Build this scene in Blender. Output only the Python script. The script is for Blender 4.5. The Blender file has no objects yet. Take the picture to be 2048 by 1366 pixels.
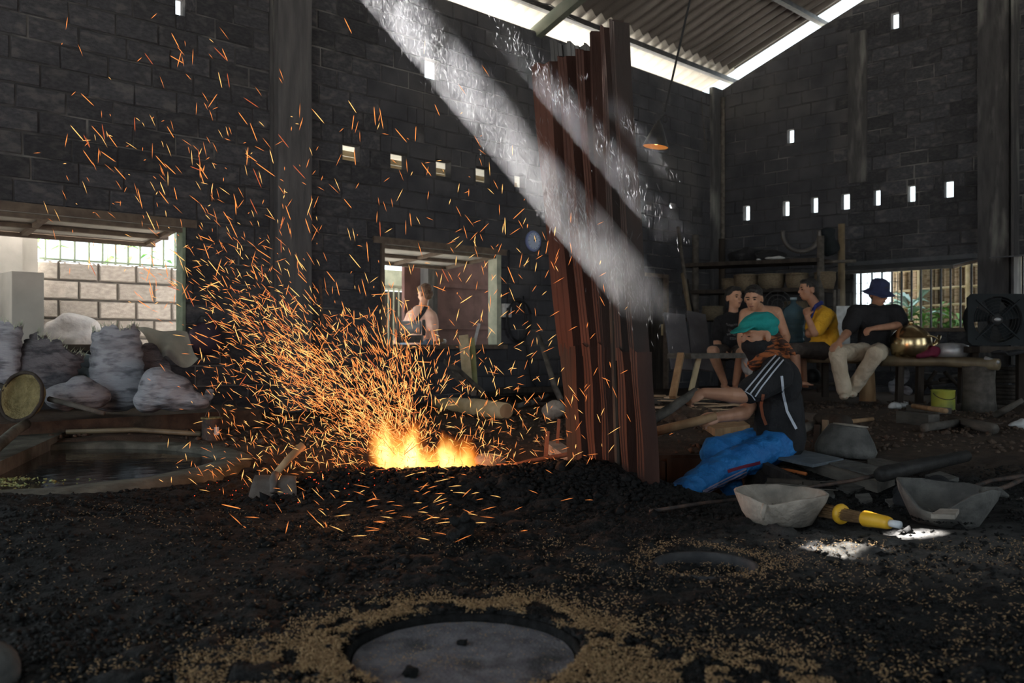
import bpy, math, random
import numpy as np
from mathutils import Vector, Matrix, noise as mnoise

R = random.Random(7)
NR = np.random.RandomState(11)
SC = bpy.context.scene
COL = SC.collection
PI = math.pi

# ------------------------------------------------------------------ camera
F = 1783.0            # focal length in pixels of the 2048 wide frame
HOR = 690.0           # horizon row
EYE = 0.64            # eye height above the shop floor
cam_data = bpy.data.cameras.new('camera')
cam = bpy.data.objects.new('camera', cam_data)
COL.objects.link(cam)
cam.location = (0, 0, EYE)
cam.rotation_euler = (PI / 2, 0, 0)
cam_data.sensor_width = 36.0
cam_data.lens = 36.0 * F / 2048.0
cam_data.shift_y = (HOR - 683.0) / 2048.0
cam_data.clip_start = 0.05
cam_data.dof.use_dof = True
cam_data.dof.focus_distance = 4.6
cam_data.dof.aperture_fstop = 3.4
SC.camera = cam

# ------------------------------------------------------------------ sky, sun, exposure
W = bpy.data.worlds.new('daylight')
SC.world = W
W.use_nodes = True
bg = W.node_tree.nodes['Background']
bg.inputs[0].default_value = (0.80, 0.93, 1.0, 1)
bg.inputs[1].default_value = 2.2
sun_d = bpy.data.lights.new('sun', 'SUN')
sun_d.energy = 150.0
sun_d.angle = 0.012
sun_d.color = (1.0, 0.97, 0.92)
sun = bpy.data.objects.new('sun', sun_d)
SUNDIR = Vector((0.83, 0.0, -1.0)).normalized()      # the way the light travels
sun.rotation_euler = SUNDIR.to_track_quat('-Z', 'Y').to_euler()
sun.location = (-6, 3, 9)
COL.objects.link(sun)
vs = SC.view_settings
vs.view_transform = 'Standard'
vs.look = 'None'
vs.gamma = 1.0
vs.use_curve_mapping = False
vs.exposure = 0.3
cy = SC.cycles
cy.use_denoising = True
cy.max_bounces = 7
cy.diffuse_bounces = 4
cy.glossy_bounces = 3
cy.transmission_bounces = 4
cy.transparent_max_bounces = 8
cy.volume_bounces = 0
cy.sample_clamp_indirect = 4.0
cy.caustics_reflective = False
cy.caustics_refractive = False

# ------------------------------------------------------------------ frames of reference
CX, CY = 3.267, 14.0
A = (-0.7096, -0.7045)      # along the back wall, away from the corner
B = (0.7045, -0.7096)       # along the right wall, away from the corner
BROT = math.atan2(A[1], A[0])
def at(px, py, Y):
    return Vector(((px - 1024) / F * Y, Y, EYE - (py - HOR) / F * Y))
def gr(px, py, z=0.0):
    """the point of height z that is seen at this place"""
    Y = F * (EYE - z) / (py - HOR)
    return Vector(((px - 1024) / F * Y, Y, z))
def sA(px, t=0.0):
    k = (px - 1024) / F
    x0, y0 = CX + t * B[0], CY + t * B[1]
    return (k * y0 - x0) / (A[0] - k * A[1])
def tB(px, s=0.0):
    k = (px - 1024) / F
    x0, y0 = CX + s * A[0], CY + s * A[1]
    return (k * y0 - x0) / (B[0] - k * B[1])
def BW(s, t, z=0.0):
    return Vector((CX + s * A[0] + t * B[0], CY + s * A[1] + t * B[1], z))
def zA(px, py, t=0.0):
    p = BW(sA(px, t), t)
    return EYE - (py - HOR) / F * p.y
def zB(px, py, s=0.0):
    p = BW(s, tB(px, s))
    return EYE - (py - HOR) / F * p.y

# ------------------------------------------------------------------ mesh helper
class MB:
    def __init__(s):
        s.v = []; s.f = []
    def add(s, vs_, fs_):
        n = len(s.v)
        s.v.extend([tuple(v) for v in vs_])
        s.f.extend([tuple(i + n for i in f) for f in fs_])
        return s
    def box(s, c, size, rot=None, taper=None):
        hx, hy, hz = size[0] / 2, size[1] / 2, size[2] / 2
        vv = []
        for dz in (-1, 1):
            k = 1.0 if (taper is None or dz < 0) else taper
            for dx, dy in ((-1, -1), (1, -1), (1, 1), (-1, 1)):
                p = Vector((dx * hx * k, dy * hy * k, dz * hz))
                if rot is not None: p = rot @ p
                vv.append(p + Vector(c))
        return s.add(vv, [(3, 2, 1, 0), (4, 5, 6, 7), (0, 1, 5, 4), (1, 2, 6, 5), (2, 3, 7, 6), (3, 0, 4, 7)])
    def bar(s, p0, p1, w, h, up=(0, 0, 1), jit=0.0):
        p0 = Vector(p0); p1 = Vector(p1)
        d = (p1 - p0).normalized()
        u = Vector(up)
        sd = d.cross(u)
        if sd.length < 1e-4: sd = d.cross(Vector((0, 1, 0)))
        sd.normalize(); u = sd.cross(d).normalized()
        vv = []
        for p in (p0, p1):
            for a, b in ((-1, -1), (1, -1), (1, 1), (-1, 1)):
                q = p + sd * (a * w / 2) + u * (b * h / 2)
                if jit: q = q + Vector((R.uniform(-jit, jit), R.uniform(-jit, jit), R.uniform(-jit, jit)))
                vv.append(q)
        return s.add(vv, [(0, 1, 2, 3), (7, 6, 5, 4), (0, 4, 5, 1), (1, 5, 6, 2), (2, 6, 7, 3), (3, 7, 4, 0)])
    def path(s, pts, radii, n=8, caps=True, flat=1.0):
        pts = [Vector(p) for p in pts]
        if not hasattr(radii, '__len__'): radii = [radii] * len(pts)
        base = len(s.v); prev = None
        for i, p in enumerate(pts):
            d = (pts[min(i + 1, len(pts) - 1)] - pts[max(i - 1, 0)]).normalized()
            if prev is None:
                a = d.cross(Vector((0, 0, 1)))
                if a.length < 1e-3: a = d.cross(Vector((0, 1, 0)))
            else:
                a = prev - d * prev.dot(d)
            a.normalize(); prev = a; b = d.cross(a)
            for k in range(n):
                t = 2 * PI * k / n
                s.v.append(tuple(p + a * (math.cos(t) * radii[i]) + b * (math.sin(t) * radii[i] * flat)))
        for i in range(len(pts) - 1):
            for k in range(n):
                q = base + i * n
                s.f.append((q + k, q + (k + 1) % n, q + n + (k + 1) % n, q + n + k))
        if caps:
            s.f.append(tuple(base + k for k in reversed(range(n))))
            s.f.append(tuple(base + (len(pts) - 1) * n + k for k in range(n)))
        return s
    def tube(s, p0, p1, r0, r1=None, n=10):
        return s.path([p0, p1], [r0, r0 if r1 is None else r1], n)
    def lathe(s, prof, c=(0, 0, 0), n=24, rot=None, wob=0.0, close=False):
        base = len(s.v)
        for (r, z) in prof:
            for k in range(n):
                t = 2 * PI * k / n
                rr = r * (1 + wob * math.sin(3 * t + z * 9) + wob * 0.6 * math.sin(5 * t + 1))
                p = Vector((rr * math.cos(t), rr * math.sin(t), z))
                if rot is not None: p = rot @ p
                s.v.append(tuple(p + Vector(c)))
        m = len(prof)
        for i in range(m - 1 + (1 if close else 0)):
            for k in range(n):
                a = base + i * n; b = base + ((i + 1) % m) * n
                s.f.append((a + k, a + (k + 1) % n, b + (k + 1) % n, b + k))
        return s
    def ell(s, c, r, rot=None, n=12, m=8):
        base = len(s.v)
        if not hasattr(r, '__len__'): r = (r, r, r)
        pts = [(0, 0, -1)]
        for i in range(1, m):
            ph = -PI / 2 + PI * i / m
            for k in range(n):
                t = 2 * PI * k / n
                pts.append((math.cos(ph) * math.cos(t), math.cos(ph) * math.sin(t), math.sin(ph)))
        pts.append((0, 0, 1))
        for p in pts:
            q = Vector((p[0] * r[0], p[1] * r[1], p[2] * r[2]))
            if rot is not None: q = rot @ q
            s.v.append(tuple(q + Vector(c)))
        for k in range(n):
            s.f.append((base, base + 1 + (k + 1) % n, base + 1 + k))
        for i in range(m - 2):
            for k in range(n):
                a = base + 1 + i * n
                s.f.append((a + k, a + (k + 1) % n, a + n + (k + 1) % n, a + n + k))
        top = base + 1 + (m - 1) * n
        for k in range(n):
            a = base + 1 + (m - 2) * n
            s.f.append((a + k, a + (k + 1) % n, top))
        return s
    def cap(s, p0, r0, p1, r1, n=10):
        """closed tapered capsule"""
        p0 = Vector(p0); p1 = Vector(p1); d = (p1 - p0)
        L = d.length
        if L < 1e-5: return s.ell(p0, max(r0, r1))
        d.normalize()
        pts = []; rad = []
        for a in (-90, -60, -30): pts.append(p0 + d * r0 * math.sin(math.radians(a))); rad.append(max(r0 * math.cos(math.radians(a)), r0 * .05))
        pts.append(p0); rad.append(r0); pts.append(p1); rad.append(r1)
        for a in (30, 60, 90): pts.append(p1 + d * r1 * math.sin(math.radians(a))); rad.append(max(r1 * math.cos(math.radians(a)), r1 * .05))
        return s.path(pts, rad, n)
    def mesh(s, name, smooth=False):
        me = bpy.data.meshes.new(name)
        me.from_pydata(s.v, [], s.f)
        if smooth: me.polygons.foreach_set('use_smooth', [True] * len(me.polygons))
        me.update()
        return me
    def build(s, name, mat, parent=None, smooth=False, label=None, kind=None, loc=None, rz=None):
        o = bpy.data.objects.new(name, s.mesh(name, smooth))
        COL.objects.link(o)
        if mat: o.data.materials.append(mat)
        if parent: o.parent = parent
        if label: o['label'] = label
        if kind: o['kind'] = kind
        if loc is not None: o.location = loc
        if rz is not None: o.rotation_euler = (0, 0, rz)
        return o

def tag(o, label=None, cat=None, group=None, kind=None):
    if label: o['label'] = label
    if cat: o['category'] = cat
    if group: o['group'] = group
    if kind: o['kind'] = kind
    return o
def thing(name, label, cat, loc=(0, 0, 0), rz=0, group=None):
    """an Empty at the thing's base; its parts are given in world coordinates unless rz/loc are used"""
    o = bpy.data.objects.new(name, None)
    o.empty_display_size = 0.1
    COL.objects.link(o)
    o.location = loc; o.rotation_euler = (0, 0, rz)
    tag(o, label, cat, group)
    return o
class PB:
    """thing whose parts are modelled in world coordinates, then re-based on the Empty"""
    def __init__(s, name, label, cat, base, group=None):
        s.base = Vector(base)
        s.o = thing(name, label, cat, s.base, 0, group)
    def part(s, mb, name, mat, smooth=False, parent=None, label=None, kind=None):
        b = s.base
        mb.v = [(v[0] - b.x, v[1] - b.y, v[2] - b.z) for v in mb.v]
        return mb.build(name, mat, parent or s.o, smooth, label, kind)
def solo(mb, name, mat, label, cat, group=None, smooth=False):
    """a thing that is one mesh, origin put at the foot of its bounding box"""
    a = np.array(mb.v)
    c = (a.min(0) + a.max(0)) / 2; c[2] = a[:, 2].min()
    mb.v = [tuple(v) for v in (a - c)]
    o = mb.build(name, mat, None, smooth)
    o.location = tuple(c)
    return tag(o, label, cat, group)
def struct(o): o['kind'] = 'structure'; return o
def copy_tree(o, parent=None):
    c = o.copy(); COL.objects.link(c)
    if parent: c.parent = parent
    for ch in list(o.children): copy_tree(ch, c)
    return c

def sweep_noise(mb, amp, scale, seed=0.0):
    out = []
    for v in mb.v:
        n = mnoise.noise_vector(Vector(v) * scale + Vector((seed, seed * 2, 0)))
        out.append((v[0] + n[0] * amp, v[1] + n[1] * amp, v[2] + n[2] * amp))
    mb.v = out
    return mb

def fuse(mb, voxel, it=4, k=0.6, disp=None):
    """union of overlapping closed shapes into one continuous smooth surface"""
    me = mb.mesh('tmp')
    o = bpy.data.objects.new('tmp', me); COL.objects.link(o)
    m = o.modifiers.new('r', 'REMESH'); m.mode = 'VOXEL'; m.voxel_size = voxel; m.use_smooth_shade = True
    m2 = o.modifiers.new('s', 'SMOOTH'); m2.iterations = it; m2.factor = k
    dg = bpy.context.evaluated_depsgraph_get()
    ev = o.evaluated_get(dg)
    em = ev.to_mesh()
    out = MB()
    co = np.empty(len(em.vertices) * 3); em.vertices.foreach_get('co', co)
    out.v = [tuple(c) for c in co.reshape(-1, 3)]
    out.f = [tuple(p.vertices) for p in em.polygons]
    ev.to_mesh_clear()
    bpy.data.objects.remove(o, do_unlink=True)
    bpy.data.meshes.remove(me)
    if disp:
        sweep_noise(out, disp[0], disp[1], disp[2] if len(disp) > 2 else 0)
    return out

# numpy value noise for the ground
_G = NR.rand(256, 256)
def vnoise(x, y):
    xi = np.floor(x).astype(int); yi = np.floor(y).astype(int)
    fx = x - xi; fy = y - yi
    fx = fx * fx * (3 - 2 * fx); fy = fy * fy * (3 - 2 * fy)
    g = lambda i, j: _G[i & 255, j & 255]
    return (g(xi, yi) * (1 - fx) + g(xi + 1, yi) * fx) * (1 - fy) + (g(xi, yi + 1) * (1 - fx) + g(xi + 1, yi + 1) * fx) * fy
def sst(a, b, x):
    t = np.clip((x - a) / (b - a), 0, 1)
    return t * t * (3 - 2 * t)

# ------------------------------------------------------------------ materials
def mat(name, col, rough=0.8, metal=0.0, col2=None, scale=8.0, detail=4.0, bump=0.0, bscale=None, rnd=0.0,
        stretch=None, col3=None, spec=0.5, contrast=(0.35, 0.65), sheen=0.0, emis=None, estr=0.0, alpha=None,
        trans=0.0, ior=1.45, bdist=0.01):
    m = bpy.data.materials.new(name); m.use_nodes = True
    nt = m.node_tree; nd = nt.nodes; lk = nt.links
    p = nd['Principled BSDF']
    p.inputs['Roughness'].default_value = rough
    p.inputs['Metallic'].default_value = metal
    p.inputs['Base Color'].default_value = (*col, 1)
    p.inputs['Specular IOR Level'].default_value = spec
    p.inputs['IOR'].default_value = ior
    if trans: p.inputs['Transmission Weight'].default_value = trans
    if alpha is not None: p.inputs['Alpha'].default_value = alpha
    if emis:
        p.inputs['Emission Color'].default_value = (*emis, 1); p.inputs['Emission Strength'].default_value = estr
    tc = nd.new('ShaderNodeTexCoord')
    src = tc.outputs['Object']
    if stretch:
        mp = nd.new('ShaderNodeMapping'); mp.inputs['Scale'].default_value = stretch
        lk.new(src, mp.inputs['Vector']); src = mp.outputs['Vector']
    if rnd:
        oi = nd.new('ShaderNodeObjectInfo')
        ad = nd.new('ShaderNodeVectorMath'); ad.operation = 'MULTIPLY_ADD'
        ad.inputs[1].default_value = (1, 1, 1)
        cb = nd.new('ShaderNodeMath'); cb.operation = 'MULTIPLY'; cb.inputs[1].default_value = 37.0
        lk.new(oi.outputs['Random'], cb.inputs[0])
        lk.new(src, ad.inputs[0]); lk.new(cb.outputs[0], ad.inputs[2]); src = ad.outputs[0]
    cur = None
    if col2 is not None:
        nz = nd.new('ShaderNodeTexNoise'); nz.inputs['Scale'].default_value = scale; nz.inputs['Detail'].default_value = detail
        lk.new(src, nz.inputs['Vector'])
        rp = nd.new('ShaderNodeValToRGB')
        rp.color_ramp.elements[0].position = contrast[0]; rp.color_ramp.elements[1].position = contrast[1]
        rp.color_ramp.elements[0].color = (*col, 1); rp.color_ramp.elements[1].color = (*col2, 1)
        lk.new(nz.outputs['Fac'], rp.inputs['Fac'])
        cur = rp.outputs['Color']
        if col3 is not None:
            n2 = nd.new('ShaderNodeTexNoise'); n2.inputs['Scale'].default_value = scale * 0.31; n2.inputs['Detail'].default_value = 6
            lk.new(src, n2.inputs['Vector'])
            r2 = nd.new('ShaderNodeValToRGB'); r2.color_ramp.elements[0].position = 0.52; r2.color_ramp.elements[1].position = 0.66
            r2.color_ramp.elements[0].color = (0, 0, 0, 1); r2.color_ramp.elements[1].color = (1, 1, 1, 1)
            lk.new(n2.outputs['Fac'], r2.inputs['Fac'])
            mx = nd.new('ShaderNodeMixRGB'); lk.new(r2.outputs['Color'], mx.inputs[0]); lk.new(cur, mx.inputs[1])
            mx.inputs[2].default_value = (*col3, 1); cur = mx.outputs[0]
    if rnd:
        hs = nd.new('ShaderNodeHueSaturation')
        mr = nd.new('ShaderNodeMapRange'); mr.inputs['To Min'].default_value = 1 - rnd; mr.inputs['To Max'].default_value = 1 + rnd
        lk.new(oi.outputs['Random'], mr.inputs['Value']); lk.new(mr.outputs[0], hs.inputs['Value'])
        if cur: lk.new(cur, hs.inputs['Color'])
        else: hs.inputs['Color'].default_value = (*col, 1)
        cur = hs.outputs[0]
    if cur: lk.new(cur, p.inputs['Base Color'])
    if bump:
        bn = nd.new('ShaderNodeTexNoise'); bn.inputs['Scale'].default_value = bscale or scale * 3; bn.inputs['Detail'].default_value = 5
        lk.new(src, bn.inputs['Vector'])
        bp = nd.new('ShaderNodeBump'); bp.inputs['Strength'].default_value = bump; bp.inputs['Distance'].default_value = bdist
        lk.new(bn.outputs['Fac'], bp.inputs['Height']); lk.new(bp.outputs[0], p.inputs['Normal'])
    return m

M = {}
M['block'] = mat('block', (.040, .041, .049), .9, col2=(.064, .064, .072), scale=9, col3=(.095, .092, .095), bump=.6, bscale=40, rnd=.32, bdist=.012)
M['block_stuff'] = mat('block_far', (.040, .041, .049), .9, col2=(.070, .070, .078), scale=2.6, col3=(.095, .092, .095), bump=.6, bscale=30, bdist=.012)
M['mortar'] = mat('mortar', (.034, .034, .038), .95, col2=(.07, .068, .07), scale=5, bump=.8, bscale=30, col3=(.20, .195, .19))
M['block_pale'] = mat('block_pale', (.30, .27, .24), .9, col2=(.42, .38, .34), scale=6, bump=.8, bscale=30, rnd=.18)
M['mortar_pale'] = mat('mortar_pale', (.17, .155, .14), .95, col2=(.25, .23, .2), scale=6)
M['plaster'] = mat('plaster', (.42, .40, .36), .9, col2=(.55, .52, .47), scale=3, col3=(.3, .28, .25), bump=.3)
M['column'] = mat('column', (.075, .073, .078), .9, col2=(.12, .116, .12), scale=5, stretch=(3, 3, .4), bump=.5, bscale=30)
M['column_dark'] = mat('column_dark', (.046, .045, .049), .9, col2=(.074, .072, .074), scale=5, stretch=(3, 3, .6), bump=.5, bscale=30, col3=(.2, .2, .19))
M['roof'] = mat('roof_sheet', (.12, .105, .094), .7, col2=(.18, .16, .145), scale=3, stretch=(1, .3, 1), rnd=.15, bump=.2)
M['roof_daylit'] = mat('roof_daylit', (.62, .58, .52), .8, col2=(.74, .70, .64), scale=3, rnd=.08)  # eaves row: the daylight from outside is put into a paler colour
def _tl(m, w, c):
    nt = m.node_tree; nd = nt.nodes; p = nd['Principled BSDF']; o = nd['Material Output']
    t = nd.new('ShaderNodeBsdfTranslucent'); t.inputs[0].default_value = (*c, 1)
    x = nd.new('ShaderNodeMixShader'); x.inputs[0].default_value = w
    nt.links.new(p.outputs[0], x.inputs[1]); nt.links.new(t.outputs[0], x.inputs[2]); nt.links.new(x.outputs[0], o.inputs[0])
_tl(M['roof_daylit'], .03, (.75, .68, .6))
M['steel_dark'] = mat('steel_dark', (.05, .05, .055), .55, .5, col2=(.09, .085, .08), scale=12, bump=.2)
M['beam_green'] = mat('beam_green', (.12, .14, .11), .8, col2=(.17, .18, .15), scale=6)
M['wood_dark'] = mat('wood_dark', (.028, .023, .020), .8, col2=(.058, .047, .039), scale=14, stretch=(1, 1, .2), bump=.4, spec=.2)
M['wood_grey'] = mat('wood_grey', (.075, .067, .06), .85, col2=(.14, .125, .11), scale=16, stretch=(1, .25, 1), bump=.5, rnd=.15, spec=.2)
M['wood_warm'] = mat('wood_warm', (.26, .15, .075), .7, col2=(.42, .26, .14), scale=14, stretch=(1, 1, .25), bump=.3, rnd=.12)
M['wood_pale'] = mat('wood_pale', (.42, .33, .20), .7, col2=(.58, .48, .31), scale=14, stretch=(1, 1, .25), bump=.3, rnd=.12)
M['bamboo'] = mat('bamboo', (.14, .105, .065), .45, col2=(.22, .17, .105), scale=8, bump=.2)
M['bamboo_pale'] = mat('bamboo_pale', (.50, .38, .20), .5, col2=(.68, .55, .34), scale=8, bump=.2, rnd=.1)
M['bamboo_green'] = mat('bamboo_green', (.26, .27, .11), .5, col2=(.36, .36, .18), scale=8)
M['sheet_rust'] = mat('sheet_rust', (.040, .019, .015), .75, .0, spec=.15, col2=(.080, .037, .028), scale=5, stretch=(1, 1, .25), col3=(.036, .028, .026), bump=.3, bscale=60, rnd=.08)
M['sheet_grey'] = mat('sheet_grey', (.06, .055, .052), .5, .2, col2=(.10, .09, .085), scale=5, stretch=(1, 1, .3))
M['concrete'] = mat('concrete', (.075, .075, .064), .9, spec=.25, col2=(.15, .147, .125), scale=9, col3=(.05, .05, .04), bump=.7, bscale=40)
M['char'] = mat('char', (.005, .005, .005), .9, col2=(.014, .0135, .014), spec=.2, scale=40, bump=.6, bscale=90)
M['coal'] = mat('coal', (.005, .005, .005), .7, col2=(.017, .016, .016), spec=.25, scale=60, bump=.5, bscale=120, contrast=(.4, .75))
M['husk'] = mat('husk', (.22, .125, .06), .8, col2=(.50, .33, .17), scale=90)
M['ash'] = mat('ash', (.11, .105, .12), .95, col2=(.17, .165, .18), scale=25, col3=(.05, .05, .055), bump=.7, bscale=120)
M['iron'] = mat('iron', (.03, .027, .027), .7, .2, col2=(.10, .06, .045), scale=25, bump=.4)
M['iron_rust'] = mat('iron_rust', (.13, .055, .035), .8, .2, col2=(.2, .09, .055), scale=22, bump=.4)
M['stone'] = mat('stone', (.26, .225, .19), .9, col2=(.40, .35, .30), scale=14, col3=(.17, .15, .13), bump=.7, bscale=60)
M['stone_dark'] = mat('stone_dark', (.062, .06, .058), .9, col2=(.125, .12, .112), scale=14, bump=.7, bscale=60)
M['slate'] = mat('slate', (.085, .105, .125), .8, col2=(.14, .16, .18), scale=10, bump=.3, bscale=60)
M['sack'] = mat('sack', (.13, .135, .155), .75, col2=(.36, .37, .41), scale=7, stretch=(1, 1, 3.2), contrast=(.36, .52), col3=(.22, .22, .24), bump=1.0, bscale=9, bdist=.03, spec=.3)  # dark level bands paint the shade of creases into the cloth
M['sack_dark'] = mat('sack_dark', (.06, .06, .07), .8, contrast=(.36, .54), stretch=(1, 1, 3), col2=(.18, .17, .185), scale=8, bump=.9, bscale=40, bdist=.02)  # crease shade coloured in as dark bands here too
M['sack_fray'] = mat('sack_fray', (.50, .54, .42), .8, col2=(.7, .74, .6), scale=30)
M['plastic_blue'] = mat('plastic_blue', (.30, .42, .50), .35, col2=(.5, .6, .66), scale=14, bump=.8, bscale=20)
M['plastic_white'] = mat('plastic_white', (.42, .42, .42), .4, col2=(.6, .6, .6), scale=18, bump=.7, bscale=24)
M['tarp'] = mat('tarp', (.34, .35, .30), .5, col2=(.5, .5, .42), scale=6, col3=(.15, .14, .14), bump=.5)
M['burlap'] = mat('burlap', (.17, .135, .06), .85, col2=(.27, .22, .10), scale=20, bump=1, bscale=60, bdist=.02)
M['skin'] = mat('skin', (.52, .27, .17), .45, col2=(.60, .33, .21), scale=14, bump=.1)
M['skin_mid'] = mat('skin_mid', (.42, .21, .13), .45, col2=(.50, .26, .165), scale=14, bump=.1)
M['hair'] = mat('hair', (.012, .010, .010), .6, col2=(.03, .025, .022), scale=60, bump=.6, bscale=140)
M['eye'] = mat('eye', (.02, .015, .012), .3)
M['lip'] = mat('lip', (.22, .085, .07), .5)
M['cloth_black'] = mat('cloth_black', (.010, .010, .012), .9, col2=(.018, .018, .021), scale=9, bump=.8, bscale=16, bdist=.03)
M['cloth_blue'] = mat('cloth_blue', (.010, .13, .40), .65, col2=(.018, .19, .52), scale=9, bump=1, bscale=18, bdist=.03)
M['cloth_teal'] = mat('cloth_teal', (.008, .24, .225), .85, col2=(.012, .31, .29), scale=12, bump=.8, bscale=24, bdist=.02)
M['cloth_white'] = mat('cloth_white', (.55, .58, .66), .8)
M['cloth_yellow'] = mat('cloth_yellow', (.82, .42, .025), .85, col2=(.90, .50, .04), scale=9, bump=.9, bscale=16, bdist=.03)
M['cloth_navy'] = mat('cloth_navy', (.018, .024, .07), .85, col2=(.03, .04, .10), scale=9, bump=.7, bscale=24, bdist=.02)
M['cloth_collar'] = mat('cloth_collar', (.03, .045, .22), .85)
M['cloth_grey'] = mat('cloth_grey', (.34, .33, .33), .85, col2=(.42, .40, .40), scale=9, bump=.8, bscale=18, bdist=.02)
M['cloth_cream'] = mat('cloth_cream', (.52, .43, .32), .85, col2=(.62, .53, .41), scale=8, bump=.9, bscale=16, bdist=.03)
M['cloth_brown'] = mat('cloth_brown', (.05, .04, .036), .85, col2=(.08, .065, .055), scale=8, bump=.8, bscale=16, bdist=.03)
M['cloth_maroon'] = mat('cloth_maroon', (.12, .008, .03), .8, col2=(.17, .015, .045), scale=9, bump=.8, bscale=18)
M['cloth_pink'] = mat('cloth_pink', (.50, .30, .24), .85, col2=(.62, .40, .32), scale=9, bump=.8, bscale=18)
M['tiger'] = mat('tiger', (.34, .10, .03), .85, col2=(.05, .022, .015), scale=42, stretch=(.35, 1, 1.6), contrast=(.46, .54), bump=.6, bscale=30)
M['brass'] = mat('brass', (.62, .47, .26), .24, 1.0)
M['aluminium'] = mat('aluminium', (.50, .50, .51), .42, .55, col2=(.40, .40, .42), scale=10)
M['fan_grey'] = mat('fan_grey', (.010, .013, .015), .7, .0, spec=.2, col2=(.017, .021, .024), scale=10)
M['paint_yellow'] = mat('paint_yellow', (.40, .38, .05), .6, col2=(.28, .34, .06), scale=8, col3=(.12, .14, .04))
M['paint_yband'] = mat('band_yellow', (.68, .36, .02), .45, col2=(.78, .45, .04), scale=20)
M['bristle'] = mat('bristle', (.16, .09, .045), .8, col2=(.26, .16, .08), scale=40)
M['clock_face'] = mat('clock_face', (.52, .60, .78), .4)
M['clock_rim'] = mat('clock_rim', (.22, .27, .50), .4)
M['green_paint'] = mat('green_paint', (.14, .18, .13), .6, col2=(.22, .27, .19), scale=12)
M['frame_wood'] = mat('frame_wood', (.10, .075, .06), .8, col2=(.16, .12, .09), scale=14)
M['frame_pale'] = mat('frame_pale', (.30, .32, .25), .8, col2=(.42, .43, .34), scale=10)
M['shutter'] = mat('shutter', (.36, .35, .32), .8, col2=(.48, .46, .42), scale=6, stretch=(1, 1, 1), bump=.2)
M['shutter_dark'] = mat('shutter_dark', (.06, .065, .075), .7, col2=(.10, .105, .115), scale=6)
M['red_wall'] = mat('red_board', (.085, .042, .040), .8, col2=(.14, .07, .065), scale=5, bump=.3)
M['leaf'] = mat('leaf', (.10, .26, .05), .5, col2=(.22, .42, .10), scale=8, rnd=.2)
M['leaf_pale'] = mat('leaf_pale', (.40, .58, .52), .5, col2=(.55, .70, .62), scale=8, rnd=.2)
M['straw'] = mat('straw', (.46, .34, .22), .9, col2=(.70, .55, .40), scale=26, stretch=(.5, .5, 4), col3=(.30, .20, .12), bump=.8, rnd=.22)
M['ground_out'] = mat('ground_out', (.15, .147, .138), .95, col2=(.20, .196, .18), scale=2)
M['rubber'] = mat('rubber', (.018, .018, .02), .6)
M['ceramic'] = mat('ceramic', (.62, .64, .68), .3)
M['basket'] = mat('basket', (.12, .09, .06), .85, col2=(.20, .155, .10), scale=40, stretch=(1, 1, 3), bump=1, bscale=60)
M['dirt'] = mat('dirt', (.055, .036, .026), .95, col2=(.10, .066, .046), scale=16, bump=.9, bscale=60)
M['chips'] = mat('chips', (.50, .33, .20), .8, col2=(.66, .46, .30), scale=20, rnd=.15)
M['lamp_in'] = mat('lamp_inner', (.75, .45, .16), .6)
M['black_gloss'] = mat('black_gloss', (.008, .008, .009), .3)
M['algae'] = mat('algae', (.30, .34, .12), .6, col2=(.42, .44, .2), scale=30)
M['leaf_dry'] = mat('leaf_dry', (.22, .11, .06), .8, col2=(.34, .18, .10), scale=20, rnd=.2)
def water_mat():
    m = mat('water', (.012, .015, .014), .06, spec=.7, bump=.25, bscale=9, col2=(.02, .026, .024), scale=3, bdist=.01)
    return m
M['water'] = water_mat()
jug = mat('jug_plastic', (.16, .30, .38), .12, trans=.55, ior=1.3)
M['jug'] = jug
def glow(name, col, strength, sample=False):
    m = bpy.data.materials.new(name); m.use_nodes = True
    nt = m.node_tree; nt.nodes.clear()
    e = nt.nodes.new('ShaderNodeEmission'); o = nt.nodes.new('ShaderNodeOutputMaterial')
    e.inputs[0].default_value = (*col, 1); e.inputs[1].default_value = strength
    nt.links.new(e.outputs[0], o.inputs[0])
    if not sample: m.cycles.emission_sampling = 'NONE'
    return m
M['spark_y'] = glow('spark_yellow', (1.0, .50, .15), 1.45)
M['spark_o'] = glow('spark_orange', (1.0, .29, .07), 1.15)
M['spark_r'] = glow('spark_red', (.80, .17, .06), .65)
M['ember'] = glow('ember', (1.0, .10, .03), 1.0)
# ================================================================== THE SHELL
BH = 0.185; BL = 0.37; JT = 0.009
def place_frame(o):
    o.location = (CX, CY, 0); o.rotation_euler = (0, 0, BROT); return o

def cut(rects, hole):
    out = []
    a0, a1, b0, b1 = hole
    for (x0, x1, z0, z1) in rects:
        if x1 <= a0 or x0 >= a1 or z1 <= b0 or z0 >= b1:
            out.append((x0, x1, z0, z1)); continue
        if x0 < a0: out.append((x0, a0, z0, z1))
        if x1 > a1: out.append((a1, x1, z0, z1))
        m0, m1 = max(x0, a0), min(x1, a1)
        if z0 < b0: out.append((m0, m1, z0, b0))
        if z1 > b1: out.append((m0, m1, b1, z1))
    return out

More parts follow.
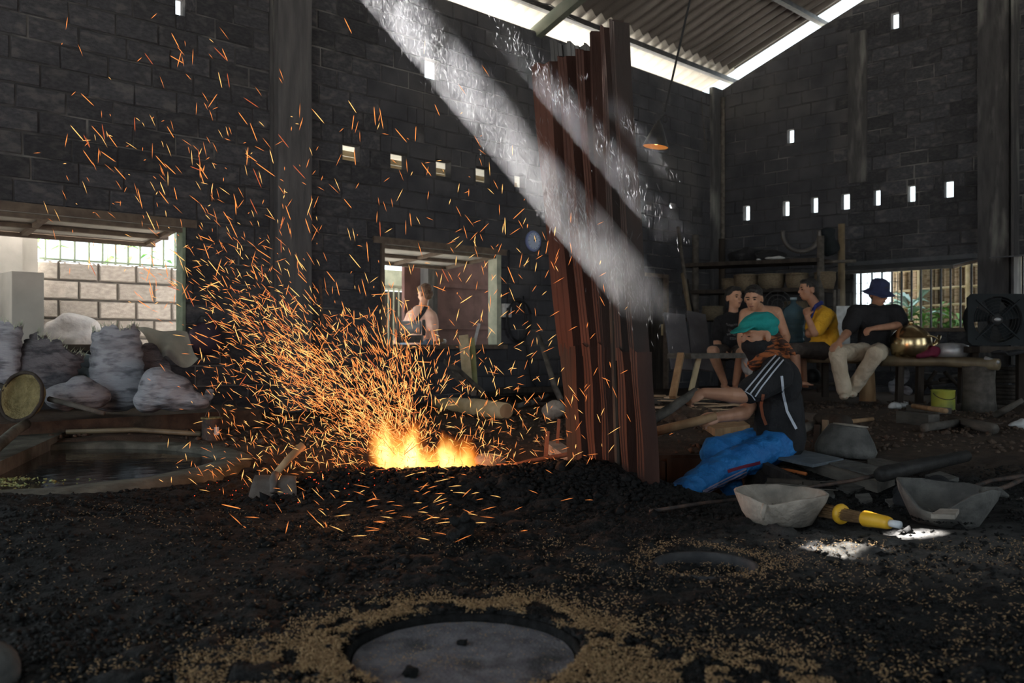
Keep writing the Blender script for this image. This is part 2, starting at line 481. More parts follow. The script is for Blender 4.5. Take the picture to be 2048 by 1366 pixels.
def block_shape(rr):
    """unit block face towards +y: x,z in -.5...5, y from -1 to 0, worn edges"""
    m = MB(); j = lambda s: rr.uniform(-s, s)
    fr = []; rg = []; bk = []
    for (x, z) in ((-.5, -.5), (.5, -.5), (.5, .5), (-.5, .5)):
        fr.append((x * .95 + j(.012), j(.05), z * .90 + j(.03)))
        rg.append((x + j(.006), -.16 + j(.04), z + j(.02)))
        bk.append((x, -1, z))
    m.add(fr + rg + bk, [(3, 2, 1, 0)] + [(i, (i + 1) % 4, 4 + (i + 1) % 4, 4 + i) for i in range(4)]
          + [(4 + i, 4 + (i + 1) % 4, 8 + (i + 1) % 4, 8 + i) for i in range(4)])
    return m
BSH = [block_shape(R) for _ in range(9)]

def backing(holes, x0, x1, z0, ztop, y0, y1, axis, nx=None):
    """mortar slab of the wall with real holes; ztop is a function of x"""
    xs = sorted(set([x0, x1] + [h[i] for h in holes for i in (0, 1) if x0 < h[i] < x1] + (nx or [])))
    m = MB()
    for a, b in zip(xs[:-1], xs[1:]):
        mid = (a + b) / 2
        cols = [(z0, None)]
        hs = sorted([(h[2], h[3]) for h in holes if h[0] < mid < h[1]])
        zc = z0
        for (h0, h1) in hs:
            if h0 > zc: seg(m, a, b, zc, zc, h0, h0, y0, y1, axis)
            zc = h1
        seg(m, a, b, zc, zc, ztop(a), ztop(b), y0, y1, axis)
    return m
def seg(m, a, b, z0a, z0b, z1a, z1b, y0, y1, axis):
    P = []
    for y in (y0, y1):
        for (x, z) in ((a, z0a), (b, z0b), (b, z1b), (a, z1a)):
            P.append((x, y, z) if axis == 's' else (y, x, z))
    m.add(P, [(0, 1, 2, 3), (7, 6, 5, 4), (0, 4, 5, 1), (1, 5, 6, 2), (2, 6, 7, 3), (3, 7, 4, 0)])

def lay(wall, holes, x0, x1, z0, ztop, axis, depthf, facing, mats, nobj=300, rr=R, hl=0.1, skip=None):
    """block courses of a wall, the nearest as parts, the rest as one part"""
    pieces = []
    k0 = int(math.floor((z0 - EYE) / BH)); k = k0
    while EYE + k * BH < max(ztop(x0), ztop(x1)):
        zb = EYE + k * BH; zt = zb + BH
        off = (k % 2) * BL / 2 + rr.uniform(-.03, .03)
        x = x0 - BL + off
        while x < x1:
            L = BL * rr.choice([1, 1, 1, 1, 1, .97, 1.04])
            a, b = max(x, x0), min(x + L, x1)
            if b - a > .05:
                zz1 = min(zt, min(ztop(a), ztop(b)))
                if zz1 - max(zb, z0) > .05:
                    rs = [(a, b, max(zb, z0), zz1)]
                    for h in holes: rs = cut(rs, h)
                    for r_ in rs:
                        if r_[1] - r_[0] > .045 and r_[3] - r_[2] > .045 and not (skip and skip(r_)):
                            pieces.append(r_)
            x += L
        k += 1
    pieces.sort(key=lambda r_: depthf((r_[0] + r_[1]) / 2))
    bm = MB()
    meshes = []
    for s in BSH:
        me = MB()
        for v in s.v:
            me.v.append((v[0], v[1] * facing, v[2]) if axis == 's' else (v[1] * facing, v[0], v[2]))
        flip = (facing < 0) != (axis != 's')
        me.f = [tuple(reversed(f)) for f in s.f] if flip else list(s.f)
        meshes.append((me, me.mesh('concrete_block')))
    for _, me in meshes: me.materials.append(mats[0])
    for i, (a, b, c, d) in enumerate(pieces):
        mb, me = meshes[rr.randrange(len(meshes))]
        cx, cz = (a + b) / 2, (c + d) / 2
        sx, sz = (b - a) - JT, (d - c) - JT
        pr = rr.uniform(-.004, .006)
        if i < nobj:
            o = bpy.data.objects.new('concrete_block', me); COL.objects.link(o); o.parent = wall
            if axis == 's': o.location = (cx, pr, cz); o.scale = (sx, hl, sz)
            else: o.location = (pr, cx, cz); o.scale = (hl, sx, sz)
        else:
            for_v = []
            for v in mb.v:
                if axis == 's': for_v.append((cx + v[0] * sx, pr + v[1] * hl, cz + v[2] * sz))
                else: for_v.append((pr + v[0] * hl, cx + v[1] * sx, cz + v[2] * sz))
            bm.add(for_v, mb.f)
    if bm.v:
        o = bm.build('concrete_blocks', mats[1], wall, kind='stuff')
    return len(pieces)

# ---- openings of the back wall (s along the wall, z up)
def rectA(px, py, w, h, t=0.0):
    a, b = sA(px + w / 2, t), sA(px - w / 2, t)
    return (min(a, b), max(a, b), zA(px, py + h / 2, t), zA(px, py - h / 2, t))
W1 = (sA(371), 11.6, EYE, 1.68)
W2 = (sA(1000), sA(762), EYE, 1.71)
DOOR = (sA(1332), sA(1274), -.05, 1.62)
bamboo_holes = [rectA(704, 305, 35, 33), rectA(799, 322, 33, 32), rectA(888, 337, 30, 31), rectA(967, 350, 28, 30), rectA(1041, 362, 22, 26)]
slitsA = [rectA(362, 12, 19, 36), rectA(866, 138, 30, 40)]
smallA = [rectA(1298, 415, 12, 10), rectA(1347, 412, 12, 10)]
niches = [rectA(765, 252, 22, 24), rectA(841, 264, 16, 30), rectA(1413, 290, 5, 22), rectA(1395, 424, 20, 18), rectA(1350, 428, 18, 16)]
holesA = [W1, W2, DOOR] + bamboo_holes + slitsA + smallA
topA = 4.53
wall_back = struct(place_frame(backing(holesA, -.1, 12.6, -.4, lambda x: topA, -.11, -.012, 's').build('wall_back', M['mortar'])))
def dA(s): return CY + s * A[1]
lay(wall_back, holesA + niches, 0.06, 11.0, -.2, lambda x: topA, 's', dA, 1, (M['block'], M['block_stuff']))

# ---- right (gable) wall
def gable(t): return 4.82 + .352 * t if t < 6.2 else 4.82 + .352 * 6.2 - .352 * (t - 6.2)
def gtop(t): return gable(t) - .19
def rectB(px, py, w, h):
    a, b = tB(px - w / 2), tB(px + w / 2)
    return (min(a, b), max(a, b), zB(px, py + h / 2), zB(px, py - h / 2))
WB = (tB(1706), tB(1962), .86, 1.745)
WB2 = (tB(2030), tB(2190), .86, 1.745)
slitsB = [rectB(1492, 426, 13, 29), rectB(1571, 417, 13, 29), rectB(1628, 410, 14, 30), rectB(1690, 403, 17, 31), rectB(1753, 395, 14, 31),
          rectB(1822, 387, 15, 32), rectB(1897, 378, 19, 33), rectB(1580, 272, 14, 27), rectB(1789, 41, 16, 32)]
holesB = [WB, WB2] + slitsB
wall_right = struct(place_frame(backing(holesB, -.1, 12.4, -.4, gtop, -.11, -.012, 't', [6.2]).build('wall_right', M['mortar'])))
def dB(t): return CY + t * B[1]
lay(wall_right, holesB, 0.06, 5.4, -.2, gtop, 't', dB, 1, (M['block'], M['block_stuff']))

# ---- walls behind the camera: unseen, their openings added and sized to let daylight in
def plain(name, boxes, m=M['mortar']):
    mb = MB()
    for (s0, s1, t0, t1, z0, z1) in boxes:
        mb.box(((s0 + s1) / 2, (t0 + t1) / 2, (z0 + z1) / 2), (s1 - s0, t1 - t0, z1 - z0))
    return struct(place_frame(mb.build(name, m)))
S_END, T_END = 16.5, 12.4
plain('wall_left', [(S_END, S_END + .15, -.15, 3.0, -.4, 6.0), (S_END, S_END + .15, 10.4, T_END, -.4, 5.2), (S_END, S_END + .15, 3.0, 10.4, 4.3, 7.2)])
plain('wall_front', [(-.15, 1.2, T_END, T_END + .15, -.4, 4.6), (3.6, 6.2, T_END, T_END + .15, -.4, 4.6), (9.6, S_END, T_END, T_END + .15, -.4, 4.6), (1.2, 9.6, T_END, T_END + .15, 4.1, 4.7)])
def portal(s0, s1, t, z0, z1, name):
    d = bpy.data.lights.new(name, 'AREA'); d.shape = 'RECTANGLE'; d.size = s1 - s0; d.size_y = z1 - z0
    d.cycles.is_portal = True
    o = bpy.data.objects.new(name, d); COL.objects.link(o)
    return o
p1 = portal(1.2, 3.6, T_END, -.1, 4.1, 'opening_portal'); p1.location = BW(2.4, T_END + .1, 2.0); p1.rotation_euler = Vector((-B[0], -B[1], 0)).to_track_quat('-Z', 'Z').to_euler()
p1b = portal(6.2, 9.6, T_END, -.1, 4.1, 'opening_portal'); p1b.location = BW(7.9, T_END + .1, 2.0); p1b.rotation_euler = p1.rotation_euler
p2 = portal(3.0, 10.4, 0, -.1, 4.3, 'opening_portal'); p2.location = BW(S_END + .2, 6.7, 2.1); p2.rotation_euler = Vector((-A[0], -A[1], 0)).to_track_quat('-Z', 'Z').to_euler()

# ---- pilasters and columns
def pil(s0, s1, t0, t1, z0, z1, name, m):
    mb = MB()
    n = 14
    # board-marked concrete: slightly uneven rings
    for i in range(n):
        a = z0 + (z1 - z0) * i / n; b = z0 + (z1 - z0) * (i + 1) / n
    ring = []
    for i in range(n + 1):
        z = z0 + (z1 - z0) * i / n; j = lambda: R.uniform(-.006, .006)
        c = .015
        ring.append([(s0 + j(), t0, z), (s0 + j(), t1 - c, z), (s0 + c, t1 + j(), z), (s1 - c, t1 + j(), z), (s1 + j(), t1 - c, z), (s1, t0, z)])
    for r_ in ring: mb.v.extend(r_)
    for i in range(n):
        for k in range(5):
            q = i * 6 + k
            mb.f.append((q, q + 1, q + 7, q + 6))
    mb.f = [tuple(reversed(f)) for f in mb.f]
    mb.f.append(tuple(n * 6 + k for k in range(6)))
    o = mb.build(name, m)
    return struct(place_frame(o))
pil(sA(626, .12), sA(558, .12), -.02, .12, -.1, topA, 'trim_1', M['column'])
pil(sA(553, .02), sA(541, .02), -.02, .03, -.1, topA, 'trim_2', M['column_dark'])  # thin dark strip standing in for the shadow line beside the pilaster
pil(-.02, .28, -.02, .06, -.1, topA + .1, 'trim_3', M['column_dark'])
mb = MB(); p = BW(.05, .08, 0); mb.tube((p.x, p.y, .2), (p.x, p.y, 4.5), .035, n=12)
struct(mb.build('trim_4', M['wood_grey'], smooth=True))
pil_t = (tB(1962), tB(2024))
mbp = MB()
mbp.box((.05, (pil_t[0] + pil_t[1]) / 2, 2.5), (.16, pil_t[1] - pil_t[0], 5.4))
struct(place_frame(mbp.build('trim_5', M['column_dark'])))
mbp = MB()
mbp.box((.07, tB(2036), 2.9), (.3, .03, 5.0))
struct(place_frame(mbp.build('trim_6', M['column_dark'])))
# ring beam stub and faint pilaster high on the right wall
mbp = MB(); mbp.box((.012, tB(1716), 3.95), (.05, .26, 2.1)); struct(place_frame(mbp.build('trim_7', M['column_dark'])))

# ---- roof: corrugated sheets on purlins
PITCH = .2; SLOPE = .352
def roof_sheet(w_waves, t0, t1, lift):
    m = MB(); n = w_waves * 8
    for (t) in (t0, t1):
        for dn in (0, 1):
            for i in range(n + 1):
                s = i * PITCH / 8
                z = 4.82 + SLOPE * t + .036 * math.sin(2 * PI * s / PITCH) + lift + dn * .006
                m.v.append((s, t, z))
    N = n + 1
    for i in range(n):
        m.f.append((i, i + 1, 2 * N + i + 1, 2 * N + i))                      # underside
        m.f.append((N + i, 3 * N + i, 3 * N + i + 1, N + i + 1))
        m.f.append((i, N + i, N + i + 1, i + 1)); m.f.append((2 * N + i, 2 * N + i + 1, 3 * N + i + 1, 3 * N + i))
    return m
ceiling = struct(place_frame(bpy.data.objects.new('ceiling', MB().box((8.2, 6.2, 4.82 + .352 * 6.2 + .12), (16.8, .3, .05)).mesh('ceiling'))))
COL.objects.link(ceiling); ceiling.data.materials.append(M['roof'])
# the holes through which the sun falls: (s, t, width along s, length along t)
def sun_hole(px, py, zf=-.06):
    f = gr(px, py, zf)
    lo, hi = 0.0, 20.0
    for _ in range(50):
        k = (lo + hi) / 2
        P = f - SUNDIR * k
        t = (P.x - CX) * B[0] + (P.y - CY) * B[1]
        if P.z < 4.82 + SLOPE * t + .05: lo = k
        else: hi = k
    P = f - SUNDIR * lo
    return ((P.x - CX) * A[0] + (P.y - CY) * A[1], (P.x - CX) * B[0] + (P.y - CY) * B[1], P, f)
SUNH = [(sun_hole(1702, 1098), .076), (sun_hole(1846, 1066), .050), (sun_hole(1922, 1048), .024)]
rows = [(-.95, .24, 0.0), (.10, 2.4, .012), (2.25, 4.4, .024), (4.25, 6.2, .036)]
shm = {}
for ri, (t0, t1, lift) in enumerate(rows):
    s = -.04
    while s < S_END + .3:
        w = 7
        holes = []
        for (hs, ht, P, f), rad in SUNH:
            if s - .02 < hs < s + w * PITCH - .1 and t0 - .05 < ht < t1 + .05: holes.append((hs, ht, rad))
        hit = any(s - .3 < h[0][0] < s + w * PITCH + .3 and t0 - .3 < h[0][1] < t1 + .3 for h in SUNH)
        if hit:
            # a sheet with broken-out holes: strips between the holes
            hh = [(h[0][0], h[0][1], h[1]) for h in SUNH]
            m = MB(); ds = PITCH / 8; n = w * 8; dt = .02
            nt_ = int((t1 - t0) / dt)
            N = n + 1
            for j in range(nt_ + 1):
                t = t0 + (t1 - t0) * j / nt_
                for i in range(N):
                    ss = i * ds
                    m.v.append((ss, t, 4.82 + SLOPE * t + .036 * math.sin(2 * PI * ss / PITCH) + lift))
            for j in range(nt_):
                t = t0 + (t1 - t0) * (j + .5) / nt_
                for i in range(n):
                    ss = s + (i + .5) * ds
                    if any(((ss - a) / r) ** 2 + ((t - b_) / (r * .8)) ** 2 < 1 + .3 * math.sin(9 * math.atan2(t - b_, ss - a)) for a, b_, r in hh): continue
                    m.f.append((j * N + i, j * N + i + 1, (j + 1) * N + i + 1, (j + 1) * N + i))
            o = m.build('roof_sheet', M['roof'], ceiling, smooth=True)
            o.location = (s - 8.2 * 0, 0, 0)
            o.location = (s, 0, 0)
        else:
            key = (ri,)
            if key not in shm:
                me = roof_sheet(w, t0, t1, lift).mesh('roof_sheet'); me.materials.append(M['roof_daylit'] if ri == 0 else M['roof']); shm[key] = me
            o = bpy.data.objects.new('roof_sheet', shm[key]); COL.objects.link(o); o.parent = ceiling
            o.location = (s, 0, R.uniform(0, .004))
        s += w * PITCH
# far slope of the roof, above and behind the camera
mb = MB(); mb.add([(-.3, 6.1, gable(6.1) + .02), (S_END + .3, 6.1, gable(6.1) + .02), (S_END + .3, 13.2, gable(13.2) + .02), (-.3, 13.2, gable(13.2) + .02),
                   (-.3, 6.1, gable(6.1) + .06), (S_END + .3, 6.1, gable(6.1) + .06), (S_END + .3, 13.2, gable(13.2) + .06), (-.3, 13.2, gable(13.2) + .06)],
                  [(0, 1, 2, 3), (7, 6, 5, 4), (0, 4, 5, 1), (1, 5, 6, 2), (2, 6, 7, 3), (3, 7, 4, 0)])
mb.build('roof_slab', M['roof'], ceiling)
for t in (.12, 1.62, 3.1, 4.6, 6.1):
    mb = MB(); z = 4.82 + SLOPE * t - .075
    mb.box(((S_END - .2) / 2 + .0, t, z), (S_END + .5, .05, .09))
    mb.box(((S_END - .2) / 2 + .0, t + .03, z - .04), (S_END + .5, .06, .008))
    mb.build('purlin', M['steel_dark'], ceiling)
def rafter(s):
    mb = MB(); mb.bar((s, -.35, 4.70 - .35 * SLOPE - .16), (s, 6.2, 4.82 + 6.2 * SLOPE - .16), .10, .15)
    mb.build('rafter', M['beam_green'], ceiling)
rafter(sA(1078)); rafter(sA(1078) + 5.0); rafter(sA(1078) + 10.0)

# ---- ground inside
def gz(x, y):
    """large shapes of the floor (vectorised)"""
    x = np.asarray(x, float); y = np.asarray(y, float)
    z = -.06 + .06 * sst(4.7, 5.8, y)
    # bank of charcoal in front of the hearth
    ax = sst(-1.25, -.75, x) * (1 - sst(.35, 1.0, x))
    z = z + .115 * np.exp(-((y - (4.22 + .10 * np.sin(x * 3))) / .33) ** 2) * ax
    z = z + .03 * sst(-.3, .7, x) * np.exp(-((y - 4.05) / .5) ** 2) * (1 - sst(.5, 1.0, x))
    # hollow where the fire burns
    z = z - .10 * np.exp(-(((x + .45) / .42) ** 2 + ((y - 4.62) / .22) ** 2))
    # low ground around the water basin
    d = np.hypot((x + 2.55), (y - 4.78))
    z = z + .03 * (1 - sst(1.15, 1.55, d)) - .25 * (1 - sst(.98, 1.08, d))
    # bank on the near left
    z = z + .10 * np.exp(-(((x + 1.9) / .8) ** 2 + ((y - 3.2) / .55) ** 2))
    # smith's pit
    px = sst(.55, .66, x) * (1 - sst(1.28, 1.36, x)) * sst(4.18, 4.3, y) * (1 - sst(5.12, 5.2, y))
    z = z - .62 * px
    # moulds sunk in the floor
    d1 = np.hypot(x + .112, y - 2.07)
    z = z - .06 * (1 - sst(.266, .276, d1)) - .0
    d2 = np.hypot(x - .62, y - 2.86)
    z = z - .035 * (1 - sst(.155, .175, d2))
    return z
def gzz(x, y): return float(gz(x, y))
def on(px, py, dz=0.0):
    """point of the floor surface seen at this place"""
    z = 0.0
    for _ in range(12):
        p = gr(px, py, z); z = gzz(p.x, p.y)
    p = gr(px, py, z); p.z = z + dz
    return p
def axis_pts(a, b, fine_a, fine_b, step, grow):
    pts = list(np.arange(fine_a, fine_b, step))
    s = step; x = fine_a
    while x > a: s *= grow; x -= s; pts.insert(0, x)
    s = step; x = pts[-1]
    while x < b: s *= grow; x += s; pts.append(x)
    return np.array(pts)
gx = axis_pts(-13, 13, -2.3, 2.9, .017, 1.06)
gy = axis_pts(-8, 15.5, 1.65, 5.6, .017, 1.05)
GX, GY = np.meshgrid(gx, gy)
GZ = gz(GX, GY)
near = 1 - sst(4.9, 5.8, GY)
flat1 = sst(.25, .30, np.hypot(GX + .112, GY - 2.07))
inb = sst(.9, 1.1, np.hypot(GX + 2.55, GY - 4.78))
rgh = (vnoise(GX * 9, GY * 9) - .5) * .022 + (vnoise(GX * 23 + 7, GY * 23) - .5) * .018 + (vnoise(GX * 52 + 3, GY * 52) - .5) * .014
soft = sst(.35, .7, vnoise(GX * 1.7 + 9, GY * 1.7 + 4))
GZ = GZ + near * flat1 * inb * rgh * (.45 + .9 * soft)
GZ = GZ + (1 - near) * ((vnoise(GX * 2.3, GY * 2.3) - .5) * .035 + (vnoise(GX * 9, GY * 9) - .5) * .014)
ny, nx_ = GX.shape
V = np.stack([GX, GY, GZ], -1).reshape(-1, 3)
idx = np.arange(ny * nx_).reshape(ny, nx_)
FA = np.stack([idx[:-1, :-1], idx[:-1, 1:], idx[1:, 1:], idx[1:, :-1]], -1).reshape(-1, 4)
def np_mesh(name, V, FA, smooth=True):
    me = bpy.data.meshes.new(name)
    k = FA.shape[1]
    me.vertices.add(len(V)); me.vertices.foreach_set('co', V.astype('f4').ravel())
    me.loops.add(FA.size); me.loops.foreach_set('vertex_index', FA.astype('i4').ravel())
    me.polygons.add(len(FA)); me.polygons.foreach_set('loop_start', np.arange(0, FA.size, k, dtype='i4'))
    me.polygons.foreach_set('loop_total', np.full(len(FA), k, 'i4'))
    if smooth: me.polygons.foreach_set('use_smooth', np.ones(len(FA), bool))
    me.update(calc_edges=True); me.validate()
    return me
def floor_mat():
    m = bpy.data.materials.new('floor_earth'); m.use_nodes = True
    nt = m.node_tree; nd = nt.nodes; lk = nt.links; p = nd['Principled BSDF']
    p.inputs['Roughness'].default_value = .92; p.inputs['Specular IOR Level'].default_value = .25
    tc = nd.new('ShaderNodeTexCoord'); O = tc.outputs['Object']
    def noise(sc, det=5):
        n = nd.new('ShaderNodeTexNoise'); n.inputs['Scale'].default_value = sc; n.inputs['Detail'].default_value = det; lk.new(O, n.inputs['Vector']); return n.outputs['Fac']
    def ramp(f, a, b, ca, cb):
        r = nd.new('ShaderNodeValToRGB'); r.color_ramp.elements[0].position = a; r.color_ramp.elements[1].position = b
        r.color_ramp.elements[0].color = (*ca, 1); r.color_ramp.elements[1].color = (*cb, 1); lk.new(f, r.inputs['Fac']); return r.outputs['Color']
    def mix(f, a, b):
        x = nd.new('ShaderNodeMixRGB'); lk.new(f, x.inputs[0]); lk.new(a, x.inputs[1]); lk.new(b, x.inputs[2]); return x.outputs[0]
    coal = ramp(noise(38), .4, .7, (.006, .006, .0065), (.022, .0215, .022))
    dirt = ramp(noise(12), .35, .65, (.040, .027, .020), (.075, .051, .037))
    ash = ramp(noise(20), .35, .65, (.060, .058, .058), (.11, .105, .10))
    sp = nd.new('ShaderNodeSeparateXYZ'); lk.new(O, sp.inputs[0])
    ad = nd.new('ShaderNodeMath'); ad.operation = 'MULTIPLY_ADD'; ad.inputs[1].default_value = .8; lk.new(noise(2.5), ad.inputs[0]); lk.new(sp.outputs['Y'], ad.inputs[2])
    mr = nd.new('ShaderNodeMapRange'); mr.inputs['From Min'].default_value = 5.0; mr.inputs['From Max'].default_value = 5.8; lk.new(ad.outputs[0], mr.inputs['Value'])
    # grey trodden ash on the right, in front of the stone bowls
    vx = nd.new('ShaderNodeVectorMath'); vx.operation = 'SUBTRACT'; vx.inputs[1].default_value = (1.55, 3.05, -.06); lk.new(O, vx.inputs[0])
    vs2 = nd.new('ShaderNodeVectorMath'); vs2.operation = 'MULTIPLY'; vs2.inputs[1].default_value = (.75, 1.5, 1); lk.new(vx.outputs[0], vs2.inputs[0])
    ln = nd.new('ShaderNodeVectorMath'); ln.operation = 'LENGTH'; lk.new(vs2.outputs[0], ln.inputs[0])
    a2 = nd.new('ShaderNodeMath'); a2.operation = 'MULTIPLY_ADD'; a2.inputs[1].default_value = .9; lk.new(noise(5), a2.inputs[0]); lk.new(ln.outputs['Value'], a2.inputs[2])
    m2 = nd.new('ShaderNodeMapRange'); m2.inputs['From Min'].default_value = .75; m2.inputs['From Max'].default_value = 1.25; m2.inputs['To Min'].default_value = .75; m2.inputs['To Max'].default_value = 0.0; lk.new(a2.outputs[0], m2.inputs['Value'])
    c = mix(m2.outputs[0], coal, ash)
    c = mix(mr.outputs[0], c, dirt)
    lk.new(c, p.inputs['Base Color'])
    bp = nd.new('ShaderNodeBump'); bp.inputs['Strength'].default_value = .8; bp.inputs['Distance'].default_value = .008
    lk.new(noise(110, 3), bp.inputs['Height']); lk.new(bp.outputs[0], p.inputs['Normal'])
    return m
fl = bpy.data.objects.new('floor', np_mesh('floor', V, FA)); COL.objects.link(fl); fl.data.materials.append(floor_mat()); struct(fl)

# ---- outside ground
mb = MB()
for (x0, x1, y0, y1) in ((-60, 60, 15.6, 70), (-60, 60, -60, -8.1), (-60, -13.1, -8.1, 15.6), (13.1, 60, -8.1, 15.6)):
    mb.add([(x0, y0, -.12), (x1, y0, -.12), (x1, y1, -.12), (x0, y1, -.12)], [(0, 1, 2, 3)])
mb.add([(-60, -60, -.9), (60, -60, -.9), (60, 70, -.9), (-60, 70, -.9)], [(0, 1, 2, 3)])
o = mb.build('ground', M['ground_out']); struct(o)
# apron of yard soil outside the two walls, above the rough edge of the shop floor mesh
def slab(s0, s1, t0, t1, z0, z1, name, m):
    mb = MB(); mb.box(((s0 + s1) / 2, (t0 + t1) / 2, (z0 + z1) / 2), (s1 - s0, t1 - t0, z1 - z0))
    return place_frame(mb.build(name, m))
struct(slab(-3, 15, -7, -.16, -.3, .04, 'ground_yard', M['ground_out']))
struct(slab(-7, -.16, -.16, 12, -.3, .04, 'ground_garden', M['ground_out']))
# ================================================================== WINDOWS AND WHAT STANDS BEHIND THEM
def Fp(mb, name, m, parent=None, **k):
    """a part given in the frame of the building (s, t, z)"""
    if parent is None: return place_frame(mb.build(name, m, **k))
    return mb.build(name, m, parent, **k)

# ---------- window 1 (left)
w1 = struct(Fp(MB().box(((W1[0] + W1[1]) / 2, -.07, EYE - .02), (W1[1] - W1[0] + .1, .2, .05)), 'window_1', M['frame_wood']))
Fp(MB().box(((W1[0] + W1[1]) / 2, -.03, W1[3] + .035), (W1[1] - W1[0] + .2, .09, .07)), 'lintel', M['frame_wood'], w1)
Fp(MB().box((W1[0] + .014, -.06, (W1[2] + W1[3]) / 2), (.028, .13, W1[3] - W1[2])), 'window_jamb', M['green_paint'], w1)
def shutter(s0, s1, depth, drop, z, name, label, parent, mm, battens=3, cross=2):
    """panel hinged along the lintel, swung up and outwards (t<0) or inwards (t>0)"""
    sg = -1 if depth < 0 else 1
    ms = MB()
    P = [(s0, 0, z), (s1, 0, z), (s1, depth, z - drop), (s0, depth, z - drop)]
    ms.add(P + [(p[0], p[1], p[2] + .012) for p in P], [(3, 2, 1, 0), (4, 5, 6, 7), (0, 1, 5, 4), (1, 2, 6, 5), (2, 3, 7, 6), (3, 0, 4, 7)])
    o = Fp(ms, name, mm, parent)
    for i in range(battens):
        k = i / (battens - 1); t = depth * (.03 + .94 * k); zz = z - drop * k - .022
        Fp(MB().box(((s0 + s1) / 2, t, zz), (s1 - s0, .05, .035)), 'batten', M['frame_wood'], o)
    for i in range(cross):
        s = s0 + (s1 - s0) * (.02 + .96 * i / max(1, cross - 1))
        Fp(MB().bar((s, 0, z - .02), (s, depth, z - drop - .02), .05, .035), 'batten', M['frame_wood'], o)
    return o
shutter(W1[0] + .03, W1[0] + 3.3, -.60, .09, W1[3] - .005, 'shutter', '', w1, M['shutter'], 3, 4)

# annex behind window 1: block wall, grille, plastered pillar
ANX = -1.5
annex = struct(Fp(MB().box((9.6, ANX - .1, .62), (6.0, .12, 1.66)), 'wall_annex', M['mortar_pale']))
for k in range(-3, 5):
    zb = 1.45 - (k + 1) * BH if k >= 0 else None
    if zb is None or zb < .2: continue
    off = (k % 2) * BL / 2
    s = 6.65 + off
    while s < 12.3:
        me = BSH[R.randrange(9)]
        o = bpy.data.objects.new('concrete_block', bpy.data.meshes.get('annex_%d' % BSH.index(me)) or me.mesh('annex_%d' % BSH.index(me)))
        if not o.data.materials: o.data.materials.append(M['block_pale'])
        COL.objects.link(o); o.parent = annex
        o.location = (s + BL / 2, ANX, zb + BH / 2); o.scale = (BL - .022, .08, BH - .022)
        s += BL
# grille on the annex wall
gs0, gs1 = sA(362, ANX), sA(80, ANX)
gr_ = MB()
g = PB('window_grille', 'green painted iron bar grille above the pale block wall outside the left window', 'grille', BW((gs0 + gs1) / 2, ANX, 1.45))
def gbar(sa, za, sb, zb, r=.009): return MB().tube(BW(sa, ANX - .04, za), BW(sb, ANX - .04, zb), r, n=6)
g.part(gbar(gs0, 1.465, gs1, 1.465, .012), 'rail', M['green_paint']); g.part(gbar(gs0, 2.3, gs1, 2.3, .012), 'rail', M['green_paint'])
for px in (93, 123, 152, 181, 208, 234, 259, 283, 307, 330, 353):
    s = sA(px, ANX); g.part(gbar(s, 1.45, s, 2.3, .012), 'bar', M['green_paint'])
for px in (365,): s = sA(px, ANX); g.part(gbar(s, 1.45, s, 2.3, .02), 'post', M['green_paint'])
# pale trim along the sill of the grille
# plastered column and its wider plinth
pp = struct(Fp(MB().box(((sA(45, -1.1) + 13) / 2, -1.15, 1.2), (13 - sA(45, -1.1), .1, 2.4)), 'trim_8', M['plaster']))
Fp(MB().box(((sA(76, -1.25) + 13) / 2, -1.32, 1.3), (13 - sA(76, -1.25), .14, 2.2)), 'pillar_back', M['plaster'], None)['kind'] = 'structure'
struct(Fp(MB().box(((sA(88, -.63) + sA(24, -.63)) / 2, -.80, .55), (sA(24, -.63) - sA(88, -.63), .34, 1.42)), 'trim_9', M['plaster']))
struct(slab(8.0, 13, -2.6, -.16, -.2, .62 - .25, 'ground_ledge', M['mortar_pale']))
# foliage far behind the grille
def leaf_clump(name, c, n, spread, size, m, label, cat='plant', group=None, droop=.3):
    root = PB(name, label, cat, (c[0], c[1], 0.04), group)
    st = MB()
    for i in range(n // 3 + 1):
        a = R.uniform(0, 2 * PI); d = R.uniform(0, spread * .4)
        st.path([(c[0], c[1], .04), (c[0] + math.cos(a) * d * .5, c[1] + math.sin(a) * d * .5, c[2] * .6), (c[0] + math.cos(a) * d, c[1] + math.sin(a) * d, c[2])], [.008, .006, .003], 5)
    root.part(st, 'stem', M['leaf'])
    for i in range(n):
        b = Vector((c[0] + R.gauss(0, spread), c[1] + R.gauss(0, spread), max(.08, c[2] + R.gauss(0, spread))))
        a = R.uniform(0, 2 * PI); L = size * R.uniform(.6, 1.3); w = L * .16
        d = Vector((math.cos(a), math.sin(a), R.uniform(.0, .9))).normalized(); sd = d.cross(Vector((0, 0, 1))).normalized()
        p1 = b + d * L * .5; p2 = b + d * L + Vector((0, 0, -droop * L))
        lm = MB(); up = Vector((0, 0, w * .25))
        lm.add([b, p1 + sd * w - up * -1, p1 - sd * w + up, p2, b + Vector((0, 0, -.003)), p1 + sd * w, p1 - sd * w, p2 + Vector((0, 0, -.003)), p1 + Vector((0, 0, -w * .2))],
               [(0, 8, 1), (0, 2, 8), (1, 8, 3), (8, 2, 3), (4, 5, 8), (4, 8, 6), (5, 7, 8), (8, 7, 6)])
        root.part(lm, 'leaf', m)
    return root.o
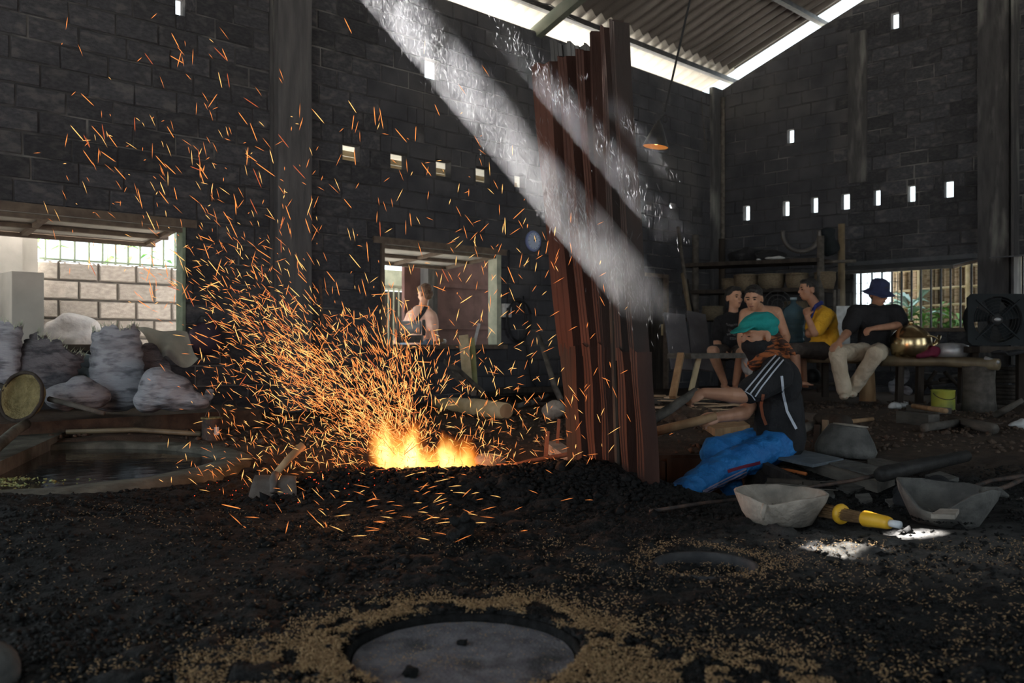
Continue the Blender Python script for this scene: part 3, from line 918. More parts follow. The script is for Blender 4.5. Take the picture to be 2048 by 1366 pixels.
for i, (s, t, z) in enumerate(((6.2, -5.2, 1.9), (7.3, -5.6, 2.3), (8.6, -5.4, 1.8), (9.8, -5.3, 2.2), (10.9, -5.6, 1.9))):
    p = BW(s, t, z)
    leaf_clump('shrub', p, 26, .26, .40, M['leaf'], ['broad leaved shrub behind the right end of the left window grille', 'tallest broad leaved shrub behind the left window grille', 'low broad leaved shrub behind the middle of the left window grille', 'tall broad leaved shrub behind the left half of the left window grille', 'broad leaved shrub outside by the pale plastered pillar'][i], 'plant', 'shrubs outside the left window')

# rag heap on the ledge behind the sacks
def lump(pts, voxel=.02, disp=(.02, 6), it=3):
    m = MB()
    for p, r_ in pts:
        m.ell(p, r_, n=14, m=10)
    return fuse(m, voxel, it, .6, disp)
def heap(name, m_, label, cat, group, pts, voxel=.02, disp=(.02, 6)):
    mb = lump(pts, voxel, disp)
    return solo(mb, name, m_, label, cat, group, True)
heap('rag_sack', M['cloth_grey'], 'crumpled pale sack on the outside ledge beside the plastered pillar', 'sack', None,
     [(at(150, 652, 8.55), (.22, .15, .12)), (at(122, 662, 8.55), (.18, .15, .12)), (at(178, 672, 8.6), (.2, .15, .10)), (at(145, 682, 8.5), (.30, .14, .12))], .025, (.03, 5))

# ---------- window 2 (middle)
w2 = struct(Fp(MB().box(((W2[0] + W2[1]) / 2, -.05, EYE - .02), (W2[1] - W2[0] + .1, .26, .05)), 'window_2', M['frame_wood']))
Fp(MB().box(((W2[0] + W2[1]) / 2, -.03, W2[3] + .035), (W2[1] - W2[0] + .2, .09, .07)), 'lintel', M['frame_wood'], w2)
Fp(MB().box((W2[0] + .03, -.06, (W2[2] + W2[3]) / 2), (.07, .15, W2[3] - W2[2])), 'window_jamb', M['frame_pale'], w2, label='pale painted right jamb of the middle window')
Fp(MB().box((W2[1] - .02, -.06, (W2[2] + W2[3]) / 2), (.04, .15, W2[3] - W2[2])), 'window_jamb', M['frame_wood'], w2)
shutter(W2[0] + .03, W2[1] - .03, -.95, .08, W2[3] - .005, 'shutter', '', w2, M['shutter'], 3, 3)
# store room beyond: reddish board wall, dark post, pale wall, barred gate
T2 = -2.2
red = struct(Fp(MB().box(((sA(1010, T2) + sA(862, T2)) / 2, T2, 1.2), (sA(862, T2) - sA(1010, T2) + 1.0, .06, 2.6)), 'wall_store', M['red_wall']))
for z in (.35, .9, 1.5, 2.1):
    Fp(MB().box(((sA(1010, T2) + sA(862, T2)) / 2, T2 + .045, z), (sA(862, T2) - sA(1010, T2) + .4, .03, .06)), 'board', M['red_wall'], red)
struct(Fp(MB().box((sA(858, -2.0), -2.0, 1.2), (.17, .17, 2.5)), 'trim_10', M['column_dark']))
struct(Fp(MB().box((sA(838, -3.4), -3.4, 1.2), (.36, .2, 2.5)), 'trim_11', M['frame_pale']))
# unseen roof added over the store so that it stays dim
struct(Fp(MB().box((sA(850, -1.0) - .3, -2.6, 3.0), (6.0, 4.9, .04)), 'trim_12', M['shutter']))
gp = PB('iron_gate', 'pale green barred iron gate seen through the middle window', 'gate', BW(sA(800, -3.2), -3.2, .04))
s0g, s1g = sA(828, -3.2), sA(745, -3.2)
for z in (.25, 1.52): gp.part(MB().bar(BW(s0g, -3.2, z), BW(s1g, -3.2, z), .03, .04), 'rail', M['frame_pale'])
for i in range(9):
    s = s0g + (s1g - s0g) * i / 8
    gp.part(MB().tube(BW(s, -3.2, .1), BW(s, -3.2, 1.52), .012, n=6), 'bar', M['frame_pale'])
yb = Fp(MB().box((s0g + .9, -3.9, .75), (3.4, .05, 1.5)), 'wall_shade_board', M['wood_dark']); struct(yb)  # dark board added behind the gate as the shade between its bars
gw = struct(Fp(MB().box((s0g + .9, -4.4, 1.72), (3.2, .12, .34)), 'wall_yard', M['frame_pale']))

# ---------- ventilation holes with woven bamboo behind
scr = PB('bamboo_screen', 'woven tan bamboo screen seen through the row of square holes', 'screen', BW(sA(880), -.5, 2.3))
s0, s1 = bamboo_holes[-1][0] - .4, bamboo_holes[0][1] + .5
z0, z1 = 1.9, 2.75
nz_ = 26
for i in range(nz_):
    z = z0 + (z1 - z0) * (i + .5) / nz_
    scr.part(MB().bar(BW(s0, -.55 - .01 * (i % 2), z), BW(s1, -.55 - .01 * (i % 2), z + .02), .006, (z1 - z0) / nz_ * .92), 'bamboo_strip', M['bamboo_pale'])
# ---------- window B (right)
wb = struct(Fp(MB().box((-.06, (WB[0] + WB[1]) / 2, WB[2] - .02), (.2, WB[1] - WB[0] + .1, .05)), 'window_3', M['frame_wood']))
Fp(MB().box((-.03, (WB[0] + WB[1]) / 2, WB[3] + .03), (.09, WB[1] - WB[0] + .15, .06)), 'lintel', M['shutter_dark'], wb)
for px in (1722, 1744, 1764, 1784, 1803, 1823, 1842, 1862, 1882, 1901, 1921, 1943):
    t = tB(px, -.06)
    Fp(MB().tube((-.06, t, WB[2]), (-.06, t, WB[3]), .014, n=8), 'window_bar', M['steel_dark'], wb)
# shutter of window B swings inwards
P = [(0.02, WB[0] - .2, 1.735), (0.02, WB[1], 1.735), (.98, WB[1] + .0, 1.585), (.98, WB[0] - .2, 1.585)]
ms = MB(); ms.add(P + [(p[0], p[1], p[2] + .012) for p in P], [(3, 2, 1, 0), (4, 5, 6, 7), (0, 1, 5, 4), (1, 2, 6, 5), (2, 3, 7, 6), (3, 0, 4, 7)])
sh = Fp(ms, 'shutter', M['shutter_dark'], wb)
for t in (WB[0] - .18, WB[1] - .02, (WB[0] + WB[1]) / 2): Fp(MB().bar((.02, t, 1.715), (.98, t, 1.565), .04, .03), 'batten', M['frame_wood'], sh)
Fp(MB().box((.97, (WB[0] + WB[1]) / 2 - .1, 1.575), (.035, WB[1] - WB[0] + .2, .035)), 'batten', M['steel_dark'], sh)
wb2 = struct(Fp(MB().box((-.06, (WB2[0] + WB2[1]) / 2, WB2[2] - .02), (.2, WB2[1] - WB2[0] + .1, .05)), 'window_4', M['frame_wood']))
for px in (2036, 2046, 2060, 2080, 2100):
    t = tB(px, -.06); Fp(MB().tube((-.06, t, WB2[2]), (-.06, t, WB2[3]), .014, n=8), 'window_bar', M['steel_dark'], wb2)
P = [(0.02, WB2[0] - .05, 1.735), (0.02, WB2[1] + .5, 1.735), (.8, WB2[1] + .5, 1.66), (.8, WB2[0] - .05, 1.66)]
ms = MB(); ms.add(P + [(p[0], p[1], p[2] + .012) for p in P], [(3, 2, 1, 0), (4, 5, 6, 7), (0, 1, 5, 4), (1, 2, 6, 5), (2, 3, 7, 6), (3, 0, 4, 7)])
Fp(ms, 'shutter', M['shutter_dark'], wb2)

# straw and bamboo fence outside window B
fn = PB('straw_fence', 'tan straw fence tied with bamboo rails outside the right window', 'fence', BW(-1.6, tB(1880), .04))
FS = -1.6
def fpt(px, z, s=FS): return BW(s, tB(px, s), z)
pxs = np.linspace(1792, 2200, 60)
for i, px in enumerate(pxs):
    a = fpt(px, .05); b = fpt(px + R.uniform(-3, 3), 2.45 + R.uniform(-.1, .1))
    fn.part(MB().path([a, (a + b) / 2 + Vector((R.uniform(-.02, .02), R.uniform(-.02, .02), 0)), b], [.06, .055, .05], 6, True, .5), 'straw_bundle', M['straw'])
fn.part(MB().bar(fpt(1790, 1.22, FS - .06), fpt(2200, 1.22, FS - .06), .02, 2.4), 'straw_panel', M['straw'])
for z in (.85, 1.2, 1.45, 1.75, 2.1):
    fn.part(MB().path([fpt(1790, z, FS + .08), fpt(1900, z + .03, FS + .09), fpt(2200, z + .05, FS + .08)], .022, 6), 'rail', M['bamboo_pale'])
for px in (1838, 1935): fn.part(MB().tube(fpt(px, .05, FS + .1), fpt(px, 2.2, FS + .1), .03, n=6), 'post', M['bamboo_pale'])
# netting at the left of the opening
nt_ = PB('wire_net', 'wire mesh with large squares in the left part of the right window', 'net', BW(-.3, tB(1745), .9))
for px in np.linspace(1690, 1795, 8): nt_.part(MB().tube(BW(-.35, tB(px, -.35), .8), BW(-.35, tB(px, -.35), 2.0), .004, n=4), 'wire', M['steel_dark'])
for z in np.linspace(.95, 1.95, 8): nt_.part(MB().tube(BW(-.35, tB(1690, -.35), z), BW(-.35, tB(1795, -.35), z), .004, n=4), 'wire', M['steel_dark'])
for i, (px, z, L, m_, lb) in enumerate(((1822, 1.15, .42, 'leaf_pale', 'pale broad leaved plant behind the window bars beside the hat'), (1872, .95, .30, 'leaf', 'bright green bush behind the brass kettle and window bars'),
                                     (1905, .95, .28, 'leaf', 'bright green bush outside between the aluminium pot and the fan'), (1845, .9, .26, 'leaf', 'low green bush outside just right of the brass kettle'))):
    p = BW(-.75, tB(px, -.75), z)
    leaf_clump('plant', p, 16, .08, L, M[m_], lb, 'plant')
# greenery seen through the slits of the right wall
for i, (px, z) in enumerate(((1480, 2.3), (1530, 2.2), (1590, 2.4), (1660, 2.3))):
    p = BW(-3.5, tB(px, -3.5), z)
    leaf_clump('tree', p, 30, .20, .40, M['leaf'], ['leafy tree outside behind the first slit from the corner', 'leafy tree outside behind the second slit from the corner', 'leafy tree outside behind the third slit from the corner', 'leafy tree outside behind the fourth slit from the corner'][i], 'tree', 'trees outside the right wall')

# ---------- dark panelled door in the back wall
d0, d1 = DOOR[0] + .02, DOOR[1] - .02
dr = struct(Fp(MB().box(((d0 + d1) / 2, -.06, .79), (d1 - d0 + .04, .04, 1.74)), 'door_1', M['wood_dark']))
for zc, hh in ((.35, .5), (1.0, .55), (1.42, .18)):
    for k in (.27, .73):
        Fp(MB().box((d0 + (d1 - d0) * k, -.035, zc), ((d1 - d0) * .34, .02, hh)), 'panel', M['wood_dark'], dr)
Fp(MB().box((d0 - .03, -.02, .78), (.05, .09, 1.74)), 'door_frame', M['frame_wood'], dr)
Fp(MB().box((d1 + .03, -.02, .78), (.05, .09, 1.74)), 'door_frame', M['frame_wood'], dr)
Fp(MB().box(((d0 + d1) / 2, -.02, 1.64), (d1 - d0 + .1, .09, .05)), 'door_frame', M['frame_wood'], dr)
Fp(MB().box((d0 + .05, -.02, .86), (.03, .02, .16)), 'door_handle', M['bamboo_pale'], dr)

# ---------- wall clock
cp = at(1069, 482, 0); 
s = sA(1069, .04); P = BW(s, .0, zA(1069, 482, .04))
ck = thing('wall_clock', 'round blue rimmed wall clock on the block wall left of the rusty sheets', 'clock', P, BROT - PI / 2 + PI / 2)
rx = Matrix.Rotation(-PI / 2, 3, 'X')
MB().lathe([(0, 0), (.125, 0), (.13, .02), (.118, .04), (.104, .032), (0, .03)], n=32, rot=rx).build('clock_case', M['clock_rim'], ck, True)
MB().lathe([(0, .034), (.104, .034)], n=32, rot=rx).build('dial', M['clock_face'], ck)
for ang, L, w in ((1.9, .07, .008), (2.5, .05, .010)):
    MB().bar((0, .038, 0), (math.cos(ang) * L, .038, math.sin(ang) * L), w, .003).build('clock_hand', M['rubber'], ck)
for k in range(12):
    a = k * PI / 6; MB().box((math.cos(a) * .092, .036, math.sin(a) * .092), (.008, .003, .008)).build('hour_mark', M['rubber'], ck)

# ---------- cables and switch box on the back wall
def wallpt(px, py, t=.04): return BW(sA(px, t), t, zA(px, py, t))
P = wallpt(1012, 621, .03)
sw = thing('switch_box', 'small grey switch box beside the middle window', 'box', P, BROT)
MB().box((0, 0, 0), (.12, .07, .16)).build('case', M['plastic_white'], sw); MB().box((0, .04, 0), (.05, .02, .06)).build('switch', M['rubber'], sw)
coil = []
for k in range(60):
    a = k / 60 * 2 * PI * 3
    coil.append(wallpt(1038 + math.cos(a) * (20 + k * .1), 640 + math.sin(a) * (45 - k * .1), .05 + k * .0006))
solo(MB().path(coil, .010, 5), 'cable_coil', M['rubber'], 'black cable coil hanging on the wall right of the middle window', 'cable', None, True)
solo(MB().path([wallpt(1047, 592), wallpt(1052, 690), wallpt(1062, 760), wallpt(1085, 790)], .009, 5), 'cable', M['rubber'], 'loose black cable hanging from the coil to the floor', 'cable', None, True)
solo(MB().path([wallpt(x, y) for x, y in ((1014, 610), (1016, 560), (1020, 520), (1018, 500))], .008, 5), 'conduit', M['rubber'], 'thin dark conduit above the grey switch box', 'cable', None, True)
solo(MB().path([wallpt(x, y, .03) for x, y in ((1403, 195), (1406, 240), (1410, 275), (1413, 285))], .006, 5), 'lamp_wire', M['wood_grey'], 'thin wire dangling beside the corner column under the eaves', 'wire')
# wiring along the first purlin
solo(MB().path([BW(sA(x, .3), .3, 4.76 - abs(math.sin(x * .02)) * .08) for x in range(960, 1180, 14)], .007, 5), 'roof_wire', M['rubber'], 'thin black wire sagging along the purlin above the rusty sheets', 'wire')

# ---------- pendant lamp
LD = 7.0
lp = PB('pendant_lamp', 'cone shaded pendant lamp hanging on a long black cord under the roof', 'lamp', at(1311, 300, LD))
top = at(1388, -40, LD + .25); 
# follow the cord up to the roof
def roofz(p):
    t = (p.x - CX) * B[0] + (p.y - CY) * B[1]; return 4.82 + SLOPE * t
k0_, k1_ = at(1330, 222, LD), top
dirc = (k1_ - k0_)
q = k0_.copy(); n_ = 0
while q.z < roofz(q) - .03 and n_ < 400: q = q + dirc * .02; n_ += 1
lp.part(MB().path([k0_, k0_ + (q - k0_) * .3 + Vector((.004, 0, 0)), k0_ + (q - k0_) * .6, q], .009, 6), 'cord', M['rubber'])
loop = [at(1330, 222, LD) + Vector((math.sin(a) * .016, 0, -.03 - .03 * -math.cos(a) - .03)) for a in np.linspace(0, 2 * PI, 14)]
lp.part(MB().path(loop, .006, 5), 'hook', M['rubber'])
lp.part(MB().path([at(1330, 228, LD), at(1318, 241, LD)], .005, 5), 'wire_link', M['rubber'])
apx = at(1318, 241, LD); bs = at(1311, 294, LD)
axd = (bs - apx); rotq = Vector((0, 0, -1)).rotation_difference(axd.normalized()).to_matrix()
Lc = axd.length
lp.part(MB().lathe([(.012, 0), (.02, -.02), (.03, -.03), (.104, -Lc), (.108, -Lc - .004), (.102, -Lc), (.026, -.034), (.0, -.03)], apx, 28, rotq), 'lamp_shade', M['steel_dark'], True)
lp.part(MB().lathe([(.098, -Lc + .004), (.03, -.06), (0, -.055)], apx, 28, rotq), 'shade_lining', M['lamp_in'], True)
lp.part(MB().ell(apx + axd * .74, (.030, .030, .038)), 'bulb', glow('bulb', (1, .55, .18), 3.0, True), True)
# ================================================================== HEARTH, FIRE, CHARCOAL
FX, FY = -.46, 4.50            # heart of the fire
def flame_material():
    m = bpy.data.materials.new('flame'); m.use_nodes = True
    nt = m.node_tree; nd = nt.nodes; lk = nt.links; nd.clear()
    out = nd.new('ShaderNodeOutputMaterial'); tc = nd.new('ShaderNodeTexCoord')
    n1 = nd.new('ShaderNodeTexNoise'); n1.inputs['Scale'].default_value = 11; n1.inputs['Detail'].default_value = 4
    mp = nd.new('ShaderNodeMapping'); mp.inputs['Scale'].default_value = (1, 1, .55); mp.inputs['Rotation'].default_value = (0, .5, 0)
    lk.new(tc.outputs['Object'], mp.inputs[0]); lk.new(mp.outputs[0], n1.inputs['Vector'])
    sb = nd.new('ShaderNodeVectorMath'); sb.operation = 'MULTIPLY_ADD'; sb.inputs[1].default_value = (.15, .12, .13); sb.inputs[2].default_value = (-.075, -.06, -.065)
    lk.new(n1.outputs['Color'], sb.inputs[0])
    ad = nd.new('ShaderNodeVectorMath'); ad.operation = 'ADD'; lk.new(tc.outputs['Object'], ad.inputs[0]); lk.new(sb.outputs[0], ad.inputs[1])
    # lobes of fire: (centre, radii)
    lobes = [((-.12, 0, .08), (.15, .10, .19)), ((.20, 0, .05), (.12, .09, .155)), ((.03, 0, .05), (.20, .10, .11)), ((-.19, 0, .15), (.07, .06, .17)), ((-.04, 0, .15), (.07, .06, .15)), ((.13, 0, .12), (.05, .05, .12))]
    cur = None
    for c, r in lobes:
        a = nd.new('ShaderNodeVectorMath'); a.operation = 'SUBTRACT'; a.inputs[1].default_value = c; lk.new(ad.outputs[0], a.inputs[0])
        b = nd.new('ShaderNodeVectorMath'); b.operation = 'DIVIDE'; b.inputs[1].default_value = r; lk.new(a.outputs[0], b.inputs[0])
        l = nd.new('ShaderNodeVectorMath'); l.operation = 'LENGTH'; lk.new(b.outputs[0], l.inputs[0])
        s = nd.new('ShaderNodeMath'); s.operation = 'SUBTRACT'; s.inputs[0].default_value = 1.0; s.use_clamp = True; lk.new(l.outputs['Value'], s.inputs[1])
        if cur is None: cur = s.outputs[0]
        else:
            mx = nd.new('ShaderNodeMath'); mx.operation = 'ADD'; lk.new(cur, mx.inputs[0]); lk.new(s.outputs[0], mx.inputs[1]); cur = mx.outputs[0]
    pw = nd.new('ShaderNodeMath'); pw.operation = 'POWER'; pw.inputs[1].default_value = 1.35; lk.new(cur, pw.inputs[0])
    st = nd.new('ShaderNodeMath'); st.operation = 'MULTIPLY'; st.inputs[1].default_value = 27.0; lk.new(pw.outputs[0], st.inputs[0])
    rp = nd.new('ShaderNodeValToRGB'); rp.color_ramp.elements[0].position = 0; rp.color_ramp.elements[0].color = (1, .14, .01, 1)
    rp.color_ramp.elements[1].position = 1.0; rp.color_ramp.elements[1].color = (1, .60, .16, 1)
    e = rp.color_ramp.elements.new(.3); e.color = (1, .27, .02, 1)
    lk.new(cur, rp.inputs[0])
    em = nd.new('ShaderNodeEmission'); lk.new(rp.outputs[0], em.inputs[0]); lk.new(st.outputs[0], em.inputs[1])
    lk.new(em.outputs[0], out.inputs['Volume'])
    m.cycles.emission_sampling = 'NONE'
    return m
fl_t = thing('hearth_fire', 'bright orange and yellow fire burning in the charcoal hollow', 'fire', (FX, FY, -.02))
fm = MB().ell((.0, 0, .12), (.42, .17, .26), n=20, m=12).build('flames', flame_material(), fl_t)
def lamp(name, loc, power, col, r, parent=None):
    d = bpy.data.lights.new(name, 'POINT'); d.energy = power; d.color = col; d.shadow_soft_size = r
    o = bpy.data.objects.new(name, d); COL.objects.link(o); o.location = loc
    if parent: o.parent = parent
    return o
lamp('firelight', (-.10, 0, .20), 15, (1, .33, .10), .10, fl_t)
lamp('firelight', (.17, .03, .16), 7, (1, .36, .12), .08, fl_t)
lamp('firelight', (-.26, -.02, .62), 1.6, (1, .32, .10), .20, fl_t)

# glowing coals in the bed of the fire
mb = MB()
for i in range(260):
    a = R.uniform(0, 2 * PI); d = R.uniform(0, 1)
    x = FX + math.cos(a) * d * .34; y = FY + .04 + math.sin(a) * d * .15
    r_ = R.uniform(.008, .02)
    mb.ell((x, y, gzz(x, y) + .012), (r_, r_, r_ * .7), n=5, m=3)
for i in range(170):
    x = R.gauss(-.80, .25); y = R.gauss(4.12, .16)
    r_ = R.uniform(.0012, .003); mb.ell((x, y, gzz(x, y) + .012), (r_, r_, r_), n=4, m=3)
solo(mb, 'embers', M['ember'], 'small red embers glowing among the charcoal at the foot of the fire', 'embers')['kind'] = 'stuff'

# ---- loose charcoal on the floor (numpy)
def lumps_np(name, pts, sz, mat_, label, cat, flat=.7):
    """one object of many faceted lumps; pts Nx3, sz N"""
    base = np.array([(1, 0, -.1), (.1, 1, 0), (-1, .1, .1), (0, -1, 0), (.15, .1, .9), (-.1, 0, -.8)])
    fac = np.array([(0, 1, 4), (1, 2, 4), (2, 3, 4), (3, 0, 4), (1, 0, 5), (2, 1, 5), (3, 2, 5), (0, 3, 5)])
    N = len(pts)
    jit = 1 + NR.uniform(-.35, .35, (N, 6, 3))
    v = base[None] * jit * np.array([1, 1, flat])
    th = NR.uniform(0, 2 * PI, N); c, s = np.cos(th)[:, None], np.sin(th)[:, None]
    ph = NR.uniform(-.9, .9, N); cp, sp = np.cos(ph)[:, None], np.sin(ph)[:, None]
    x, y, z = v[..., 0], v[..., 1], v[..., 2]
    x, z = x * cp - z * sp, x * sp + z * cp
    x, y = x * c - y * s, x * s + y * c
    v = np.stack([x, y, z], -1) * sz[:, None, None] + pts[:, None, :]
    f = fac[None] + (np.arange(N) * 6)[:, None, None]
    me = np_mesh(name, v.reshape(-1, 3), f.reshape(-1, 3), False)
    o = bpy.data.objects.new(name, me); COL.objects.link(o); me.materials.append(mat_)
    return tag(o, label, cat, None, 'stuff')
def scatter(n, x0, x1, y0, y1, ypow=1.6):
    y = y0 + (y1 - y0) * NR.rand(n) ** ypow
    x = (x0 + (x1 - x0) * NR.rand(n)) * (y / y1) ** .8
    return x, y
def ok_zone(x, y):
    a = np.hypot(x + .112, y - 2.07) > .275
    b = np.hypot(x + 2.55, y - 4.78) > 1.15
    c = ~((x > .5) & (x < 1.4) & (y > 4.15) & (y < 5.25))
    return a & b & c
x, y = scatter(60000, -3.3, 3.3, 1.55, 5.0)
dens = vnoise(x * 2.1 + 3, y * 2.1)
grey = np.hypot((x - 1.55) * .75, (y - 3.0) * 1.5) < .85
k = ok_zone(x, y) & (NR.rand(len(x)) < np.clip(dens * 1.5, .25, 1)) & ~(grey & (NR.rand(len(x)) < .72))
x, y = x[k], y[k]
sz = NR.gamma(3.0, .0015, len(x)) + .002
z = gz(x, y) + (vnoise(x * 9, y * 9) - .5) * .02 + sz * .25
lumps_np('charcoal', np.stack([x, y, z], -1), sz, M['coal'], 'black charcoal crumbs covering the whole foreground floor', 'charcoal')
# larger lumps on the bank before the fire and scattered
n = 3200
x = NR.uniform(-1.2, .8, n); y = NR.normal(4.12, .2, n); x2 = NR.uniform(-2, 2.6, 520); y2 = NR.uniform(1.8, 4.2, 520)
x = np.concatenate([x, x2]); y = np.concatenate([y, y2]); k = ok_zone(x, y) & (np.abs(x - FX) + np.abs(y - FY) * 2 > .55); x, y = x[k], y[k]
sz = NR.gamma(4, .0024, len(x)) + .004
lumps_np('charcoal_lumps', np.stack([x, y, gz(x, y) + sz * .3], -1), sz, M['char'], 'coarser black charcoal lumps heaped on the bank before the fire', 'charcoal')
# soil crumbs further back
x = NR.uniform(-3.5, 5.0, 6200); y = NR.uniform(5.4, 10.0, 6200)
k = (((x - CX) * B[0] + (y - CY) * B[1]) > .25) & (((x - CX) * A[0] + (y - CY) * A[1]) > .25); x, y = x[k], y[k]
sz = NR.gamma(3, .004, len(x)) + .003
lumps_np('soil_crumbs', np.stack([x, y, gz(x, y) + sz * .3], -1), sz, M['dirt'], 'brown soil crumbs on the trodden floor behind the hearth', 'soil')

# ---- rice husks
def slivers_np(name, pts, ln, wd, mat_, label, cat, tilt=.5, dirs=None, kind='stuff'):
    N = len(pts)
    if dirs is None:
        th = NR.uniform(0, 2 * PI, N); ph = NR.normal(0, tilt, N)
        d = np.stack([np.cos(th) * np.cos(ph), np.sin(th) * np.cos(ph), np.sin(ph)], -1)
    else: d = dirs / np.linalg.norm(dirs, axis=1, keepdims=True)
    up = np.array([0.13, .21, 1.0]); s = np.cross(d, up); s /= np.linalg.norm(s, axis=1, keepdims=True) + 1e-9
    u = np.cross(s, d)
    L = ln[:, None]; w = wd[:, None]
    v = np.stack([pts - d * L / 2, pts + s * w / 2, pts - s * w / 2, pts + u * w / 2 + d * L * .1, pts + d * L / 2], 1)
    fac = np.array([(0, 1, 3), (0, 3, 2), (4, 3, 1), (4, 2, 3), (0, 2, 1), (4, 1, 2)])
    f = fac[None] + (np.arange(N) * 5)[:, None, None]
    me = np_mesh(name, v.reshape(-1, 3), f.reshape(-1, 3), False)
    o = bpy.data.objects.new(name, me); COL.objects.link(o)
    if mat_: me.materials.append(mat_)
    if label: tag(o, label, cat, None, kind)
    return o
P = []
n = 21000
th = NR.uniform(0, 2 * PI, n); rr_ = .262 + np.abs(NR.normal(0, .085, n)) + .05 * (vnoise(np.cos(th) * 3 + 5, np.sin(th) * 3) - .3)
wgt = .35 + .65 * np.clip(np.sin(th) * .8 + .5 * np.abs(np.cos(th)) + .4, 0, 1)
k = NR.rand(n) < wgt
P.append(np.stack([-.112 + np.cos(th) * rr_, 2.07 + np.sin(th) * rr_], -1)[k])
P.append(np.stack([NR.normal(.42, .20, 9000), NR.normal(1.84, .11, 9000)], -1))
P.append(np.stack([NR.normal(-.55, .16, 6500), NR.normal(1.92, .12, 6500)], -1))
P.append(np.stack([NR.uniform(.1, 2.4, 9000), NR.uniform(1.8, 3.2, 9000)], -1))
th = NR.uniform(0, 2 * PI, 1500); P.append(np.stack([.62 + np.cos(th) * NR.normal(.2, .05, 1500), 2.86 + np.sin(th) * NR.normal(.2, .05, 1500)], -1))
P.append(np.stack([NR.uniform(-1.8, .2, 2500), NR.uniform(2.2, 3.6, 2500)], -1))
P = np.concatenate(P)
cl = vnoise(P[:, 0] * 14, P[:, 1] * 14) * .6 + vnoise(P[:, 0] * 31 + 9, P[:, 1] * 31) * .4
P = P[(cl > .40) & (np.hypot(P[:, 0] + .112, P[:, 1] - 2.07) > .258)]
z = gz(P[:, 0], P[:, 1]) + .004 + NR.uniform(0, .010, len(P))
slivers_np('rice_husks', np.stack([P[:, 0], P[:, 1], z], -1), NR.uniform(.007, .014, len(P)), NR.uniform(.0022, .0038, len(P)), M['husk'], 'brown rice husks strewn around the round mould in the foreground', 'rice husks')

# ---- round moulds
def disc_mould(cx_, cy_, r, zr, zd, lab, lab2):
    t = PB('round_mould', lab, 'mould', (cx_, cy_, zd))
    n = 48; m = MB()
    prof = [(r, zr - .008), (r + .004, zr - .002), (r + .012, zr), (r + .018, zr - .006), (r + .018, zd - .02), (r - .004, zd - .02)]
    m.lathe(prof, (cx_, cy_, 0), 56, close=True)
    t.part(m, 'mould_rim', M['char'], True)
    m = MB(); rings = 12; m.v.append((cx_, cy_, zd + .010))
    for i in range(1, rings + 1):
        rr = (r - .006) * i / rings
        for k in range(n):
            a = 2 * PI * k / n; X, Y = cx_ + math.cos(a) * rr, cy_ + math.sin(a) * rr
            m.v.append((X, Y, zd + .010 - .002 * (i / rings) ** 6 + .003 * mnoise.noise(Vector((X * 18, Y * 18, 0)))))
    for k in range(n): m.f.append((0, 1 + k, 1 + (k + 1) % n))
    for i in range(rings - 1):
        for k in range(n):
            a = 1 + i * n; m.f.append((a + k, a + n + k, a + n + (k + 1) % n, a + (k + 1) % n))
    t.part(m, 'sand_bed', M['ash'], True)
    return t
M['concrete_dark'] = mat('concrete_dark', (.03, .03, .033), .9, col2=(.06, .058, .06), scale=14, bump=.5, bscale=60)
disc_mould(-.112, 2.07, .262, -.064, -.090, 'large round grey sand mould sunk in husks in the foreground', '')
t = PB('round_mould', 'small dark ring mould half buried in charcoal right of centre', 'mould', (.62, 2.86, -.1))
m = MB(); m.lathe([(.150, -.075), (.155, -.062), (.166, -.060), (.172, -.068), (.172, -.11), (.150, -.11)], (.62, 2.86, 0), 48, close=True)
t.part(m, 'mould_rim', M['concrete_dark'], True)
# husks and bits lying on the big mould
n = 420; a = NR.uniform(0, 2 * PI, n); r_ = .25 * np.sqrt(NR.rand(n)); X = -.112 + np.cos(a) * r_; Y = 2.07 + np.sin(a) * r_
X = np.concatenate([X, NR.normal(-.20, .05, 260)]); Y = np.concatenate([Y, NR.normal(2.05, .03, 260)])
slivers_np('husk_crumbs', np.stack([X, Y, np.full(len(X), -.080)], -1), NR.uniform(.004, .01, len(X)), NR.uniform(.0015, .003, len(X)), M['husk'], 'pale husks lying on the grey sand of the large mould', 'rice husks')
for (px, py, s, lb) in ((925, 1290, .014, 'black charcoal lump in the middle of the large mould'), (820, 1352, .02, 'black charcoal lump at the near edge of the large mould'), (640, 1262, .014, 'black charcoal lump on husks left of the large mould'),
                        (690, 1280, .012, 'black charcoal lump against the left rim of the large mould')):
    p = gr(px, py, -.08 if px > 700 else -.055); mb = MB().ell((0, 0, 0), (s, s * .8, s * .7), n=9, m=6); sweep_noise(mb, s * .5, 60, px)
    mb.v = [(v[0] + p.x, v[1] + p.y, v[2] + p.z + s * .4) for v in mb.v]
    solo(mb, 'charcoal_lump', M['char'], lb, 'charcoal')
# block-like clinker in front of the bank
p = on(921, 1080); mb = MB().box((0, 0, .05), (.10, .09, .10)); 
mb = MB()
for i in range(14): mb.ell((R.uniform(-.04, .04), R.uniform(-.03, .03), R.uniform(.01, .09)), R.uniform(.015, .03), n=8, m=6)
mb = fuse(mb, .009, 1, .4, (.008, 40)); mb.v = [(v[0] + p.x, v[1] + p.y, v[2] + p.z - .01) for v in mb.v]
solo(mb, 'clinker', M['coal'], 'blocky black clinker standing before the charcoal bank below the fire', 'clinker')
p = on(2, 1366); mb = MB().ell((0, 0, .0), (.055, .06, .08), n=16, m=10); sweep_noise(mb, .01, 9); mb.v = [(v[0] + p.x - .03, v[1] + p.y + .02, v[2] + p.z) for v in mb.v]
solo(mb, 'stone', M['stone_dark'], 'smooth dark grey stone at the lower left corner', 'stone', None, True)

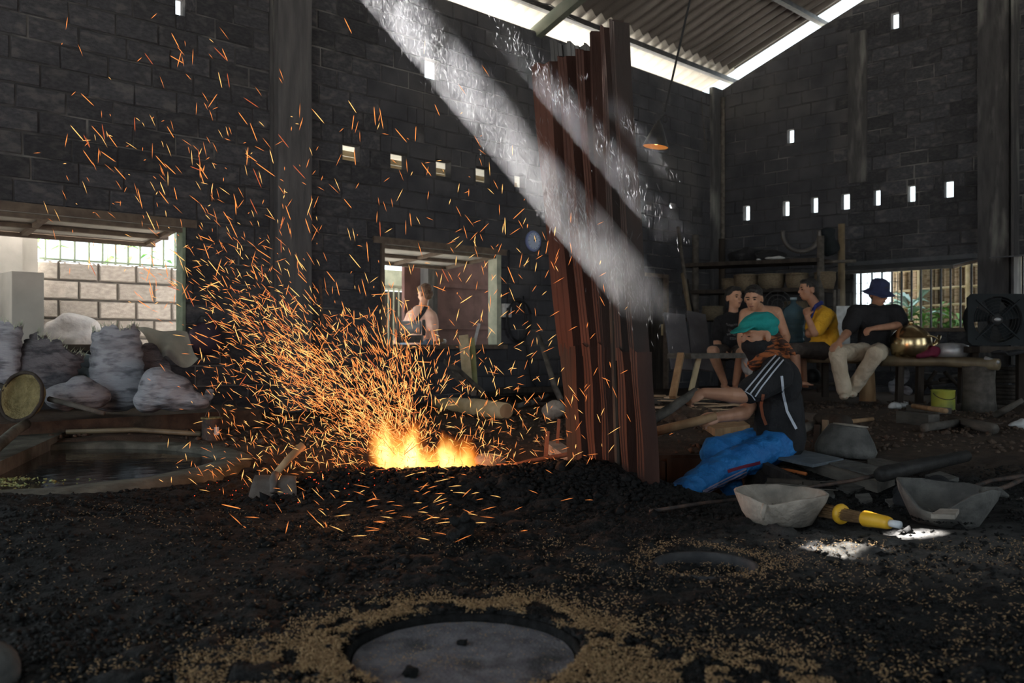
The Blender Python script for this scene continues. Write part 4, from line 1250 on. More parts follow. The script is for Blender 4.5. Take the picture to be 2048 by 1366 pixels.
# ---- sparks: glowing slivers thrown out of the fire
def sparks():
    P0 = []; D = []; L = []
    def emit(n, fn):
        for _ in range(n):
            r_ = fn()
            if r_ is None: continue
            P0.append(r_[0]); D.append(r_[1]); L.append(r_[2])
    O = np.array([FX - .02, FY, .05])
    pxm = 1 / 396.0                                # metres of one photo pixel at the fire
    def plume():
        q = R.random()
        if q < .56: ang = R.gauss(138, 8.5); rmax = 640
        elif q < .9: ang = R.gauss(108, 15); rmax = 400
        else: ang = R.uniform(70, 168); rmax = 330
        r_ = rmax * (R.random() ** .62) * (.5 + .5 * R.random()) + 15
        a = math.radians(ang)
        # the jet bends upwards as it slows down
        x = math.cos(a) * r_ + R.gauss(0, 14); z = math.sin(a) * r_ * .86 + R.gauss(0, 14) + (r_ / 560) ** 2 * 70
        p = O + np.array([x * pxm, R.gauss(0, .16), z * pxm])
        a2 = a + R.gauss(0, .22 if R.random() < .7 else 1.3)
        ln = R.gauss(24, 9) * (.5 + .5 * R.random()) * pxm * (1 if R.random() < .75 else .5)
        return p, (math.cos(a2), R.gauss(0, .3), math.sin(a2) * .9), max(ln, .012)
    emit(3000, plume)
    def near():
        x = R.gauss(-80, 150); z = abs(R.gauss(0, 70)) - 10
        if R.random() < .45: x = R.gauss(120, 130); z = abs(R.gauss(20, 90))
        p = O + np.array([x * pxm, R.gauss(-.05, .16), z * pxm])
        a2 = R.uniform(0, PI); ln = R.gauss(14, 4) * pxm
        return p, (math.cos(a2), R.gauss(0, .3), math.sin(a2)), max(ln, .012)
    emit(640, near)
    def leftlow():
        x = R.uniform(-440, -60); z = R.uniform(-30, 230) * (.4 + .6 * abs(x) / 440)
        p = O + np.array([x * pxm, R.gauss(0, .25), z * pxm]); a2 = math.radians(R.gauss(130, 28)); ln = R.gauss(13, 4) * pxm
        return p, (math.cos(a2), 0, math.sin(a2)), max(ln, .010)
    emit(420, leftlow)
    def high():
        px = R.gauss(390, 170) if R.random() < .75 else R.uniform(560, 1060); py = R.uniform(20, 620) if R.random() < .25 else R.gauss(380, 130)
        if px < 60 or px > 1150 or py < 5 or py > 640: return None
        if py < 220 and px > 480 and R.random() < .7: return None
        Y = FY + R.gauss(0, .25); p = np.array(at(px, py, Y))
        a2 = math.radians(R.gauss(115 if px < 560 else 95, 20)); ln = R.gauss(25, 9) * pxm
        if R.random() < .3: ln *= .4; a2 = R.uniform(0, PI)
        return p, (math.cos(a2), 0, math.sin(a2)), max(ln, .010)
    emit(430, high)
    def right():
        px = R.uniform(900, 1290); py = R.uniform(420, 930)
        if R.random() < (px - 880) / 420: return None
        p = np.array(at(px, py, FY - .1 + R.gauss(0, .15))); p[1] = min(p[1], 4.1) if px > 1100 else p[1]
        p = np.array(at(px, py, p[1]))
        a2 = math.radians(R.uniform(20, 140)); ln = R.gauss(17, 5) * pxm
        return p, (math.cos(a2), 0, math.sin(a2)), max(ln, .012)
    emit(330, right)
    def ground():
        px = R.gauss(780, 150); py = R.uniform(955, 1090)
        if R.random() < (py - 950) / 190: return None
        z = R.uniform(.01, .05); q = on(px, py); q.z += z
        a2 = R.gauss(.1, .5) if px > 680 else R.gauss(-.9, .5); ln = R.gauss(16, 6) * pxm
        return np.array(q), (math.cos(a2), 0, math.sin(a2) * .6), max(ln, .010)
    emit(230, ground)
    P_ = np.array(P0); D_ = np.array(D); L_ = np.array(L)
    k = ~((P_[:, 2] < gz(P_[:, 0], P_[:, 1]) + .012))
    return P_[k], D_[k], L_[k]
SP, SD, SL = sparks()
SD = SD / np.linalg.norm(SD, axis=1, keepdims=True)
order = np.argsort(-SL)
big, rest = order[:300], order[300:]
def sliver(L, w):
    m = MB(); h = L / 2
    m.v = [(-h, 0, 0), (-h * .6, w / 2, 0), (-h * .6, -w / 4, w * .43), (-h * .6, -w / 4, -w * .43), (h * .6, w / 2, 0), (h * .6, -w / 4, w * .43), (h * .6, -w / 4, -w * .43), (h, 0, 0)]
    m.f = [(0, 2, 1), (0, 3, 2), (0, 1, 3), (1, 2, 5, 4), (2, 3, 6, 5), (3, 1, 4, 6), (4, 5, 7), (5, 6, 7), (6, 4, 7)]
    return m
for i, j in enumerate(big):
    if i % 3 == 0: sm = sliver(1.0, 1.0)
    if i < 3:
        me = sliver(1.0, 1.0).mesh('spark'); me.materials.append((M['spark_o'], M['spark_y'], M['spark_r'])[i])
        if i == 0: SMS = []
        SMS.append(me)
for i, j in enumerate(big):
    o = bpy.data.objects.new('spark', SMS[0 if i % 5 < 3 else (1 if i % 5 == 3 else 2)]); COL.objects.link(o)
    o.location = SP[j]; o.rotation_mode = 'QUATERNION'; o.rotation_quaternion = Vector((1, 0, 0)).rotation_difference(Vector(SD[j]))
    o.scale = (SL[j], .0042, .0042)
    tag(o, 'long orange spark flying up from the charcoal fire', 'spark', 'long sparks above the fire')
far = rest[::3], rest[1::3], rest[2::3]
for k_, (ix, mm, nm) in enumerate(((far[0], 'spark_o', 'sparks'), (far[1], 'spark_y', 'bright_sparks'), (far[2], 'spark_o', 'thin_sparks'))):
    o = slivers_np(nm, SP[ix], SL[ix] * 1.15, np.full(len(ix), (.0044, .0048, .0034)[k_]), M[mm], ['shower of short orange sparks above the fire', 'shower of short bright yellow sparks around the fire', 'shower of short thin orange sparks around the fire'][k_], 'sparks', dirs=SD[ix])

# ---- smoke lit by the sunbeams, and ash flakes drifting in them
def smoke_mat(dens, L, seed):
    m = bpy.data.materials.new('smoke'); m.use_nodes = True
    nt = m.node_tree; nd = nt.nodes; lk = nt.links; nd.clear()
    out = nd.new('ShaderNodeOutputMaterial'); tc = nd.new('ShaderNodeTexCoord')
    mp = nd.new('ShaderNodeMapping'); mp.inputs['Location'].default_value = (seed, seed, 0); mp.inputs['Rotation'].default_value = (0, .5, .2); mp.inputs['Scale'].default_value = (9.0, 9, 4.2)
    lk.new(tc.outputs['Object'], mp.inputs[0])
    n1 = nd.new('ShaderNodeTexNoise'); n1.inputs['Scale'].default_value = 1.1; n1.inputs['Detail'].default_value = 5; n1.inputs['Distortion'].default_value = .6
    lk.new(mp.outputs[0], n1.inputs['Vector'])
    mr = nd.new('ShaderNodeMapRange'); mr.inputs['From Min'].default_value = .36; mr.inputs['From Max'].default_value = .62; lk.new(n1.outputs['Fac'], mr.inputs['Value'])
    # the smoke hangs below the roof and thins out towards the floor
    sp = nd.new('ShaderNodeSeparateXYZ'); lk.new(tc.outputs['Object'], sp.inputs[0])
    f1 = nd.new('ShaderNodeMapRange'); f1.interpolation_type = 'SMOOTHSTEP'; f1.inputs['From Min'].default_value = L[0]; f1.inputs['From Max'].default_value = L[1]; lk.new(sp.outputs['Z'], f1.inputs['Value'])
    f2 = nd.new('ShaderNodeMapRange'); f2.interpolation_type = 'SMOOTHSTEP'; f2.inputs['From Min'].default_value = L[3]; f2.inputs['From Max'].default_value = L[2]; lk.new(sp.outputs['Z'], f2.inputs['Value'])
    a = nd.new('ShaderNodeMath'); a.operation = 'MULTIPLY'; lk.new(mr.outputs[0], a.inputs[0]); lk.new(f1.outputs[0], a.inputs[1])
    b = nd.new('ShaderNodeMath'); b.operation = 'MULTIPLY'; lk.new(a.outputs[0], b.inputs[0]); lk.new(f2.outputs[0], b.inputs[1])
    c = nd.new('ShaderNodeMath'); c.operation = 'MULTIPLY'; c.inputs[1].default_value = dens; lk.new(b.outputs[0], c.inputs[0])
    v = nd.new('ShaderNodeVolumeScatter'); v.inputs['Color'].default_value = (.92, .93, 1, 1); v.inputs['Anisotropy'].default_value = 0.0
    lk.new(c.outputs[0], v.inputs['Density']); lk.new(v.outputs[0], out.inputs['Volume'])
    return m
def beam_smoke(h, rad, z0, z1, dens, Lz, seed, label, nflake):
    (hs, ht, P, f), r_ = h
    d = -SUNDIR
    a = f + d * ((z0 - f.z) / d.z); b = f + d * ((z1 - f.z) / d.z)
    mb = MB(); mb.path([a, b], [rad, rad], 16)
    c = (a + b) / 2
    mb.v = [(v[0] - c.x, v[1] - c.y, v[2] - c.z) for v in mb.v]
    o = mb.build('smoke', smoke_mat(dens, [q - c.z for q in Lz], seed)); o.location = c
    tag(o, label, 'smoke', None, 'stuff')
    # ash flakes
    n = nflake
    tt = NR.beta(1.6, 1.3, n); zz = Lz[0] + (Lz[3] - Lz[0]) * tt
    kk = (zz - f.z) / d.z
    off = NR.normal(0, r_ * .62, (n, 3))
    pts = np.array(f)[None] + np.array(d)[None] * kk[:, None] + off
    cl = vnoise(pts[:, 0] * 5 + seed, pts[:, 2] * 5)
    k = cl > .30; pts = pts[k]; n = len(pts)
    dd = np.stack([NR.normal(-.15, .35, n), NR.normal(0, .3, n), NR.normal(1, .2, n)], -1)
    return pts, dd
b1 = beam_smoke(SUNH[0], .095, .60, 3.4, .95, (.70, .86, 1.45, 2.5), 1.0, 'pale smoke lit by the widest sunbeam, from top centre down across the sheets', 4200)
b2 = beam_smoke(SUNH[1], .07, .85, 2.3, .32, (1.0, 1.2, 1.4, 1.9), 5.0, 'thin smoke lit by the middle sunbeam over the rusty sheets', 420)
b3 = beam_smoke(SUNH[2], .045, 1.1, 2.0, .32, (1.25, 1.35, 1.45, 1.7), 9.0, 'faint smoke lit by the narrow sunbeam left of the lamp', 110)
PTS = np.concatenate([b1[0], b2[0], b3[0]]); DD = np.concatenate([b1[1], b2[1], b3[1]])
M['ashflake'] = mat('ash_flake', (.13, .13, .14), .9)
slivers_np('ash_flakes', PTS, NR.uniform(.012, .045, len(PTS)), NR.uniform(.0007, .0013, len(PTS)), M['ashflake'], 'white ash flakes drifting in the sunbeams', 'ash', dirs=DD)
# ================================================================== THE SHEET METAL SCREEN
def ribbed_sheet(b0, b1, t0, t1, prof, thick=.002, nv=10, bow=0.0):
    """sheet between a bottom edge and a top edge; prof = list of (u 0..1, offset m)"""
    b0, b1, t0, t1 = map(Vector, (b0, b1, t0, t1))
    m = MB(); nrm = (b1 - b0).cross(t0 - b0).normalized()
    if nrm.y > 0: nrm = -nrm
    n = len(prof)
    for side in (0, 1):
        for i in range(nv + 1):
            k = i / nv
            l = b0.lerp(t0, k); r_ = b1.lerp(t1, k)
            for (u, off) in prof:
                wv = .004 * math.sin(k * 9 + u * 7) + bow * math.sin(PI * k)
                p = l.lerp(r_, u) + nrm * (off + wv - side * thick)
                if i == nv: p.z += .012 * math.sin(u * 17)
                m.v.append(tuple(p))
    N = n * (nv + 1)
    for i in range(nv):
        for j in range(n - 1):
            q = i * n + j
            m.f.append((q, q + 1, q + n + 1, q + n)); m.f.append((N + q, N + q + n, N + q + n + 1, N + q + 1))
    for j in range(n - 1):
        m.f.append((j, N + j, N + j + 1, j + 1)); q = nv * n + j; m.f.append((q, q + 1, N + q + 1, N + q))
    for i in range(nv):
        q = i * n; m.f.append((q, q + n, N + q + n, N + q)); q = i * n + n - 1; m.f.append((q, N + q, N + q + n, q + n))
    return m
def boxrib(bands, depth, micro=.004):
    """bands: list of (u0, u1) of raised flats, recessed in between"""
    P = []
    for (a, b) in bands:
        w = b - a
        P += [(a, -depth), (a + .012, 0), (a + w * .3, 0), (a + w * .33, micro), (a + w * .37, 0), (a + w * .62, 0), (a + w * .65, micro), (a + w * .69, 0), (b - .012, 0), (b, -depth)]
    return P
screen = PB('sheet_screen', 'tall leaning screen of rusty ribbed metal sheets right of the fire', 'screen', (.45, 4.4, -.02))
dL, dM, dR = 4.78, 4.42, 4.06
# left sheet (upper and lower piece), right sheet (upper and lower), and the bare grey sheet behind
prL = boxrib([(0, .36), (.50, .70), (.84, 1.0)], .055)
prR = boxrib([(0, .08), (.40, .62), (.82, 1.0)], .075)
screen.part(ribbed_sheet(at(1118, 712, dL), at(1212, 712, dM), at(1062, 133, dL - .03), at(1168, 96, dM), prL, bow=.01), 'ribbed_sheet', M['sheet_rust'], label='upper left rusty ribbed sheet with a torn top edge')
screen.part(ribbed_sheet(at(1137, 942, dL), at(1222, 965, dM - .02), at(1119, 690, dL - .02), at(1210, 690, dM - .025), prL), 'ribbed_sheet', M['sheet_rust'], label='lower left rusty ribbed sheet lit orange by the fire')
screen.part(ribbed_sheet(at(1205, 720, dM - .02), at(1272, 724, dR), at(1180, 68, dM - .02), at(1228, 38, dR + .02), prR, bow=.005), 'ribbed_sheet', M['sheet_rust'], label='upper right rusty ribbed sheet, tallest of the screen')
screen.part(ribbed_sheet(at(1216, 1000, dM - .05), at(1296, 1052, dR - .02), at(1204, 700, dM - .05), at(1274, 700, dR - .02), prR), 'ribbed_sheet', M['sheet_rust'], label='lower right dark rusty ribbed sheet')
screen.part(ribbed_sheet(at(1150, 690, 4.74), at(1215, 690, 4.70), at(1098, 80, 4.74), at(1184, 92, 4.70), boxrib([(0, .3), (.4, .7), (.8, 1)], .03)), 'ribbed_sheet', M['sheet_grey'], label='bare grey ribbed sheet behind the rusty ones')
screen.part(MB().tube(at(1240, 1040, 4.3), at(1205, 60, 4.45), .016, n=8), 'pole', M['wood_dark'])

# ---- long rods from the smith's hands into the fire
def rod(name, pts, r, m, label, cat, group=None, n=8):
    return solo(MB().path(pts, r, n), name, m, label, cat, group, True)
tg = PB('fire_rake', 'long wooden handled iron rod reaching from the lower hand into the fire', 'tool', at(1300, 868, 4.98))
tg.part(MB().path([at(1432, 832, 4.98), at(1400, 841, 4.98), at(1290, 868, 4.95)], [.022, .026, .027], 10), 'handle', M['wood_warm'], True)
tg.part(MB().path([at(1290, 868, 4.95), at(1125, 911, 4.88), at(1060, 922, 4.86), at(965, 948, 4.66)], [.016, .013, .012, .010], 8), 'iron_rod', M['iron_rust'], True)
tg.part(MB().path([at(990, 945, 4.74), at(995, 930, 4.74), at(1010, 928, 4.74), at(1016, 940, 4.74)], .008, 6), 'hook', M['iron_rust'], True)
t2 = PB('hammer', 'long thick wooden handle gripped by the upper hand behind the screen', 'tool', at(1300, 830, 4.8))
t2.part(MB().path([at(1392, 782, 4.95), at(1340, 818, 4.85), at(1285, 850, 4.78)], [.022, .027, .030], 10), 'handle', M['wood_grey'], True)
t2.part(MB().bar(at(1285, 850, 4.78), at(1232, 876, 4.74), .08, .08), 'hammer_head', M['iron'])
# pegs and kerb beside the fire, left of the screen
solo(MB().bar(at(1095, 862, 5.1), at(1089, 950, 5.1), .016, .024), 'iron_peg', M['iron_rust'], 'square iron peg standing left of the screen foot', 'peg')
solo(MB().bar(at(1118, 838, 5.25), at(1112, 930, 5.25), .014, .018), 'iron_peg', M['iron_rust'], 'thin iron peg right behind the square peg', 'peg')
solo(MB().bar(at(1103, 892, 5.3), at(1150, 925, 4.95), .09, .06), 'firebrick', M['stone'], 'long firebrick lying slanted behind the iron rod', 'brick')
solo(MB().bar(at(1100, 948, 4.72), at(1140, 925, 4.62), .03, .03), 'iron_offcut', M['iron_rust'], 'short iron bar lying at the left foot of the screen', 'bar')
m = MB(); m.lathe([(.0, 0), (.10, .0), (.085, .05), (.05, .08), (0, .085)], at(978, 925, 5.15) - Vector((0, 0, .03)), 12, wob=.12)
solo(m, 'ash_heap', M['stone'], 'small pale ash heap right behind the fire', 'ash', None, True)

# ================================================================== SHOVEL, BASIN AND THINGS ON THE LEFT
sp_ = PB('shovel', 'square bladed shovel standing in the charcoal left of the fire', 'shovel', on(540, 1015))
P = [at(508, 951, 3.98), at(591, 953, 3.98), at(596, 1018, 3.86), at(488, 1024, 3.86)]
m = MB(); n = 8
for j in range(n + 1):
    v = j / n
    for i in range(n + 1):
        u = i / n; p = P[0].lerp(P[1], u).lerp(P[3].lerp(P[2], u), v)
        p.y += .018 * (1 - (2 * u - 1) ** 2) + (.0 if v > .12 else .012)
        if v < .3: p.y -= .02 * max(0, 1 - abs(u - .5) * 7)
        m.v.append(tuple(p))
NN = (n + 1) ** 2
m.v += [(v[0], v[1] + .004, v[2]) for v in m.v]
for j in range(n):
    for i in range(n):
        if j == 0 and i in (3, 4): continue
        q = j * (n + 1) + i; m.f.append((q, q + 1, q + n + 2, q + n + 1)); m.f.append((NN + q, NN + q + n + 1, NN + q + n + 2, NN + q + 1))
for i in range(n):
    m.f.append((i, NN + i, NN + i + 1, i + 1)); q = n * (n + 1) + i; m.f.append((q, q + 1, NN + q + 1, NN + q))
    a, b = i * (n + 1), (i + 1) * (n + 1); m.f.append((a, b, NN + b, NN + a)); a += n; b += n; m.f.append((a, NN + a, NN + b, b))
M['shovel'] = mat('shovel_iron', (.085, .07, .062), .7, .2, col2=(.15, .125, .11), scale=16, bump=.4)
sp_.part(m, 'blade', M['shovel'], True)
sp_.part(MB().path([at(545, 985, 3.91), at(547, 958, 3.96), at(551, 948, 3.99)], [.012, .018, .018], 8), 'socket', M['shovel'], True)
sp_.part(MB().path([at(551, 948, 3.99), at(575, 920, 4.05), at(606, 890, 4.10)], [.015, .017, .019], 10), 'handle', M['wood_warm'], True)

bx, by = -2.55, 4.78
bs = PB('water_basin', 'round concrete quenching basin full of dark water at the left', 'basin', (bx, by, -.22))
prof = [(.90, -.20), (.905, -.03), (.92, .005), (1.06, .012), (1.11, -.005), (1.13, -.06), (1.15, -.24)]
m = MB(); m.lathe(prof, (bx, by, 0), 72)
sweep_noise(m, .012, 4)
bs.part(m, 'basin_rim', M['concrete'], True)
m = MB(); m.v.append((bx, by, -.022))
for i in range(1, 5):
    for k in range(48):
        a = 2 * PI * k / 48; m.v.append((bx + math.cos(a) * .23 * i, by + math.sin(a) * .23 * i, -.022))
for k in range(48): m.f.append((0, 1 + k, 1 + (k + 1) % 48))
for i in range(3):
    for k in range(48):
        a = 1 + i * 48; m.f.append((a + k, a + 48 + k, a + 48 + (k + 1) % 48, a + (k + 1) % 48))
bs.part(m, 'water', M['water'], True)
n = 800; a = NR.normal(0, 1, n); X = -2.62 + a * .20 + NR.normal(0, .05, n); Y = 4.33 + NR.normal(0, .075, n) - a * .02
k = np.hypot(X - bx, Y - by) < .88
k &= vnoise(X * 9, Y * 12) > .42; X, Y = X[k], Y[k]
sz = NR.uniform(.004, .012, len(X))
lumps_np('algae', np.stack([X, Y, np.full(len(X), -.021)], -1), sz, M['algae'], 'yellow green scum floating at the left of the dark water', 'scum', .15)
# kerb with slanted concrete left of the basin
m = MB(); m.bar(gr(-30, 862, .02), gr(135, 868, .02), .10, .10); m.bar(gr(-20, 880, .06), gr(118, 868, .06), .30, .06)
m = MB(); pts = [(-60, 850), (135, 862), (-5, 925), (-60, 940)]
top = [gr(x, y, .05) for x, y in pts]; m.add([tuple(p) for p in top] + [(p.x, p.y, -.2) for p in top], [(3, 2, 1, 0), (4, 5, 6, 7), (0, 1, 5, 4), (1, 2, 6, 5), (2, 3, 7, 6), (3, 0, 4, 7)])
m.f[0] = (0, 1, 2, 3)
solo(m, 'concrete_slab', M['concrete'], 'slanted dark concrete slab at the left edge beside the basin', 'slab')
rod('pole', [gr(132, 864, .06), gr(270, 860, .06), gr(402, 868, .06)], [.016, .018, .017], M['bamboo'], 'long bamboo pole lying behind the water basin', 'pole')
# tin can with wire handle
c = gr(418, 884, .015); c.y += .05
can = PB('tin_can', 'dark tin can with a wire handle standing on the basin rim', 'can', c)
can.part(MB().lathe([(0, .0), (.062, 0), (.064, .01), (.061, .02), (.061, .135), (.064, .145), (.058, .145), (.057, .02), (0, .02)], c, 24), 'can_body', M['iron'], True)
can.part(MB().lathe([(.060, .144), (.068, .148), (.066, .156), (.058, .152)], c, 24, close=True), 'can_rim', M['burlap'], True)
can.part(MB().box((c.x + .045, c.y - .04, c.z + .07), (.03, .004, .05), Matrix.Rotation(.8, 3, 'Z')), 'paper_label', M['ceramic'])
can.part(MB().path([c + Vector((-.05 * math.cos(t) + .01, 0, .14 + .075 * math.sin(t))) for t in np.linspace(0, PI, 12)], .004, 5), 'wire_handle', M['iron'], True)
# looped wires behind the can
q = gr(455, 845, .03)
rod('wire_loop', [q + Vector((.07 * math.cos(t), .05, .08 + .09 * math.sin(t))) for t in np.linspace(-2.2, 3.6, 22)], .005, M['iron'], 'bent wire loop standing behind the tin can', 'wire')
rod('wire_coil', [q + Vector((.08 + .035 * math.cos(t), -.15, .03 + .06 * math.sin(t))) for t in np.linspace(0, 6.2, 20)], .006, M['iron'], 'small wire ring leaning right of the tin can', 'wire')
# cup in the shadow
c = gr(521, 818, .02)
cup = PB('cup', 'small white cup on the floor in the shadow behind the sparks', 'cup', c)
cup.part(MB().lathe([(0, 0), (.028, 0), (.036, .02), (.042, .06), (.039, .06), (.032, .02), (0, .012)], c, 20), 'bowl', M['ceramic'], True)
cup.part(MB().path([c + Vector((.038 + .018 * math.sin(t), 0, .032 + .018 * math.cos(t))) for t in np.linspace(0, PI, 8)], .004, 5), 'handle', M['ceramic'], True)

# ---- sacks along the left wall
def sack(name, mt, base, top, r0, r1, label, fray=True, flat=.62, wr=.03, seed=0, group='charcoal sacks by the left window'):
    """open sack: a soft tube from base to top with creases"""
    base, top = Vector(base), Vector(top); ax = (top - base); L = ax.length
    m = MB(); n, k = 40, 26
    q = Vector((0, 0, 1)).rotation_difference(ax.normalized()).to_matrix()
    for i in range(k + 1):
        v = i / k
        r_ = r0 * (1 - v) + r1 * v + .05 * math.sin(PI * v) * (r0 + r1)
        if v < .12: r_ *= (.35 + .65 * math.sqrt(v / .12))
        for j in range(n):
            t = 2 * PI * j / n
            cr = 1 + wr * math.sin(v * 46 + 2.2 * math.sin(t * 2 + seed) + seed) * (.3 + v) + .03 * math.sin(3 * t + seed + 4 * v)
            p = Vector((math.cos(t) * r_ * cr, math.sin(t) * r_ * cr * flat, v * L))
            if i == k: p.z += .02 * math.sin(5 * t + seed) + .012 * math.sin(13 * t)
            m.v.append(tuple(base + q @ p))
    for i in range(k):
        for j in range(n):
            m.f.append((i * n + j, i * n + (j + 1) % n, (i + 1) * n + (j + 1) % n, (i + 1) * n + j))
    m.f.append(tuple(reversed(range(n))))
    # content just below the mouth
    c0 = len(m.v)
    b = (k - 2) * n
    s = PB(name, label, 'sack', base + Vector((0, 0, -r0 * .2)), group)
    fill = MB(); fill.v = [m.v[b + j] for j in range(n)]; fill.v.append(tuple(base + ax * .97)); fill.f = [(j, (j + 1) % n, n) for j in range(n)]
    s.part(m, 'sack_cloth', mt, True)
    if fray:
        s.part(fill, 'charcoal_fill', M['coal'])
        fm = MB()
        for j in range(90):
            t = 2 * PI * j / 90; jj = int(j / 90 * n)
            p = Vector(m.v[k * n + jj]); p += (s.base)
            d = (ax.normalized() * R.uniform(.015, .05) + Vector((R.uniform(-.02, .02), R.uniform(-.02, .02), 0)))
            fm.add([p + Vector((.004, 0, -.01)), p + Vector((-.004, 0, -.01)), p + d], [(0, 1, 2), (2, 1, 0)])
        fr = s.part(fm, 'frayed_hem', M['sack_fray'])
        fr['kind'] = 'stuff'
    return s.o
SD_ = 6.6
def sk(px, py, d=SD_): return at(px, py, d)
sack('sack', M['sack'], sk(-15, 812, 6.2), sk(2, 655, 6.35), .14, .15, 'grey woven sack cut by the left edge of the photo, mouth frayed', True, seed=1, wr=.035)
sack('sack', M['sack_dark'], sk(62, 775, 6.4), sk(118, 690, 6.5), .22, .20, 'dark creased sack leaning right with a green frayed mouth', True, seed=2, wr=.05)
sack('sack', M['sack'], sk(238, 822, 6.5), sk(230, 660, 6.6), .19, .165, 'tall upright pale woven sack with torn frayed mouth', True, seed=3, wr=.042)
def softlump(name, pts, mt, label, cat, group, voxel=.018, disp=(.012, 9), it=5, seed=0):
    m = MB()
    for p, r_ in pts: m.ell(p, r_, n=14, m=10)
    m = fuse(m, voxel, it, .6, disp + (seed,))
    return solo(m, name, mt, label, cat, group, True)
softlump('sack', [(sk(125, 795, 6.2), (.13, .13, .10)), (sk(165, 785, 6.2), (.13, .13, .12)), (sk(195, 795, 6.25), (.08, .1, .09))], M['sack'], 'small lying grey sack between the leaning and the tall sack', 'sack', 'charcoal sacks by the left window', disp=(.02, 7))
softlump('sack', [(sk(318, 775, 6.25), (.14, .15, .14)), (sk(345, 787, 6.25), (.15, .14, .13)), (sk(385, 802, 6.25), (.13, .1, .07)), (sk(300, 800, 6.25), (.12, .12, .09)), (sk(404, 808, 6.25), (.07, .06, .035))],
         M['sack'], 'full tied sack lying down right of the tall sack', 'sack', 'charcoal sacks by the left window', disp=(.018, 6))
softlump('plastic_bag', [(sk(170, 722, 6.75), (.07, .05, .05)), (sk(162, 745, 6.7), (.08, .05, .035)), (sk(188, 752, 6.7), (.05, .05, .05))], M['plastic_blue'], 'crumpled pale blue plastic bag between the leaning and tall sacks', 'bag', None, .012, (.02, 14))
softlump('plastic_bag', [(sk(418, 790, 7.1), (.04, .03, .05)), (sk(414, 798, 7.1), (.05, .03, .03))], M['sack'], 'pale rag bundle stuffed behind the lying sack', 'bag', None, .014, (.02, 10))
# draped empty sack over the sill
m = MB(); nu, nv = 26, 16
cor = [sk(272, 655, 7.0), sk(372, 665, 7.25), sk(390, 722, 7.0), sk(300, 700, 6.75)]
for j in range(nv + 1):
    for i in range(nu + 1):
        u, v = i / nu, j / nv; p = cor[0].lerp(cor[1], u).lerp(cor[3].lerp(cor[2], u), v)
        p.z += .03 * math.sin(u * 9 + v * 4) * (.3 + v) - .05 * math.sin(PI * u) * v; p.y += .05 * math.sin(u * 7 + 1) * (.4 + v)
        m.v.append(tuple(p))
for j in range(nv):
    for i in range(nu):
        q = j * (nu + 1) + i; m.f.append((q, q + 1, q + nu + 2, q + nu + 1))
NV = len(m.v); m.v += [(v[0], v[1] + .006, v[2] + .002) for v in m.v]; m.f += [tuple(reversed([a + NV for a in f])) for f in list(m.f)]
solo(m, 'empty_sack', M['tarp'], 'flattened pale sack draped over the sill right of the tall sack', 'sack', None, True)
softlump('dark_sack', [(sk(298, 718, 6.85), (.10, .06, .13)), (sk(318, 742, 6.85), (.09, .06, .12))], M['sack_dark'], 'dark limp sack hanging below the draped pale one', 'sack', None, .016, (.02, 8))
# low ledge the sacks lean on
struct(slab(sA(395, .1), 11.2, .02, 1.22, -.1, .13, 'trim_13', M['dirt']))
# basket scoop on a pole
c = sk(50, 795, 5.7)
bk = PB('basket_scoop', 'shallow round burlap covered basket standing on edge on its pole', 'basket', sk(50, 835, 5.7))
rq = Matrix.Rotation(math.radians(78), 3, 'X') @ Matrix.Identity(3)
rq = Matrix.Rotation(math.radians(-14), 3, 'Z') @ Matrix.Rotation(math.radians(76), 3, 'X')
m = MB().lathe([(0, -.05), (.08, -.048), (.125, -.03), (.150, .01), (.158, .03), (.150, .034), (.138, .01), (.115, -.015), (.07, -.03), (0, -.034)], c, 32, rq, wob=.03)
sweep_noise(m, .022, 13); bk.part(m, 'basket_bowl', M['burlap'], True)
bk.part(MB().path([c + rq @ Vector((.156 * math.cos(t), .156 * math.sin(t), .033 + .003 * math.sin(9 * t))) for t in np.linspace(0, 2 * PI, 40)], .012, 7, False), 'basket_hoop', M['wood_dark'], True)
bk.part(MB().path([sk(98, 798, 5.72), sk(150, 811, 5.66), sk(208, 827, 5.6)], [.018, .017, .015], 9), 'pole', M['wood_grey'], True)
bk.part(MB().path([sk(-30, 762, 5.74), sk(15, 776, 5.74)], [.018, .018], 8), 'pole', M['wood_grey'], True)
rod('stick', [sk(0, 905, 4.6) + Vector((-.05, 0, 0)), sk(30, 862, 5.1), sk(52, 848, 5.3)], .03, M['concrete'], 'grey slanting stick at the left edge in front of the basin', 'stick')
# dark round disc hanging on the wall
c = wallpt(413, 677, .10)
dsc = thing('hanging_disc', 'dark purple round metal disc hanging by the left window jamb', 'disc', c, BROT)
ry = Matrix.Rotation(-PI / 2, 3, 'X')
M['disc'] = mat('disc', (.05, .035, .055), .5, .4, col2=(.08, .055, .08), scale=8, bump=.3)
MB().lathe([(0, .02), (.13, .02), (.15, .0), (.15, -.05), (.14, -.055), (.13, 0), (0, .0)], n=32, rot=ry).build('disc_face', M['disc'], dsc, True)
MB().path([(-.10, -.02, .12), (-.03, -.03, .2), (.04, -.03, .2), (.10, -.02, .12)], .006, 5).build('hanging_cord', M['rubber'], dsc)
